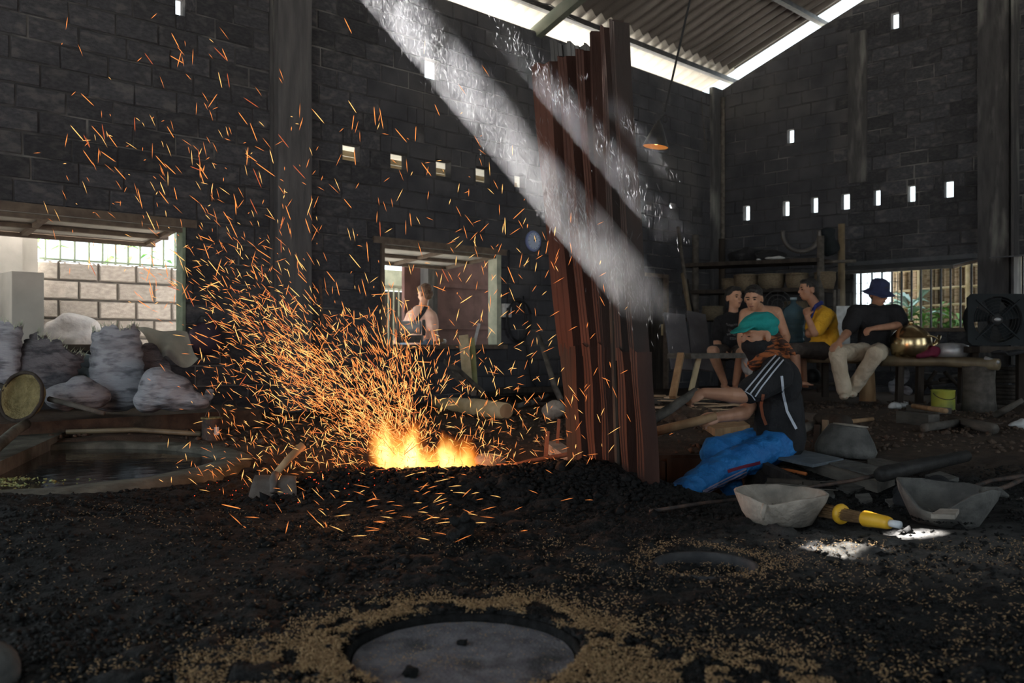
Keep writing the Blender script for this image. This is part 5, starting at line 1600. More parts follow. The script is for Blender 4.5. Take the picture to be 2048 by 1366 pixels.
# dry leaves on the soil behind the basin
n = 46
for i in range(n):
    px, py = R.uniform(150, 395), R.uniform(828, 855); p = on(px, py, .012); L = R.uniform(.025, .055); a = R.uniform(0, PI)
    d = Vector((math.cos(a), math.sin(a), 0)); s = Vector((-d.y, d.x, 0))
    m = MB(); m.add([p - d * L, p + s * L * .4 + Vector((0, 0, .012)), p + d * L, p - s * L * .4 + Vector((0, 0, .014)), p + Vector((0, 0, -.004))], [(0, 4, 1), (1, 4, 2), (2, 4, 3), (3, 4, 0), (1, 2, 3, 0)])
    solo(m, 'dry_leaf', M['leaf_dry'], 'brown dry leaf on the soil behind the basin pole', 'leaf', 'dry leaves behind the basin')

# ================================================================== FLOOR BETWEEN THE FIRE AND THE BACK WALL
rod('wood_stake', [at(1078, 672, 9.0), at(1110, 775, 8.6), at(1122, 800, 8.5)], [.022, .03, .03], M['wood_grey'], 'grey stake leaning on the wall left of the screen', 'stake')
for (a, b, w, h, mm, lb) in ((at(927, 672, 9.4), at(935, 762, 9.0), .10, .03, 'wood_pale', 'broad pale board leaning below the middle window, left one'),
                             (at(944, 678, 9.45), at(950, 768, 9.05), .055, .03, 'bamboo_green', 'narrow green tinted board leaning beside the broad pale board'),
                             (at(958, 648, 9.6), at(948, 690, 9.4), .03, .02, 'plastic_white', 'thin whitish strip sticking up behind the leaning boards')):
    solo(MB().bar(a, b, w, h, (0, -1, .2)), 'board', M[mm], lb, 'board', 'boards under the middle window')
solo(MB().bar(at(893, 722, 8.9), at(962, 786, 8.2), .06, .05), 'board', M['wood_grey'], 'grey board slanting down to the floor below the middle window, upper one', 'board', 'boards under the middle window')
solo(MB().bar(at(905, 744, 8.6), at(948, 786, 8.1), .05, .05), 'board', M['wood_grey'], 'short grey board slanting to the floor just under the other', 'board', 'boards under the middle window')
P0, P1 = gr(868, 806, .05), gr(1012, 822, .07)
lg = PB('split_bamboo', 'pale split bamboo log lying on the floor below the middle window', 'log', (P0 + P1) / 2 - Vector((0, 0, .06)))
lg.part(MB().path([P0, P0.lerp(P1, .3), P0.lerp(P1, .62), P1], [.035, .075, .085, .07], 14), 'log_stem', M['bamboo_pale'], True)
lg.part(MB().path([P0.lerp(P1, .98), P1 + (P1 - P0).normalized() * .004], [.062, .062], 14), 'cut_end', M['wood_warm'])
for (a, b, r_, mm, lb) in (((1035, 812), (1075, 800), .025, 'wood_grey', 'grey stick pointing left on the floor before the screen'), ((1062, 806), (1102, 786), .028, 'wood_grey', 'grey stick pointing up right on the floor before the screen'),
                           ((1048, 800), (1058, 782), .024, 'wood_dark', 'short dark stick lying behind the two grey sticks'), ((1070, 808), (1130, 806), .02, 'wood_dark', 'thin dark stick running behind the screen foot'),
                           ((912, 812), (985, 810), .012, 'wood_dark', 'thin dark stick just above the split bamboo log')):
    rod('stick', [gr(a[0], a[1], .04), gr(b[0], b[1], .05)], r_, M[mm], lb, 'stick', 'sticks left of the screen')
m = MB().ell((0, 0, .07), (.10, .09, .075), n=14, m=10); sweep_noise(m, .03, 8); p = gr(1106, 836, .0); m.v = [(v[0] + p.x, v[1] + p.y, v[2] + p.z) for v in m.v]
solo(m, 'rock', M['stone'], 'rounded brown rock on the floor left of the screen', 'rock', None, True)
mb = MB()
for k in range(3): mb.bar(BW(sA(920 + k * 4), .35 + .12 * k, .06 + k * .04), BW(sA(1100), .3 + .1 * k, .05 + k * .03), .09, .05, jit=.01)
solo(mb, 'plank_pile', M['wood_dark'], 'dark planks piled along the foot of the back wall', 'planks')
# bucket shape in front of the left part of window 2: grinding machine where the man works
gm = PB('grinding_machine', 'pale worn electric grinding machine on the sill of the middle window', 'machine', at(815, 690, 9.5))
gm.part(MB().box(at(820, 678, 9.55), (.26, .2, .08)), 'machine_base', M['wood_grey'])
gm.part(MB().path([at(800, 655, 9.5), at(842, 655, 9.5)], [.07, .07], 16), 'motor', M['plastic_white'], True)
gm.part(MB().path([at(792, 652, 9.5), at(799, 652, 9.5)], [.10, .10], 20), 'grinding_wheel', M['stone'], True)
gm.part(MB().path([at(845, 655, 9.5), at(850, 655, 9.5)], [.085, .085], 20), 'grinding_wheel', M['stone_dark'], True)
p = at(875, 684, 9.7)
solo(MB().bar(at(868, 686, 9.7), at(887, 680, 9.7), .06, .03), 'brush', M['bristle'], 'brown brush lying on the window sill right of the machine', 'brush')
softlump('rag', [(at(880, 684, 9.8), (.05, .05, .02)), (at(888, 682, 9.8), (.03, .03, .03))], M['plastic_white'], 'white rag on the middle window sill by the man', 'rag', None, .01, (.01, 20))
# tin lamp/tools leaning at the pilaster
solo(MB().bar(at(640, 560, 8.0), at(652, 760, 7.7), .02, .03), 'iron_bar', M['iron'], 'dark iron bar leaning beside the concrete pilaster', 'bar')

# ================================================================== SMITH'S SEAT, PIT, PLANKS
pit = PB('pit_box', 'dark board lined pit in front of the crouching smith', 'pit', (.95, 5.2, -.6))
pit.part(MB().box((.93, 5.22, -.30), (.95, .04, .60)), 'board', M['wood_dark'])
pit.part(MB().box((.72, 5.18, -.32), (.34, .02, .57)), 'board', M['wood_dark']); pit.part(MB().box((1.10, 5.18, -.315), (.40, .025, .59)), 'board', M['wood_dark'])
pit.part(MB().box((1.40, 4.72, -.30), (.04, 1.0, .58)), 'board', M['wood_dark'])
pit.part(MB().box((.56, 4.7, -.34), (.04, .9, .5)), 'board', M['wood_dark'])
def plank(pts, z0, z1, name, mt, label, cat='plank', group=None):
    """flat piece with a given outline on the photo lying at height z1"""
    top = [gr(x, y, z1) for x, y in pts]; n = len(top); m = MB()
    m.add([tuple(p) for p in top] + [(p.x, p.y, z0) for p in top], [tuple(reversed(range(n))), tuple(range(n, 2 * n))] + [(i, (i + 1) % n, n + (i + 1) % n, n + i) for i in range(n)])
    a = (top[1] - top[0]).cross(top[2] - top[0]).z
    if a > 0: m.f = [tuple(reversed(f)) for f in m.f]
    return solo(m, name, mt, label, cat, group)
GP = 'planks and slabs beside the smith'
plank([(1545, 903), (1605, 898), (1790, 950), (1755, 965)], -.055, -.005, 'plank', M['wood_grey'], 'long grey plank running from under the smith to the big hammer handle', group=GP)
plank([(1540, 918), (1560, 912), (1760, 966), (1740, 980)], -.10, -.058, 'plank', M['wood_dark'], 'dark lower plank just beneath the long grey plank', group=GP)
plank([(1556, 914), (1604, 899), (1687, 917), (1625, 929)], -.004, .012, 'slate_slab', M['slate'], 'thin blue grey slab lying on the planks beside the smith', 'slab', GP)
plank([(1655, 925), (1690, 918), (1792, 940), (1745, 950)], -.004, .004, 'slate_slab', M['stone_dark'], 'grey dusty slab lying on the long plank right of the blue one', 'slab', GP)
plank([(1640, 962), (1700, 958), (1745, 968), (1690, 975)], -.08, -.055, 'slate_slab', M['stone_dark'], 'small slab lying in front of the lower plank', 'slab', GP)
plank([(1850, 950), (1880, 942), (1918, 955), (1885, 963)], -.06, -.03, 'slate_slab', M['stone_dark'], 'small grey slab lying beyond the big hammer handle', 'slab', GP)
plank([(1735, 918), (1760, 916), (1835, 932), (1820, 938)], -.04, -.01, 'plank', M['wood_grey'], 'narrow plank end showing behind the dusty slab', group=GP)
rod('orange_strap', [gr(1551, 938, -.05), gr(1580, 941, -.05), gr(1612, 948, -.05)], .010, mat('orange_strap', (.55, .16, .04), .7), 'orange strip stuck between the planks beside the smith', 'strip')
rod('branch', [gr(1535, 962, -.02), gr(1590, 966, -.02), gr(1640, 968, -.02)], [.016, .018, .016], M['wood_dark'], 'dark branch lying before the planks', 'branch', GP)
for i in range(9):
    a = gr(R.uniform(1500, 1620), R.uniform(962, 984), -.04); b = gr(R.uniform(1620, 1700), R.uniform(962, 990), -.03)
    rod('twig', [a, (a + b) / 2 + Vector((0, 0, .01)), b], .004, M['wood_grey'], 'thin twig in the brushwood before the planks', 'twig', 'brushwood before the planks', 4)
M['wood_black'] = mat('wood_black', (.012, .011, .011), .6, spec=.3, col2=(.03, .027, .025), scale=20, stretch=(.3, 1, 1), bump=.3)
# big hammer / stirring rod
hm = PB('long_chisel', 'thick dark wooden handle with a thin iron shank lying across the planks', 'tool', gr(1760, 950, .02))
hm.part(MB().path([gr(1757, 951, .06), gr(1765, 948, .065), gr(1850, 929, .075), gr(1932, 912, .08), gr(1936, 911, .08)], [.028, .036, .034, .030, .012], 12), 'handle', M['wood_black'], True)
hm.part(MB().path([gr(1762, 949, .06), gr(1700, 962, .03), gr(1600, 978, .0)], [.010, .009, .007], 8), 'shank', M['iron'], True)
rod('iron_rod', [gr(1300, 1023, -.03), gr(1400, 1007, -.02), gr(1500, 996, -.01)], .008, M['iron'], 'thin iron rod lying on charcoal left of the stone bowl', 'rod')
# upturned crucible behind
p = gr(1702, 915, -.02)
m = MB().lathe([(0, .185), (.105, .18), (.112, .172), (.16, .09), (.18, .04), (.17, .0), (.0, 0)], (0, 0, 0), 36, Matrix.Rotation(.10, 3, 'Y')); sweep_noise(m, .006, 14)
m.v = [(v[0] + p.x, v[1] + p.y + .1, v[2] + p.z) for v in m.v]
crc = PB('crucible', 'upturned blackened clay crucible standing behind the slabs', 'pot', p)
crc.part(m, 'crucible_body', M['stone_dark'], True)
crc.part(MB().lathe([(0, .188), (.10, .184), (.10, .18), (0, .18)], p + Vector((.018, .1, .0)), 32, Matrix.Rotation(.10, 3, 'Y')), 'crucible_base', M['stone'], True)
rod('log', [gr(1596, 862, .05), gr(1650, 838, .06)], [.033, .036], M['wood_grey'], 'grey log lying slanted behind the smith, nearer one', 'log', 'logs behind the smith')
rod('log', [gr(1600, 832, .04), gr(1652, 838, .05)], [.04, .035], M['wood_grey'], 'thicker split log lying behind the smith, farther one', 'log', 'logs behind the smith')
ml = PB('mallet', 'mallet with a dark round head and wooden handle behind the smith', 'mallet', gr(1676, 853, 0))
ml.part(MB().path([gr(1640, 840, .08), gr(1668, 846, .08), gr(1688, 850, .08)], [.055, .075, .07], 14), 'mallet_head', M['wood_dark'], True)
ml.part(MB().tube(gr(1688, 845, .05), gr(1745, 838, .05), .018, .016), 'mallet_handle', M['wood_warm'], True)
q = gr(1632, 905, -.03)
for i, (dx, h, mm) in enumerate(((0, .14, 'wood_dark'), (.05, .17, 'bamboo'), (.10, .12, 'wood_dark'))):
    solo(MB().bar((q.x + dx, q.y, -.03), (q.x + dx + .02, q.y + .03, h), .035, .03), 'wood_stub', M[mm], ['short dark wood stub between smith and crucible', 'tallest bamboo stub between smith and crucible', 'dark stub touching the crucible'][i], 'wood')
# planks, wood chips and clay heap behind the smith's arms
for i in range(26):
    px, py = R.uniform(1300, 1490), R.uniform(795, 838)
    p = on(px, py, .03 + .03 * R.random()); a = R.gauss(.1, .45); L = R.uniform(.08, .22)
    d = Vector((math.cos(a), math.sin(a), R.uniform(-.06, .06))) * L
    m = MB().bar(p - d, p + d, R.uniform(.05, .10), .012, jit=.006)
    solo(m, 'wood_chip', M['chips'], 'pale wood chip in the heap behind the smith arms', 'wood chip', 'wood chips behind the smith')
m = MB()
for i in range(30):
    p = on(R.uniform(1330, 1420), R.uniform(825, 850), .03); m.ell(p, R.uniform(.03, .07), n=8, m=6)
m.ell(on(1375, 838, .0), (.32, .30, .05), n=20, m=8)
m = fuse(m, .02, 2, .5, (.02, 14)); solo(m, 'clay_heap', M['dirt'], 'low heap of brown clay clods behind the two tool handles', 'clay', None, False)
plank([(1405, 846), (1480, 836), (1500, 850), (1430, 858)], -.02, .06, 'plank', M['wood_warm'], 'warm brown plank behind the lower forearm of the smith')
solo(MB().bar(at(1275, 705, 6.8), at(1291, 800, 6.5), .045, .02, (0, -1, 0)), 'stake', M['wood_warm'], 'pointed wooden stake standing right behind the screen', 'stake')

# ================================================================== STONE BOWLS AND BROOM
def bowl(name, c, R_, H, rb, label, tilt=(0, 0), gap=None, seed=0.0, mt='stone'):
    n, m = 56, MB()
    prof = [(rb * .3, 0), (rb * .85, .0), (rb * 1.02, H * .06), (rb + (R_ - rb) * .45, H * .38), (R_ * .95, H * .76), (R_, H * .97), (R_ * 1.0, H), (R_ * .93, H), (R_ * .88, H * .82), (rb + (R_ - rb) * .2, H * .38), (rb * .8, H * .22), (0.001, H * .2)]
    rot = Matrix.Rotation(tilt[0], 3, 'X') @ Matrix.Rotation(tilt[1], 3, 'Y')
    for (r_, z) in prof:
        for k in range(n):
            t = 2 * PI * k / n; zz = z
            if gap:
                g = math.exp(-(((t - gap[0] + PI) % (2 * PI) - PI) / gap[1]) ** 2)
                zz = z * (1 - gap[2] * g)
            p = rot @ Vector((r_ * math.cos(t), r_ * math.sin(t), zz)); m.v.append(tuple(p + c))
    for i in range(len(prof) - 1):
        for k in range(n): m.f.append((i * n + k, i * n + (k + 1) % n, (i + 1) * n + (k + 1) % n, (i + 1) * n + k))
    sweep_noise(m, .006, 16, seed); sweep_noise(m, .002, 60, seed)
    return m
c = gr(1582, 1060, -.06); c.y += .13
b1_ = PB('stone_bowl', 'pale stone bowl with a dip in its rim, left of the broom', 'bowl', c)
b1_.part(bowl('b', c, .178, .125, .118, '', (0, 0), (3 * PI / 2 - .55, .42, .22), 1), 'bowl_body', M['stone'], True)
b1_.part(MB().path([c + Vector((-.105, -.150, .10)), c + Vector((-.12, -.172, .07)), c + Vector((-.115, -.165, .045))], [.010, .009, .005], 7), 'handle_knot', M['stone'], True)
n = 260; a = NR.uniform(0, 2 * PI, n); r_ = NR.uniform(.02, .13, n)
lumps_np('bowl_crumbs', np.stack([c.x + np.cos(a) * r_, c.y + np.sin(a) * r_, np.full(n, c.z + .035) + r_ * .12], -1), NR.uniform(.003, .008, n), M['coal'], 'charcoal crumbs inside the left stone bowl', 'charcoal')
c = gr(1925, 1066, -.07); c.y += .14
b2_ = PB('stone_bowl', 'broken dark stone bowl with a missing side, right of the broom', 'bowl', c)
b2_.part(bowl('b', c, .185, .165, .115, '', (-.05, .10), (3 * PI / 2 - .75, .66, .66), 3), 'bowl_body', M['stone_dark'], True)
b2_.part(MB().path([c + Vector((.15, -.02, .13)), c + Vector((.20, -.02, .135)), c + Vector((.235, -.02, .12))], [.05, .04, .015], 10, True, .5), 'spout', M['stone_dark'], True)
n = 420; a = NR.uniform(0, 2 * PI, n); r_ = NR.uniform(.0, .12, n)
lumps_np('bowl_crumbs', np.stack([c.x - .02 + np.cos(a) * r_, c.y - .03 + np.sin(a) * r_, np.full(n, c.z + .05) - r_ * .12], -1), NR.uniform(.004, .011, n), M['coal'], 'charcoal crumbs spilling from the broken stone bowl', 'charcoal')
plank([(1862, 1028), (1880, 1017), (1918, 1018), (1910, 1030)], .02, .036, 'shard', M['stone'], 'grey angular shard lying in the broken bowl', 'shard')
for pts, lb in ((((1672, 975), (1700, 966), (1735, 972), (1700, 984)), 'flat grey shard left of the crumpled black cloth'), (((1710, 988), (1738, 986), (1745, 998), (1722, 1005)), 'grey shard above the middle of the broom'),
                (((1770, 998), (1790, 996), (1802, 1005), (1780, 1010)), 'small grey shard right of the broom end'), (((1640, 985), (1665, 980), (1670, 990), (1650, 994)), 'small shard behind the rim of the pale bowl')):
    plank(pts, -.07, -.045, 'shard', M['stone_dark'], lb, 'shard', 'stone shards near the bowls')
# broom of palm ribs
ax0, ax1 = at(1655, 1022, 3.42), at(1800, 1052, 3.22)
ax0 = gr(1660, 1024, -.005); ax1 = gr(1800, 1050, .0)
dv = (ax1 - ax0).normalized()
br = PB('palm_broom', 'palm rib broom with two yellow bands and a white handle stub', 'broom', (ax0 + ax1) / 2 - Vector((0, 0, .05)))
sv = dv.cross(Vector((0, 0, 1))).normalized(); uv = sv.cross(dv).normalized()
bb = MB()
for i in range(120):
    a = R.uniform(0, 2 * PI); q = math.sqrt(R.random())
    o0 = (sv * math.cos(a) + uv * math.sin(a) * .8) * q
    bb.path([ax0 + o0 * .035 - dv * R.uniform(.0, .05), ax0.lerp(ax1, .6) + o0 * .024], [.0016, .0014], 3)
br.part(bb, 'bristles', M['bristle'], kind='stuff')
br.part(MB().path([ax0.lerp(ax1, .13), ax0.lerp(ax1, .17), ax0.lerp(ax1, .21)], [.036, .040, .035], 20), 'yellow_band', M['paint_yband'], True)
L_ = (ax1 - ax0).length
br.part(MB().path([ax0.lerp(ax1, .50), ax0.lerp(ax1, .52), ax0.lerp(ax1, .60), ax0.lerp(ax1, .62), ax0.lerp(ax1, .82), ax0.lerp(ax1, .87)], [.026, .030, .029, .027, .024, .020], 20), 'yellow_sleeve', M['paint_yband'], True)
br.part(MB().path([ax0.lerp(ax1, .86), ax0.lerp(ax1, 1.0)], [.014, .014], 12), 'handle_stub', M['ceramic'], True)
# tongs behind the broken bowl
tt = PB('tongs', 'iron tongs lying beyond the broken bowl at the right edge', 'tongs', gr(1985, 985, -.05))
tt.part(MB().path([gr(1945, 985, -.03), gr(1950, 972, -.02), gr(1980, 962, -.01), gr(2045, 952, .0)], [.010, .010, .011, .012], 8), 'tong_arm', M['iron'], True)
tt.part(MB().path([gr(1948, 988, -.03), gr(1990, 982, -.02), gr(2020, 970, -.01), gr(2046, 958, .0)], [.011, .011, .012, .012], 8), 'tong_arm', M['iron'], True)
tt.part(MB().box(gr(1952, 984, -.02), (.03, .05, .04)), 'tong_jaw', M['iron_rust'])
softlump('black_cloth', [(gr(1830, 985, -.02), (.09, .08, .045)), (gr(1870, 975, -.02), (.10, .09, .05)), (gr(1905, 985, -.02), (.09, .08, .04)), (gr(1815, 1000, -.03), (.06, .06, .03))], M['cloth_black'], 'crumpled black cloth lying behind the broom and broken bowl', 'cloth', None, .012, (.03, 11), 2)

# ---- things further back on the right floor
for a, b, r_, lb in (((1848, 856), (1915, 846), .032, 'short grey log lying left on the right floor'), ((1905, 842), (1988, 858), .040, 'longer dark log crossing behind the short grey one')):
    rod('log', [gr(a[0], a[1], .04), gr(b[0], b[1], .04)], r_, M['wood_grey'], lb, 'log', 'logs on the right floor')
solo(MB().bar(gr(1803, 838, .04), gr(1868, 846, .04), .10, .13), 'wood_block', M['wood_grey'], 'squared grey wood block before the yellow can', 'wood block')
solo(MB().bar(gr(1825, 815, .03), gr(1890, 822, .03), .14, .05), 'wood_block', M['wood_grey'], 'flat grey plank lying against the yellow can', 'wood block')
rod('stick', [gr(1826, 812, .09), gr(1892, 822, .09)], .022, M['wood_warm'], 'warm brown round stick on the flat plank before the yellow can', 'stick')
c = gr(1896, 822, 0); c.y += .1
yc = PB('paint_can', 'yellow green paint can standing under the bamboo bench', 'can', c)
yc.part(MB().lathe([(0, 0), (.11, 0), (.112, .01), (.108, .02), (.108, .185), (.112, .19), (.112, .2), (.102, .2), (.10, .03), (0, .03)], c, 28), 'can_body', M['paint_yellow'], True)
yc.part(MB().path([c + Vector((.112 * math.cos(t), -.03 - .08 * math.sin(t), .17 - .06 * math.sin(t))) for t in np.linspace(0, PI, 12)], .004, 5), 'wire_handle', M['iron'], True)
c = gr(1960, 848, 0)
solo(MB().path([c + Vector((.16 * math.cos(t), .16 * math.sin(t), .012)) for t in np.linspace(0, 2 * PI, 30)], .008, 5, False), 'wire_ring', M['iron'], 'thin iron ring lying flat right of the logs', 'ring')
rod('pole', [gr(1990, 832, .02), at(2045, 800, 7.6)], [.035, .02], M['wood_grey'], 'grey handle leaning at the right edge beside the stump', 'handle')
softlump('plastic_bag', [(gr(2035, 850, .03), (.06, .05, .03)), (gr(2045, 848, .04), (.04, .04, .04))], M['plastic_white'], 'white crumpled bag at the right edge of the floor', 'bag', None, .01, (.015, 20))
softlump('plastic_bag', [(gr(1790, 812, .03), (.07, .05, .04)), (gr(1798, 810, .03), (.08, .10, .035)), (gr(1805, 808, .03), (.06, .05, .03))], M['plastic_white'], 'whitish rag lying on the floor below the bench', 'bag', None, .01, (.015, 20))
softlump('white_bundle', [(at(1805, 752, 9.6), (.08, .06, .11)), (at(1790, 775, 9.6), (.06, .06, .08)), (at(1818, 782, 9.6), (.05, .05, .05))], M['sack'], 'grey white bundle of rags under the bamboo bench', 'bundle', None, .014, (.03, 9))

# ================================================================== BENCHES, KETTLE, POT, FAN
BD = 9.0
bn = PB('bamboo_bench', 'bamboo bench on stumps carrying the brass kettle and the pot', 'bench', at(1880, 800, BD))
def seatpt(px, py, d): return at(px, py, d)
for i, (dy, r_) in enumerate(((0, .055), (.12, .05), (.24, .05), (.36, .05))):
    bn.part(MB().path([at(1762, 722 - 0 * i, BD + dy), at(1880, 722, BD + dy), at(1996, 729, BD - .5 + dy)], [r_, r_, r_ * 1.05], 14), 'bamboo_pole', M['bamboo'], True)
bn.part(MB().path([at(1970, 716, BD - .42), at(1998, 725, BD - .52)], [.02, .015], 8), 'cloth_tie', M['plastic_white'], True)
m = MB().lathe([(0, 0), (.16, 0), (.15, .1), (.14, .3), (.15, .44), (0, .44)], at(1958, 823, BD - .3), 24); sweep_noise(m, .01, 8)
bn.part(m, 'stump_leg', M['wood_grey'], True)
for px, dd, mm in ((1800, .05, 'wood_dark'), (1840, .1, 'wood_dark'), (1925, .15, 'wood_dark')):
    bn.part(MB().bar(at(px, 730, BD + dd), at(px - 2, 806, BD + dd), .07, .06), 'leg', M[mm])
m = MB().lathe([(0, 0), (.085, 0), (.075, .2), (.06, .44), (0, .44)], at(1735, 802, 9.3), 16)
bn.part(m, 'stump_leg', M['wood_warm'], True)
b2 = PB('bamboo_bench', 'long low bench under the yellow shirt man and the hatted man', 'bench', at(1650, 790, 9.7))
for dy in (0, .13, .26): b2.part(MB().tube(at(1565, 716, 9.55 + dy), at(1775, 720, 9.45 + dy), .045, n=12), 'bamboo_pole', M['bamboo'], True)
for px in (1588, 1650, 1720): b2.part(MB().bar(at(px, 722, 9.75), at(px, 794, 9.75), .06, .06), 'leg', M['wood_dark'])
b2.part(MB().tube(at(1570, 770, 9.9), at(1700, 768, 9.9), .02, n=8), 'rail', M['wood_grey'], True)
b3 = PB('trestle_bench', 'bare wooden bench with splayed legs, its end pale beside the black shirt man', 'bench', at(1420, 795, 8.8))
b3.part(MB().bar(at(1358, 712, 8.6), at(1560, 710, 9.6), .30, .05), 'seat_board', M['wood_grey'])
b3.part(MB().bar(at(1362, 708, 8.45), at(1345, 795, 8.15), .06, .045), 'leg', M['wood_warm'], label='warm brown front leg')
b3.part(MB().bar(at(1398, 714, 8.75), at(1382, 782, 8.75), .055, .045), 'leg', M['wood_pale'], label='pale grey rear leg')
b3.part(MB().bar(at(1520, 714, 9.5), at(1522, 785, 9.5), .055, .045), 'leg', M['wood_grey'])

KD = 9.0
c = at(1822, 714, KD)
kt = PB('brass_kettle', 'big shiny brass kettle standing on the bamboo bench', 'kettle', c)
kt.part(MB().lathe([(0, 0), (.165, 0), (.185, .03), (.20, .12), (.198, .19), (.19, .205), (.0, .205)], c, 40), 'kettle_body', M['brass'], True)
kt.part(MB().lathe([(.192, .203), (.17, .235), (.12, .285), (.06, .32), (.02, .33), (0, .33)], c, 40), 'lid', M['brass'], True)
kt.part(MB().lathe([(0, .32), (.02, .325), (.03, .345), (.02, .365), (0, .37)], c, 16), 'lid_knob', M['brass'], True)
kt.part(MB().path([c + Vector((.19, -.02, .08)), c + Vector((.25, -.02, .14)), c + Vector((.28, -.02, .22))], [.035, .025, .018], 12), 'spout', M['brass'], True)
kt.part(MB().path([c + Vector((.10 + .10 * math.cos(t), -.15, .17 + .045 * math.sin(t))) for t in np.linspace(0, PI, 12)], .008, 8), 'handle', M['brass'], True)
c = at(1903, 714, 8.9)
al = PB('aluminium_pot', 'dull aluminium pot with lid on the bench right of the maroon cloth', 'pot', c)
al.part(MB().lathe([(0, 0), (.13, 0), (.15, .03), (.155, .10), (.148, .105), (0, .105)], c, 32), 'pot_body', M['aluminium'], True)
al.part(MB().lathe([(.158, .102), (.156, .112), (.10, .135), (.02, .142), (0, .142)], c, 32), 'lid', M['aluminium'], True)
al.part(MB().path([c + Vector((-.03 * math.cos(t), 0, .14 + .03 * math.sin(t))) for t in np.linspace(0, PI, 9)], .006, 6), 'lid_handle', M['rubber'], True)
softlump('maroon_cloth', [(at(1850, 708, 8.85), (.08, .06, .04)), (at(1868, 703, 8.85), (.06, .05, .06)), (at(1838, 711, 8.85), (.06, .05, .03))], M['cloth_maroon'], 'crumpled maroon cloth between the kettle and the pot', 'cloth', None, .009, (.012, 18))
# drum fan in a square frame
FD = 8.6
fc = at(1996, 639, FD); hw = .29; hh = .248
fn_ = PB('exhaust_fan', 'large square framed exhaust fan standing at the right edge', 'fan', at(1996, 692, FD))
m = MB(); n = 40
# square plate with a round opening
def sqpt(t, a, b, rc=.03):
    c_, s_ = math.cos(t), math.sin(t); k = 1 / max(abs(c_) / a, abs(s_) / b); return (c_ * k, s_ * k)
for y in (0, .03):
    for kind in (0, 1):
        for k in range(n):
            t = 2 * PI * k / n
            x, z = sqpt(t, hw, hh) if kind == 0 else (math.cos(t) * .235, math.sin(t) * .225)
            m.v.append((fc.x + x, fc.y + y, fc.z + z))
for k in range(n):
    k2 = (k + 1) % n
    m.f += [(k, k2, n + k2, n + k), (2 * n + k, 3 * n + k, 3 * n + k2, 2 * n + k2), (k, 2 * n + k, 2 * n + k2, k2), (n + k, n + k2, 3 * n + k2, 3 * n + k)]
fn_.part(m, 'frame', M['fan_grey'])
fn_.part(MB().lathe([(.23, .0), (.232, .18), (.24, .18), (.24, .0)], fc + Vector((0, .02, 0)), 40, Matrix.Rotation(-PI / 2, 3, 'X'), close=True), 'drum', M['fan_grey'], True)
fn_.part(MB().lathe([(0, -.015), (.055, -.012), (.06, 0), (.06, .08), (0, .08)], fc + Vector((0, .02, 0)), 24, Matrix.Rotation(-PI / 2, 3, 'X')), 'motor_hub', M['rubber'], True)
fn_.part(MB().lathe([(0, -.018), (.034, -.016), (.034, -.012), (0, -.012)], fc + Vector((0, .02, 0)), 24, Matrix.Rotation(-PI / 2, 3, 'X') @ Matrix.Diagonal((1, .5, 1))), 'badge', M['aluminium'], True)
for k in range(5):
    a = k * 2 * PI / 5 + .35; m = MB(); c_, s_ = math.cos(a), math.sin(a)
    def bp(r_, w, y): return (fc.x + c_ * r_ - s_ * w, fc.y + .06 + y, fc.z + s_ * r_ + c_ * w)
    m.add([bp(.05, -.03, -.02), bp(.05, .03, .02), bp(.21, .085, .03), bp(.215, -.06, -.03), bp(.05, -.03, -.016), bp(.05, .03, .024), bp(.21, .085, .034), bp(.215, -.06, -.026)],
          [(0, 1, 2, 3), (7, 6, 5, 4), (0, 4, 5, 1), (1, 5, 6, 2), (2, 6, 7, 3), (3, 7, 4, 0)])
    fn_.part(m, 'blade', M['fan_grey'])
for r_ in (.08, .11, .14, .17, .20, .225):
    fn_.part(MB().path([fc + Vector((r_ * math.cos(t), -.004, r_ * math.sin(t))) for t in np.linspace(0, 2 * PI, 33)], .002, 4, False), 'guard_ring', M['rubber'], True)
for a in (PI / 4, 3 * PI / 4, -PI / 4, -3 * PI / 4):
    fn_.part(MB().bar(fc + Vector((.05 * math.cos(a), -.002, .05 * math.sin(a))), fc + Vector((.30 * math.cos(a), -.002, .27 * math.sin(a))), .012, .018, (0, -1, 0)), 'strut', M['fan_grey'])
tb = PB('work_table', 'dark low table carrying the exhaust fan at the right edge', 'table', at(2000, 800, 8.6))
tb.part(MB().box(at(2030, 699, 8.7), (.95, .5, .06)), 'table_top', M['wood_dark'])
for px, dy in ((1948, .15), (2040, .2), (2075, -.1)): tb.part(MB().bar(at(px, 702, 8.7 + dy), at(px, 806, 8.7 + dy), .06, .06), 'leg', M['wood_dark'])
softlump('black_rag', [(at(2000, 706, 8.35), (.09, .05, .02)), (at(2030, 705, 8.35), (.10, .05, .025))], M['cloth_black'], 'black rag hanging on the edge of the table under the fan', 'cloth', None, .01, (.02, 15))
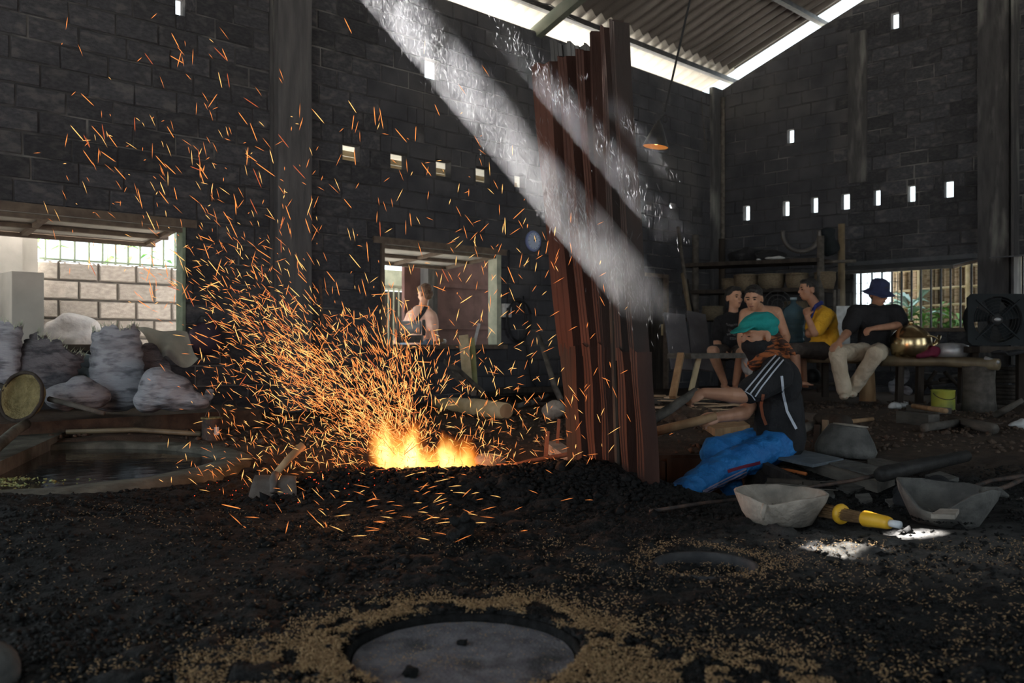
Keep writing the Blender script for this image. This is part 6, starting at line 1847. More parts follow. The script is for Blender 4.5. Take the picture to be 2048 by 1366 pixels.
# logs stacked under the table
for i in range(9):
    a = at(R.uniform(1968, 1990), 738 + 8 * i + R.uniform(-2, 2), 9.1); b = at(2075, 740 + 8 * i + R.uniform(-6, 6), 9.1)
    rod('firewood', [a, b], R.uniform(.018, .03), M['wood_dark'], 'dark firewood stick under the table at the right, ' + ['topmost', 'second from the top', 'third from the top', 'fourth from the top', 'in the middle of the stack', 'fourth from the bottom', 'third from the bottom', 'second from the bottom', 'lowest'][i], 'firewood', 'firewood under the table')
for i, (x0, y0, x1, y1) in enumerate(((1835, 748, 1872, 786), (1872, 742, 1838, 790), (1890, 745, 1925, 780), (1832, 770, 1902, 762), (1880, 760, 1915, 752))):
    rod('firewood', [at(x0, y0, 9.7), at(x1, y1, 9.8)], .022, M['wood_dark'], ['firewood stick slanting down right, leftmost under the bamboo bench', 'firewood stick slanting down left across the leftmost one', 'firewood stick slanting down right, rightmost under the bamboo bench', 'low nearly level firewood stick under the bamboo bench', 'high nearly level firewood stick under the pot'][i], 'firewood', 'firewood under the bamboo bench')

# ================================================================== SHELF RACK BY THE CORNER
rk = PB('shelf_rack', 'dark open wooden rack of poles and shelves in the corner', 'shelf', BW(-.0, 1.5, 0) + Vector((-.4, -.4, 0)))
def rkp(px, py, d=.0):
    return at(px, py, 11.6 + d)
for px, py0, d, mm in ((1391, 470, .6, 'wood_grey'), (1444, 478, .9, 'wood_dark'), (1641, 472, -.6, 'wood_grey'), (1683, 448, -.2, 'bamboo')):
    rk.part(MB().tube(rkp(px, py0, d), rkp(px, 785, d), .045, .05, 10), 'post', M[mm], True)
for y0, y1, w in ((533, 522, .5), (586, 580, .5), (640, 637, .5)):
    a, b = rkp(1383, y0, .75), rkp(1650, y1, -.5)
    rk.part(MB().bar(a, b, w, .05, (0, 0, 1)), 'shelf_board', M['wood_dark'])
rk.part(MB().tube(rkp(1640, 524, -.5), rkp(1712, 522, -.7), .02, n=8), 'rail', M['wood_grey'], True)
def basket(px, py, r_, h, d, label, mt='basket'):
    c = rkp(px, py, d); m = MB().lathe([(0, 0), (r_ * .8, 0), (r_, h * .6), (r_ * .95, h), (r_ * .88, h), (r_ * .9, h * .6), (0, .02)], c, 24, wob=.02)
    t = PB('clay_mould', label, 'mould', c, 'clay moulds on the rack'); t.part(m, 'mould_body', M[mt], True)
    t.part(MB().path([c + Vector((r_ * .93 * math.cos(a), r_ * .93 * math.sin(a), h)) for a in np.linspace(0, 2 * PI, 24)], .012, 6, False), 'mould_lip', M[mt], True)
for i, (px, py, r_, h) in enumerate(((1463, 583, .13, .16), (1492, 582, .16, .20), (1543, 581, .17, .20), (1594, 580, .14, .20), (1650, 578, .13, .20))):
    basket(px, py, r_, h, .25 - i * .2, ['small round mould at the left end of the middle shelf', 'broad round mould above the bare shouldered man', 'broad round mould in the middle of the middle shelf', 'round mould left of the yellow shirt man head', 'round mould behind the tall right post of the rack'][i])
for i, (px, py, r_, h) in enumerate(((1425, 641, .14, .18), (1592, 636, .15, .20))):
    basket(px, py, r_, h, .3 - i * .5, ['dark round mould at the left end of the lower shelf', 'olive round mould behind the blue water jug'][i])
# curved iron trough on the top shelf, and clutter
cc = rkp(1602, 478, -.35); r_ = .23
solo(MB().path([cc + Vector((r_ * math.cos(t), 0, .06 + (r_ * .95) * math.sin(t))) for t in np.linspace(PI * .93, PI * 2.07, 26)], .028, 8), 'curved_pipe', M['sheet_grey'], 'grey U shaped pipe standing on the top shelf', 'pipe', None, True)
softlump('dark_heap', [(rkp(1500, 510, .2), (.25, .1, .10)), (rkp(1540, 512, 0), (.2, .1, .09)), (rkp(1470, 514, .3), (.12, .1, .08))], M['cloth_black'], 'dark heap of sooty rags on the top shelf', 'rags', None, .02, (.04, 7))
softlump('pale_bag', [(rkp(1550, 516, -.1), (.14, .06, .02)), (rkp(1522, 518, .0), (.07, .05, .025))], M['plastic_white'], 'flat pale plastic bag on the edge of the top shelf', 'bag', None, .01, (.012, 14))
softlump('dark_bundle', [(rkp(1660, 490, -.3), (.10, .08, .16)), (rkp(1655, 465, -.3), (.08, .06, .07))], M['fan_grey'], 'dark bundle hanging between the two right posts', 'bundle', None, .02, (.04, 8))
for a, b, r_, mm, lb in (((1356, 455, -.2), (1389, 690, -1.2), .022, 'wood_grey', 'grey pole leaning left of the rack'), ((1366, 548, -.6), (1392, 700, -1.4), .03, 'bamboo', 'bamboo pole leaning before the rack'), ((1374, 560, -.5), (1398, 705, -1.3), .022, 'wood_dark', 'dark pole leaning just right of the bamboo pole')):
    rod('pole', [rkp(*a), rkp(*b)], r_, M[mm], lb, 'pole')
M['board_grey'] = mat('board_grey', (.085, .08, .088), .8, col2=(.13, .125, .135), scale=5, bump=.2)
solo(MB().bar(rkp(1348, 628, -1.4), rkp(1364, 740, -1.7), .26, .03, (.3, -1, 0)), 'panel_board', M['board_grey'], 'wide grey board leaning by the rack, left one', 'board')
solo(MB().bar(rkp(1392, 626, -1.2), rkp(1406, 740, -1.6), .24, .03, (.3, -1, 0)), 'panel_board', M['board_grey'], 'wide grey board leaning by the rack, right one', 'board')
for px, py0, lb in ((1669, 580, 'pale thin slat standing behind the yellow shirt man, left one'), (1677, 578, 'pale thin slat standing behind the yellow shirt man, right one')):
    solo(MB().bar(rkp(px, py0, -1), rkp(px, 700, -1), .03, .02, (0, -1, 0)), 'slat', M['wood_grey'], lb, 'slat')
solo(MB().bar(rkp(1686, 612, -1.1), rkp(1686, 700, -1.1), .16, .02, (0, -1, 0)), 'white_board', M['plastic_white'], 'whitish board between yellow shirt man and hatted man', 'board')
# water jug
c = at(1587, 686, 9.9)
jg = PB('water_jug', 'blue translucent water jug standing behind the bench', 'jug', c)
prof = [(0, 0), (.115, 0), (.125, .02)]
for i in range(4): z = .04 + i * .07; prof += [(.125, z), (.118, z + .012), (.118, z + .02), (.125, z + .035)]
prof += [(.125, .34), (.11, .38), (.06, .42), (.03, .44), (.028, .47), (.034, .475), (.034, .49), (0, .49)]
jg.part(MB().lathe(prof, c, 36), 'jug_body', M['jug'], True)
jg.part(MB().lathe([(0, .48), (.036, .48), (.036, .505), (0, .505)], c, 20), 'cap', M['plastic_blue'], True)
jg.part(MB().box(c + Vector((0, 0, -.02)), (.26, .22, .03)), 'stand', M['aluminium'])
# wire hoop (fan guard) behind the bare man
c = at(1556, 610, 10.4)
hp = PB('fan_guard', 'round wire fan guard standing behind the shirtless man', 'fan guard', c - Vector((0, 0, .2)))
for r_ in (.17, .12, .07): hp.part(MB().path([c + Vector((r_ * math.cos(t), .02, r_ * math.sin(t))) for t in np.linspace(0, 2 * PI, 30)], .005, 5, False), 'guard_ring', M['steel_dark'], True)
for k in range(12):
    a = k * PI / 6; hp.part(MB().tube(c + Vector((.03 * math.cos(a), .01, .03 * math.sin(a))), c + Vector((.17 * math.cos(a), .02, .17 * math.sin(a))), .003, n=4), 'spoke', M['steel_dark'])
hp.part(MB().tube(c + Vector((0, .05, -.17)), at(1556, 700, 10.4) + Vector((0, .05, 0)), .012, n=8), 'stand', M['steel_dark'])
# litter under the benches
softlump('blue_bag', [(gr(1368, 795, .02), (.06, .05, .02)), (gr(1355, 797, .02), (.04, .04, .025))], M['plastic_blue'], 'pale blue plastic scrap under the bare bench', 'bag', None, .01, (.01, 20))
solo(MB().bar(gr(1290, 803, .03), gr(1500, 797, .03), .10, .05), 'beam', M['wood_grey'], 'long grey beam lying on the floor before the benches', 'beam')
softlump('black_pot', [(at(1625, 752, 9.95), (.09, .09, .09))], M['rubber'], 'round black pot under the bench of the yellow shirt man', 'pot', None, .012, (.004, 20))
# ================================================================== PEOPLE
from mathutils.bvhtree import BVHTree
def basis(f, u=(0, 0, 1)):
    f = Vector(f).normalized(); u = Vector(u); s = f.cross(u).normalized(); u = s.cross(f).normalized()
    return f, s, u, Matrix((s, f, u)).transposed()       # columns: side, forward, up
def chain(m, pts, rad, n=12):
    for i in range(len(pts) - 1): m.cap(pts[i], rad[i], pts[i + 1], rad[i + 1], n)
def head_prims(m, c, f, u=(0, 0, 1), k=1.0):
    f, s, u, rt = basis(f, u)
    E = lambda o, r: m.ell(c + (s * o[0] + f * o[1] + u * o[2]) * k, tuple(q * k for q in r), rt, 16, 12)
    E((0, -.008, .035), (.077, .098, .085)); E((0, .022, -.022), (.062, .074, .088)); E((0, .042, -.078), (.040, .045, .034))
    E((0, .082, .026), (.048, .016, .011)); E((.034, .070, -.022), (.022, .02, .02)); E((-.034, .070, -.022), (.022, .02, .02))
    E((.079, -.008, -.010), (.010, .022, .033)); E((-.079, -.008, -.010), (.010, .022, .033))
    m.cap(c + (f * .094 + u * .014) * k, .008 * k, c + (f * .112 - u * .022) * k, .014 * k, 8)
    E((0, .093, -.050), (.024, .010, .006)); E((0, .090, -.062), (.021, .011, .007))
def face_bits(P, c, f, u=(0, 0, 1), k=1.0, brow=True):
    f, s, u, rt = basis(f, u)
    for sg in (-1, 1):
        P.part(MB().ell(c + (s * sg * .031 + f * .089 + u * .006) * k, (.014 * k, .008 * k, .006 * k), rt, 10, 6), 'eye', M['eye'], True)
        if brow: P.part(MB().ell(c + (s * sg * .033 + f * .097 + u * .028) * k, (.021 * k, .006 * k, .005 * k), rt, 10, 6), 'eyebrow', M['hair'], True)
    P.part(MB().ell(c + (f * .101 - u * .056) * k, (.022 * k, .005 * k, .006 * k), rt, 10, 6), 'lips', M['lip'], True)
def hair_mesh(c, f, u=(0, 0, 1), k=1.0, low=0.0):
    f, s, u, rt = basis(f, u); m = MB()
    m.ell(c + (-f * .016 + u * .052) * k, (.084 * k, .096 * k, .078 * k), rt, 18, 12)
    m.ell(c + (-f * .050 + u * (.0 - low)) * k, (.074 * k, .058 * k, .072 * k), rt, 18, 12)
    m.ell(c + (f * .04 + u * .088) * k, (.06 * k, .045 * k, .032 * k), rt, 14, 10)
    return fuse(m, .007, 2, .5, (.005, 60))
def hand_prims(m, w, d, nrm, side, curl=.5, k=1.0, r=.0088):
    """w wrist, d pointing direction, nrm palm normal (fingers close towards it), side: thumb side"""
    d = Vector(d).normalized(); nrm = Vector(nrm); nrm = (nrm - d * nrm.dot(d)).normalized()
    sd = d.cross(nrm).normalized()
    if sd.dot(Vector(side)) < 0: sd = -sd
    w = Vector(w)
    rt = Matrix((sd, d, nrm)).transposed()
    m.ell(w + d * .045 * k, (.041 * k, .052 * k, .017 * k), rt, 14, 10)
    m.cap(w, .024 * k, w + d * .04 * k, .026 * k)
    for i, L in enumerate((.072, .082, .077, .060)):
        o = w + d * (.088 - abs(i - 1.2) * .004) * k + sd * (.030 - i * .0205) * k
        a = 0; p = o
        m.cap(p - d * .03 * k, r * 1.1, p, r, 8)
        for j, fr in enumerate((.45, .32, .23)):
            a += curl * (.9, 1.0, .8)[j]
            q = p + (d * math.cos(a) + nrm * math.sin(a)) * L * fr * k
            m.cap(p, r * (1 - j * .07), q, r * (.95 - j * .07), 8); p = q
    t0 = w + d * .022 * k + sd * .030 * k; t1 = t0 + (d * .55 + sd * .6 + nrm * (.25 + .5 * curl)).normalized() * .040 * k
    t2 = t1 + (d * .9 + nrm * curl * .8 - sd * .1).normalized() * .032 * k
    m.cap(t0, .013 * k, t1, .0105 * k, 8); m.cap(t1, .0105 * k, t2, .009 * k, 8)
def foot_prims(m, ank, d, k=1.0, up=(0, 0, 1)):
    d = Vector(d).normalized(); f, s, u, rt = basis(d, up)
    m.ell(ank - f * .03 * k - u * .035 * k, (.032 * k, .038 * k, .03 * k), rt)
    m.ell(ank + f * .05 * k - u * .045 * k, (.036 * k, .075 * k, .024 * k), rt)
    for i in range(5):
        o = ank + f * (.115 - i * .008) * k - u * .054 * k + s * (-.026 + i * .013) * k
        m.cap(o, .011 * k, o + f * (.035 - i * .004) * k - u * .004, (.010 - i * .0008) * k, 8)
def torso_prims(m, neck, chest, belly, hips, f, w=1.0, grow=0.0):
    f, s, u, _ = basis(f)
    def E(c, up, r):
        up = Vector(up).normalized(); ss = s; ff = up.cross(ss).normalized()
        m.ell(c, tuple(q * w + grow for q in r), Matrix((ss, ff, up)).transposed(), 18, 12)
    E(chest, neck - belly, (.160, .105, .155)); E(belly, chest - hips, (.140, .100, .13)); E(hips, belly - hips, (.150, .112, .10))
    m.cap(chest, .10 * w + grow, belly, .10 * w + grow); m.cap(belly, .10 * w + grow, hips, .10 * w + grow)
CAMP = Vector((0, 0, EYE))
def ribbon(bvh, path, hw, off=.003, n=24):
    """strip of cloth laid on a surface along a line seen in the photo"""
    m = MB(); pts = []
    for i in range(n + 1):
        t = i / n * (len(path) - 1); k = min(int(t), len(path) - 2); a = t - k
        pts.append((path[k][0] * (1 - a) + path[k + 1][0] * a, path[k][1] * (1 - a) + path[k + 1][1] * a))
    rows = []
    for i, (x, y) in enumerate(pts):
        x2, y2 = pts[min(i + 1, n)]; x1, y1 = pts[max(i - 1, 0)]
        d = math.hypot(x2 - x1, y2 - y1) or 1; nx, ny = -(y2 - y1) / d, (x2 - x1) / d
        row = []
        for sg in (-1, 0, 1):
            ray = (at(x + nx * hw * sg, y + ny * hw * sg, 1.0) - CAMP).normalized()
            h = bvh.ray_cast(CAMP, ray)
            if h[0] is None: row = None; break
            row.append(h[0] + h[1] * off if h[1].dot(ray) < 0 else h[0] - h[1] * off)
        if row: rows.append(row)
    for r_ in rows: m.v.extend([tuple(p) for p in r_])
    for i in range(len(rows) - 1):
        for k in (0, 1):
            q = i * 3 + k; m.f.append((q, q + 1, q + 4, q + 3))
    return m
def bvh_of(mb): return BVHTree.FromPolygons([Vector(v) for v in mb.v], mb.f)

# ---------------- the smith at the fire
sm = PB('person', 'smith in teal cap, black masked face and blue trousers sitting beside the fire pit', 'person', at(1575, 905, 5.1))
hc = at(1517, 670, 5.18); fw = Vector((-.93, -.33, -.10))
neck = at(1546, 716, 5.2); chest = at(1553, 765, 5.2); belly = at(1556, 830, 5.2); hips = at(1548, 886, 5.2)
sL = at(1556, 752, 5.02); sR = at(1540, 752, 5.38)
eL, wL = at(1482, 792, 4.96), at(1408, 786, 4.93)
eR, wR = at(1488, 826, 5.2), at(1436, 835, 5.03)
hL, kL, aL = at(1546, 895, 5.10), at(1430, 944, 4.84), at(1352, 990, 4.52)
hR, kR, aR = at(1530, 884, 5.28), at(1428, 904, 5.05), at(1470, 985, 5.0)
bm_ = MB(); head_prims(bm_, hc, fw); bm_.cap(neck, .058, hc + Vector((.01, 0, -.05)), .052)
tf = Vector((-.9, -.43, 0))
torso_prims(bm_, neck, chest, belly, hips, tf, .92)
chain(bm_, [neck - Vector((0, 0, .03)), sL, eL, wL], [.055, .060, .046, .030]); chain(bm_, [neck - Vector((0, 0, .03)), sR, eR, wR], [.055, .060, .044, .030])
chain(bm_, [eL, eL.lerp(wL, .3)], [.045, .046]); chain(bm_, [eR, eR.lerp(wR, .3)], [.043, .044])
chain(bm_, [hL, kL, kL.lerp(aL, .35), aL], [.078, .052, .048, .032]); chain(bm_, [hR, kR, kR.lerp(aR, .35), aR], [.078, .052, .048, .032])
foot_prims(bm_, aL, (-.75, -.6, -.2)); foot_prims(bm_, aR, (-.6, -.7, 0))
hand_prims(bm_, wL, at(1376, 796, 4.925) - wL, Vector((0, .75, -.65)), Vector((-.2, -.3, 1)), 1.05, 1.0, .0095)
hand_prims(bm_, wR, at(1406, 840, 4.99) - wR, Vector((0, .8, -.6)), Vector((-.2, -.3, 1)), 1.05, 1.0, .0095)
sm.part(fuse(bm_, .0055, 3, .5), 'body', M['skin_mid'], True)
# t shirt
t_ = MB(); torso_prims(t_, neck, chest, belly, hips + Vector((0, 0, .02)), tf, .92, .022)
t_.ell(neck - Vector((0, 0, .045)), (.10, .13, .06), None, 16, 10)
chain(t_, [neck - Vector((0, 0, .05)), sL, sL.lerp(eL, .72)], [.085, .088, .078]); chain(t_, [neck - Vector((0, 0, .05)), sR, sR.lerp(eR, .6)], [.085, .086, .078])
t_.cap(belly, .135, hips + Vector((.02, 0, -.01)), .145); t_.cap(at(1562, 800, 5.2), .125, at(1568, 880, 5.18), .13)
shirt = fuse(t_, .007, 4, .6, (.007, 11, 3)); bv = bvh_of(shirt)
stripes = [ribbon(bv, [(1552 + d, 711 + d * .6), (1530 + d, 736 + d * .7), (1508 + d, 762 + d * .8), (1492 + d * 1.2, 781 + d * .8)], 1.5) for d in (0, 7.5, 15)]
side1 = ribbon(bv, [(1563, 752), (1566, 785), (1574, 822), (1592, 858)], 2.6); side0 = ribbon(bv, [(1566, 744), (1569, 752)], 3)
cuff = ribbon(bv, [(1490, 782), (1503, 790), (1510, 800)], 1.0)
strap = ribbon(bv, [(1526, 788), (1523, 812), (1526, 832), (1533, 850)], 3.0)
sh_o = sm.part(shirt, 'shirt', M['cloth_black'], True)
def sub(P, parent, mb, name, m, **k):
    return P.part(mb, name, m, False, parent, **k)
for st in stripes: sub(sm, sh_o, st, 'stripe', M['cloth_white'], label='white stripe on the shoulder of the shirt')
for st in (side1, cuff): sub(sm, sh_o, st, 'stripe', M['cloth_white'])
sub(sm, sh_o, strap, 'inset', mat('inset', (.30, .10, .05), .8), label='rusty orange inset on the shirt side')
# trousers
tr = MB(); tr.ell(hips + Vector((0, 0, -.01)), (.15, .17, .10), None, 16, 10)
chain(tr, [hips, hL, kL, aL], [.115, .100, .083, .056]); chain(tr, [hips, hR, kR, aR], [.115, .098, .083, .060])
tr.cap(kL.lerp(aL, .4), .066, aL, .052)
trm = fuse(tr, .007, 3, .6, (.016, 15, 5)); bt = bvh_of(trm)
lg_ = [ribbon(bt, [(1492 + d * .1, 938 + d), (1450, 958 + d), (1405 - d * .3, 982 + d * .7)], 1.4) for d in (0, 6, 12)]
band = ribbon(bt, [(1520, 925), (1480, 935), (1455, 943)], 3)
tr_o = sm.part(trm, 'trousers', M['cloth_blue'], True)
M['stripe_purple'] = mat('stripe_purple', (.30, .26, .36), .8)
for st in lg_: sub(sm, tr_o, st, 'stripe', M['stripe_purple'])
sub(sm, tr_o, band, 'stripe', M['cloth_maroon'])
# cap, mask, scarf
cm = MB(); f_, s_, u_, rt_ = basis(fw)
cm.ell(hc + u_ * .066 - f_ * .012, (.102, .120, .060), rt_, 20, 12); cm.ell(hc + u_ * .088 - f_ * .02, (.080, .095, .045), rt_, 20, 12); cm.ell(hc + u_ * .02 - f_ * .045, (.090, .075, .045), rt_, 16, 10)
cm.ell(hc + u_ * .046 + f_ * .10, (.088, .080, .011), rt_ @ Matrix.Rotation(-.30, 3, 'X'), 20, 8)
sm.part(fuse(cm, .006, 3, .5, (.006, 22)), 'cap', M['cloth_teal'], True)
mk = MB(); mk.ell(hc + f_ * .028 - u_ * .058, (.074, .086, .062), rt_, 18, 12); mk.cap(hc + f_ * .055 - u_ * .09, .045, hc + f_ * .065 - u_ * .145, .018); mk.ell(hc - f_ * .02 - u_ * .05, (.086, .088, .035), rt_, 18, 12)
sm.part(fuse(mk, .006, 3, .5, (.005, 18)), 'face_mask', M['cloth_black'], True)
sc = MB(); sc.ell(hc - f_ * .035 - u_ * .045, (.084, .080, .075), rt_, 18, 12); chain(sc, [hc - f_ * .05 - u_ * .03, hc - f_ * .03 - u_ * .10, hc + f_ * .045 - u_ * .16], [.075, .072, .045])
sc.cap(hc + f_ * .0 - u_ * .12, .07, neck, .085)
chain(sc, [hc - f_ * .10 - u_ * .0, at(1565, 685, 5.12), at(1588, 707, 5.1)], [.028, .026, .012]); chain(sc, [hc - f_ * .10 - u_ * .02, at(1570, 700, 5.16), at(1578, 716, 5.14)], [.022, .02, .01])
sm.part(fuse(sc, .007, 2, .5, (.008, 18)), 'scarf', M['tiger'], True, label='brown and orange striped scarf knotted behind the head')
for sg in (-1, 1): sm.part(MB().ell(hc + f_ * .088 + s_ * sg * .031 + u_ * .0, (.013, .006, .003), rt_, 10, 6), 'eye', M['eye'], True)

# ---------------- builder for the seated men at the back
def seated(P, head, f_head, neck, chest, belly, hips, tf, arms, legs, skin, w=.95, foot=True, hk=1.0, vox=.0085, headk=1.0):
    b = MB(); head_prims(b, head, f_head, k=headk); b.cap(neck, .056, head - Vector((0, 0, .05)), .052)
    torso_prims(b, neck, chest, belly, hips, tf, w)
    for (sh, el, wr, hd, pn, ts, cu) in arms:
        chain(b, [neck - Vector((0, 0, .03)), sh, el, wr], [.058, .060, .044, .029]); chain(b, [el, el.lerp(wr, .3)], [.043, .044])
        hand_prims(b, wr, hd - wr, pn, ts, cu, hk, .0105)
    for (hp, kn, an, fd) in legs:
        chain(b, [hp, kn, kn.lerp(an, .35), an], [.080, .058, .055, .036])
        if foot: foot_prims(b, an, fd)
    P.part(fuse(b, vox, 3, .5), 'body', skin, True)

# black t shirt man, left end of the bench
D1 = 10.0
p1_ = PB('person', 'man in black printed shirt with bare legs, leftmost of the men on the bench', 'person', at(1462, 712, D1))
a1 = lambda x, y, d=0: at(x, y, D1 + d)
h1 = a1(1468, 596); f1 = Vector((.35, -.9, .0))
arms = [(a1(1441, 645, .0), a1(1434, 686, -.05), a1(1441, 700, -.18), a1(1447, 704, -.24), Vector((.3, 0, -1)), Vector((1, 0, 0)), .5),
        (a1(1494, 645, .05), a1(1500, 682, -.02), a1(1482, 696, -.18), a1(1474, 699, -.22), Vector((-.3, 0, -1)), Vector((-1, 0, 0)), .5)]
legs = [(a1(1450, 706), a1(1424, 702, -.42), a1(1449, 766, -.36), Vector((.1, -1, 0))), (a1(1474, 706), a1(1484, 706, -.42), a1(1471, 768, -.32), Vector((-.1, -1, 0)))]
seated(p1_, h1, f1, a1(1466, 627), a1(1466, 652), a1(1465, 680), a1(1463, 702), Vector((.2, -1, 0)), arms, legs, M['skin'], headk=1.06)
face_bits(p1_, h1, f1, k=1.06); p1_.part(hair_mesh(h1, f1, k=1.06, low=-.02), 'hair', M['hair'], True)
t = MB(); torso_prims(t, a1(1466, 627), a1(1466, 652), a1(1465, 680), a1(1463, 700), Vector((.2, -1, 0)), .95, .02)
t.ell(a1(1466, 634), (.12, .09, .05), None, 14, 10)
for sh, el in ((arms[0][0], arms[0][1]), (arms[1][0], arms[1][1])): chain(t, [a1(1466, 636), sh, sh.lerp(el, .68)], [.075, .082, .075])
tm = fuse(t, .01, 3, .5, (.006, 12)); b1v = bvh_of(tm)
pr = [ribbon(b1v, p, w_) for p, w_ in (([(1452, 648), (1462, 651), (1474, 649), (1482, 650)], 2.0), ([(1456, 660), (1466, 663), (1478, 661)], 3.0), ([(1454, 669), (1464, 667), (1474, 671), (1481, 668)], 2.4), ([(1460, 677), (1472, 677)], 2.6))]
so = p1_.part(tm, 'shirt', M['cloth_black'], True)
for r_ in pr: sub(p1_, so, r_, 'print', mat('print_grey', (.16, .16, .17), .8, col2=(.02, .02, .02), scale=60), label='grey print on the black shirt')
t = MB(); t.ell(a1(1463, 702), (.16, .13, .09), None, 14, 10)
for (hp, kn, an, fd) in legs: t.cap(hp, .10, hp.lerp(kn, .72), .085)
p1_.part(fuse(t, .01, 3, .5, (.006, 14)), 'shorts', M['cloth_brown'], True)

# bare man leaning forward
D2 = 9.5
a2 = lambda x, y, d=0: at(x, y, D2 + d)
p2_ = PB('person', 'shirtless man in pale shorts leaning forward on the bench', 'person', a2(1528, 714, .1))
h2 = a2(1507, 597, -.28); f2 = Vector((-.45, -.85, -.22))
arms = [(a2(1490, 628, -.14), a2(1482, 678, -.22), a2(1490, 712, -.42), a2(1494, 722, -.46), Vector((.4, 0, -1)), Vector((1, 0, 0)), .5),
        (a2(1553, 624, -.04), a2(1573, 674, -.12), a2(1560, 716, -.38), a2(1552, 726, -.42), Vector((-.4, 0, -1)), Vector((-1, 0, 0)), .5)]
legs = [(a2(1516, 712), a2(1500, 720, -.42), a2(1500, 785, -.36), Vector((-.1, -1, 0))), (a2(1542, 712), a2(1552, 722, -.42), a2(1556, 785, -.36), Vector((.1, -1, 0)))]
seated(p2_, h2, f2, a2(1518, 615, -.16), a2(1522, 644, -.08), a2(1526, 680, .02), a2(1528, 706, .08), Vector((-.25, -1, 0)), arms, legs, M['skin'], 1.18, headk=1.1)
face_bits(p2_, h2, f2, k=1.1); p2_.part(hair_mesh(h2, f2, k=1.1), 'hair', M['hair'], True)
t = MB(); t.ell(a2(1528, 708, .05), (.18, .15, .09), None, 14, 10)
for (hp, kn, an, fd) in legs: t.cap(hp, .105, kn, .088)
for (hp, kn, an, fd) in legs: t.cap(kn, .088, kn.lerp(an, .25), .085)
p2_.part(fuse(t, .01, 3, .5, (.006, 14)), 'shorts', M['cloth_grey'], True)

# yellow shirt man, seen from the side
D3 = 9.6
a3 = lambda x, y, d=0: at(x, y, D3 + d)
p3_ = PB('person', 'man in yellow polo shirt in profile, hand at his chin, on the bench', 'person', a3(1640, 714))
h3 = a3(1617, 580); f3 = Vector((-.98, -.15, -.05))
tf3 = Vector((-.75, -.65, 0))
arms = [(a3(1652, 632, -.14), a3(1629, 666, -.30), a3(1614, 632, -.26), a3(1612, 612, -.20), Vector((.4, .6, .2)), Vector((-.5, -.6, .3)), .9),
        (a3(1634, 632, .18), a3(1618, 668, .05), a3(1640, 660, -.10), a3(1652, 652, -.12), Vector((.2, .8, 0)), Vector((0, 0, 1)), .4)]
legs = [(a3(1645, 702, -.1), a3(1588, 700, -.34), a3(1596, 758, -.36), Vector((.75, -.65, 0))), (a3(1640, 702, .1), a3(1600, 700, -.1), a3(1608, 762, -.05), Vector((-.2, -.9, 0)))]
seated(p3_, h3, f3, a3(1632, 612), a3(1643, 640), a3(1648, 670), a3(1646, 700), tf3, arms, legs, M['skin_mid'])
face_bits(p3_, h3, f3); p3_.part(hair_mesh(h3, f3), 'hair', M['hair'], True)
t = MB(); torso_prims(t, a3(1632, 612), a3(1643, 640), a3(1648, 668), a3(1646, 692), tf3, .95, .024)
t.ell(a3(1638, 624), (.11, .12, .06), None, 14, 10); t.cap(a3(1652, 650), .12, a3(1655, 685), .125)
for sh, el, k in ((arms[0][0], arms[0][1], .75), (arms[1][0], arms[1][1], .6)): chain(t, [a3(1640, 626), sh, sh.lerp(el, k)], [.08, .088, .082])
so = p3_.part(fuse(t, .009, 3, .5, (.007, 12)), 'polo_shirt', M['cloth_yellow'], True)
t = MB(); t.path([a3(1624, 622, -.06), a3(1632, 612, -.10), a3(1642, 606, -.05), a3(1645, 606, .05)], [.022, .028, .028, .02], 8, True, .6); t.cap(a3(1630, 616, -.12), .012, a3(1622, 636, -.155), .012)
sub(p3_, so, t, 'collar', M['cloth_collar'], label='blue collar')
t = MB(); t.ell(a3(1646, 700), (.14, .16, .09), None, 14, 10)
for (hp, kn, an, fd) in legs: t.cap(hp, .102, kn, .080)
p3_.part(fuse(t, .01, 3, .5, (.007, 12)), 'trousers', M['cloth_brown'], True)

# man with the bucket hat
D4 = 9.15
a4 = lambda x, y, d=0: at(x, y, D4 + d)
p4_ = PB('person', 'man in dark bucket hat, black shirt and cream trousers beside the kettle', 'person', a4(1745, 712))
h4 = a4(1757, 588, -.06); f4 = Vector((.30, -.88, -.30))
arms = [(a4(1712, 626, .02), a4(1696, 664, -.02), a4(1678, 684, -.28), a4(1666, 694, -.34), Vector((0, .1, -1)), Vector((1, 0, .1)), .25),
        (a4(1790, 626, .02), a4(1803, 650, -.02), a4(1752, 656, -.26), a4(1738, 658, -.28), Vector((-.6, .1, -.8)), Vector((0, -.3, 1)), .75)]
legs = [(a4(1732, 704), a4(1674, 706, -.30), a4(1688, 782, -.26), Vector((-.35, -.9, 0))), (a4(1758, 704), a4(1752, 708, -.44), a4(1706, 778, -.16), Vector((-.5, -.8, 0)))]
tf4 = Vector((.0, -1, 0))
seated(p4_, h4, f4, a4(1753, 614, .0), a4(1751, 642, .03), a4(1748, 674, .05), a4(1746, 700, .05), tf4, arms, legs, M['skin_mid'], 1.0, True)
face_bits(p4_, h4, f4, brow=False); p4_.part(hair_mesh(h4, f4), 'hair', M['hair'], True)
t = MB(); torso_prims(t, a4(1753, 614), a4(1751, 642, .03), a4(1748, 672, .05), a4(1746, 694, .05), tf4, 1.0, .026)
t.ell(a4(1752, 626), (.15, .10, .06), None, 14, 10)
for sh, el in ((arms[0][0], arms[0][1]), (arms[1][0], arms[1][1])): chain(t, [a4(1752, 628), sh, sh.lerp(el, .72)], [.085, .092, .086])
p4_.part(fuse(t, .009, 3, .5, (.008, 11)), 'shirt', M['cloth_black'], True)
t = MB(); t.ell(a4(1746, 702, .03), (.17, .15, .09), None, 14, 10)
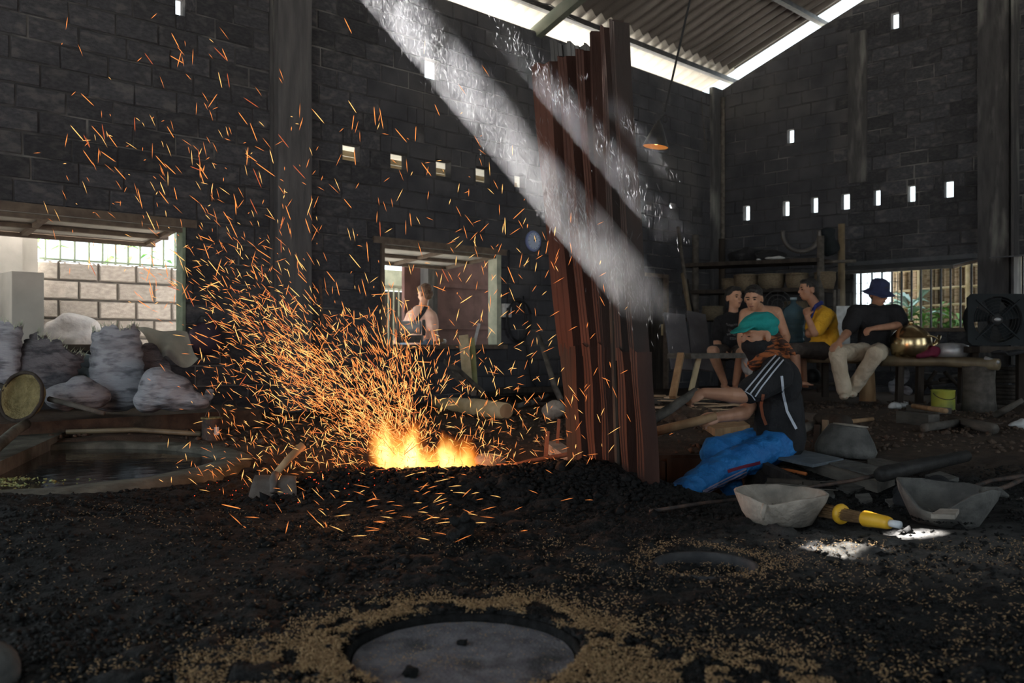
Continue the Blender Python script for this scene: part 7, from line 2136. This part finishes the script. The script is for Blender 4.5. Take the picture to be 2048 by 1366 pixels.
for (hp, kn, an, fd) in legs: chain(t, [hp, kn, kn.lerp(an, .6), an + Vector((0, 0, .01))], [.10, .084, .074, .076])
p4_.part(fuse(t, .0085, 3, .5, (.009, 11)), 'trousers', M['cloth_cream'], True)
f_, s_, u_, rt_ = basis(f4)
t = MB(); t.lathe([(0, .15), (.06, .148), (.088, .125), (.098, .06), (.100, .045), (.135, .020), (.162, .006), (.160, .0), (.13, .010), (.095, .036), (.06, .05), (0, .06)], h4 + u_ * .0 - f_ * .01, 32, rt_); sweep_noise(t, .012, 12)
p4_.part(t, 'bucket_hat', M['cloth_navy'], True)
t = MB(); t.ell(a4(1753, 612), (.085, .085, .035), None, 16, 10); p4_.part(fuse(t, .008, 2, .5), 'neck_scarf', M['cloth_black'], True)
t = MB()
for (hp, kn, an, fd) in legs:
    f_, s_, u_, rt_ = basis(fd); t.ell(an + f_ * .045 - u_ * .05, (.046, .135, .038), rt_, 14, 10); t.ell(an - f_ * .02 - u_ * .02, (.045, .05, .05), rt_, 14, 10)
p4_.part(fuse(t, .009, 2, .5), 'shoes', M['cloth_cream'], True)

# man working in the middle window, his back to us
D5 = 10.9
a5 = lambda x, y, d=0: at(x, y, D5 + d)
p5_ = PB('person', 'man in pink shirt with a dark strap, back turned, in the middle window', 'person', a5(845, 690))
h5 = a5(850, 588); f5 = Vector((-.7, .65, -.2))
arms = [(a5(862, 634, -.05), a5(868, 664, -.08), a5(874, 690, -.14), a5(878, 699, -.2), Vector((0, .3, -1)), Vector((-1, 0, 0)), .4),
        (a5(824, 634, .08), a5(812, 658, .12), a5(802, 672, .02), a5(796, 676, -.04), Vector((0, .3, -1)), Vector((1, 0, 0)), .5)]
legs = [(a5(835, 690, .05), a5(812, 690, .45), a5(808, 745, .4), Vector((-.5, 1, 0))), (a5(850, 690, .05), a5(846, 692, .48), a5(846, 745, .42), Vector((0, 1, 0)))]
seated(p5_, h5, f5, a5(846, 612), a5(842, 636), a5(839, 662), a5(840, 684), Vector((-.6, .75, 0)), arms, legs, M['skin_mid'], .95, False)
p5_.part(hair_mesh(h5, f5, low=.01), 'hair', mat('hair_brown', (.06, .03, .018), .7, col2=(.11, .06, .035), scale=50), True)
t = MB(); torso_prims(t, a5(846, 612), a5(842, 636), a5(839, 662), a5(840, 680), Vector((-.6, .75, 0)), .95, .022); t.ell(a5(845, 620), (.11, .10, .05), None, 14, 10)
for sh, el in ((arms[0][0], arms[0][1]), (arms[1][0], arms[1][1])): chain(t, [a5(844, 622), sh, sh.lerp(el, .6)], [.075, .082, .076])
tm = fuse(t, .01, 3, .5, (.006, 12)); bv5 = bvh_of(tm); rb = ribbon(bv5, [(856, 604), (848, 622), (834, 640), (822, 655)], 4.0)
so = p5_.part(tm, 'shirt', M['cloth_pink'], True); sub(p5_, so, rb, 'strap', M['cloth_black'], label='dark strap across the back')
t = MB(); t.ell(a5(840, 684), (.15, .13, .09), None, 14, 10)
for (hp, kn, an, fd) in legs: chain(t, [hp, kn, an], [.10, .08, .06])
p5_.part(fuse(t, .01, 3, .5, (.006, 12)), 'trousers', mat('jeans', (.05, .08, .13), .8, col2=(.10, .14, .2), scale=10), True)
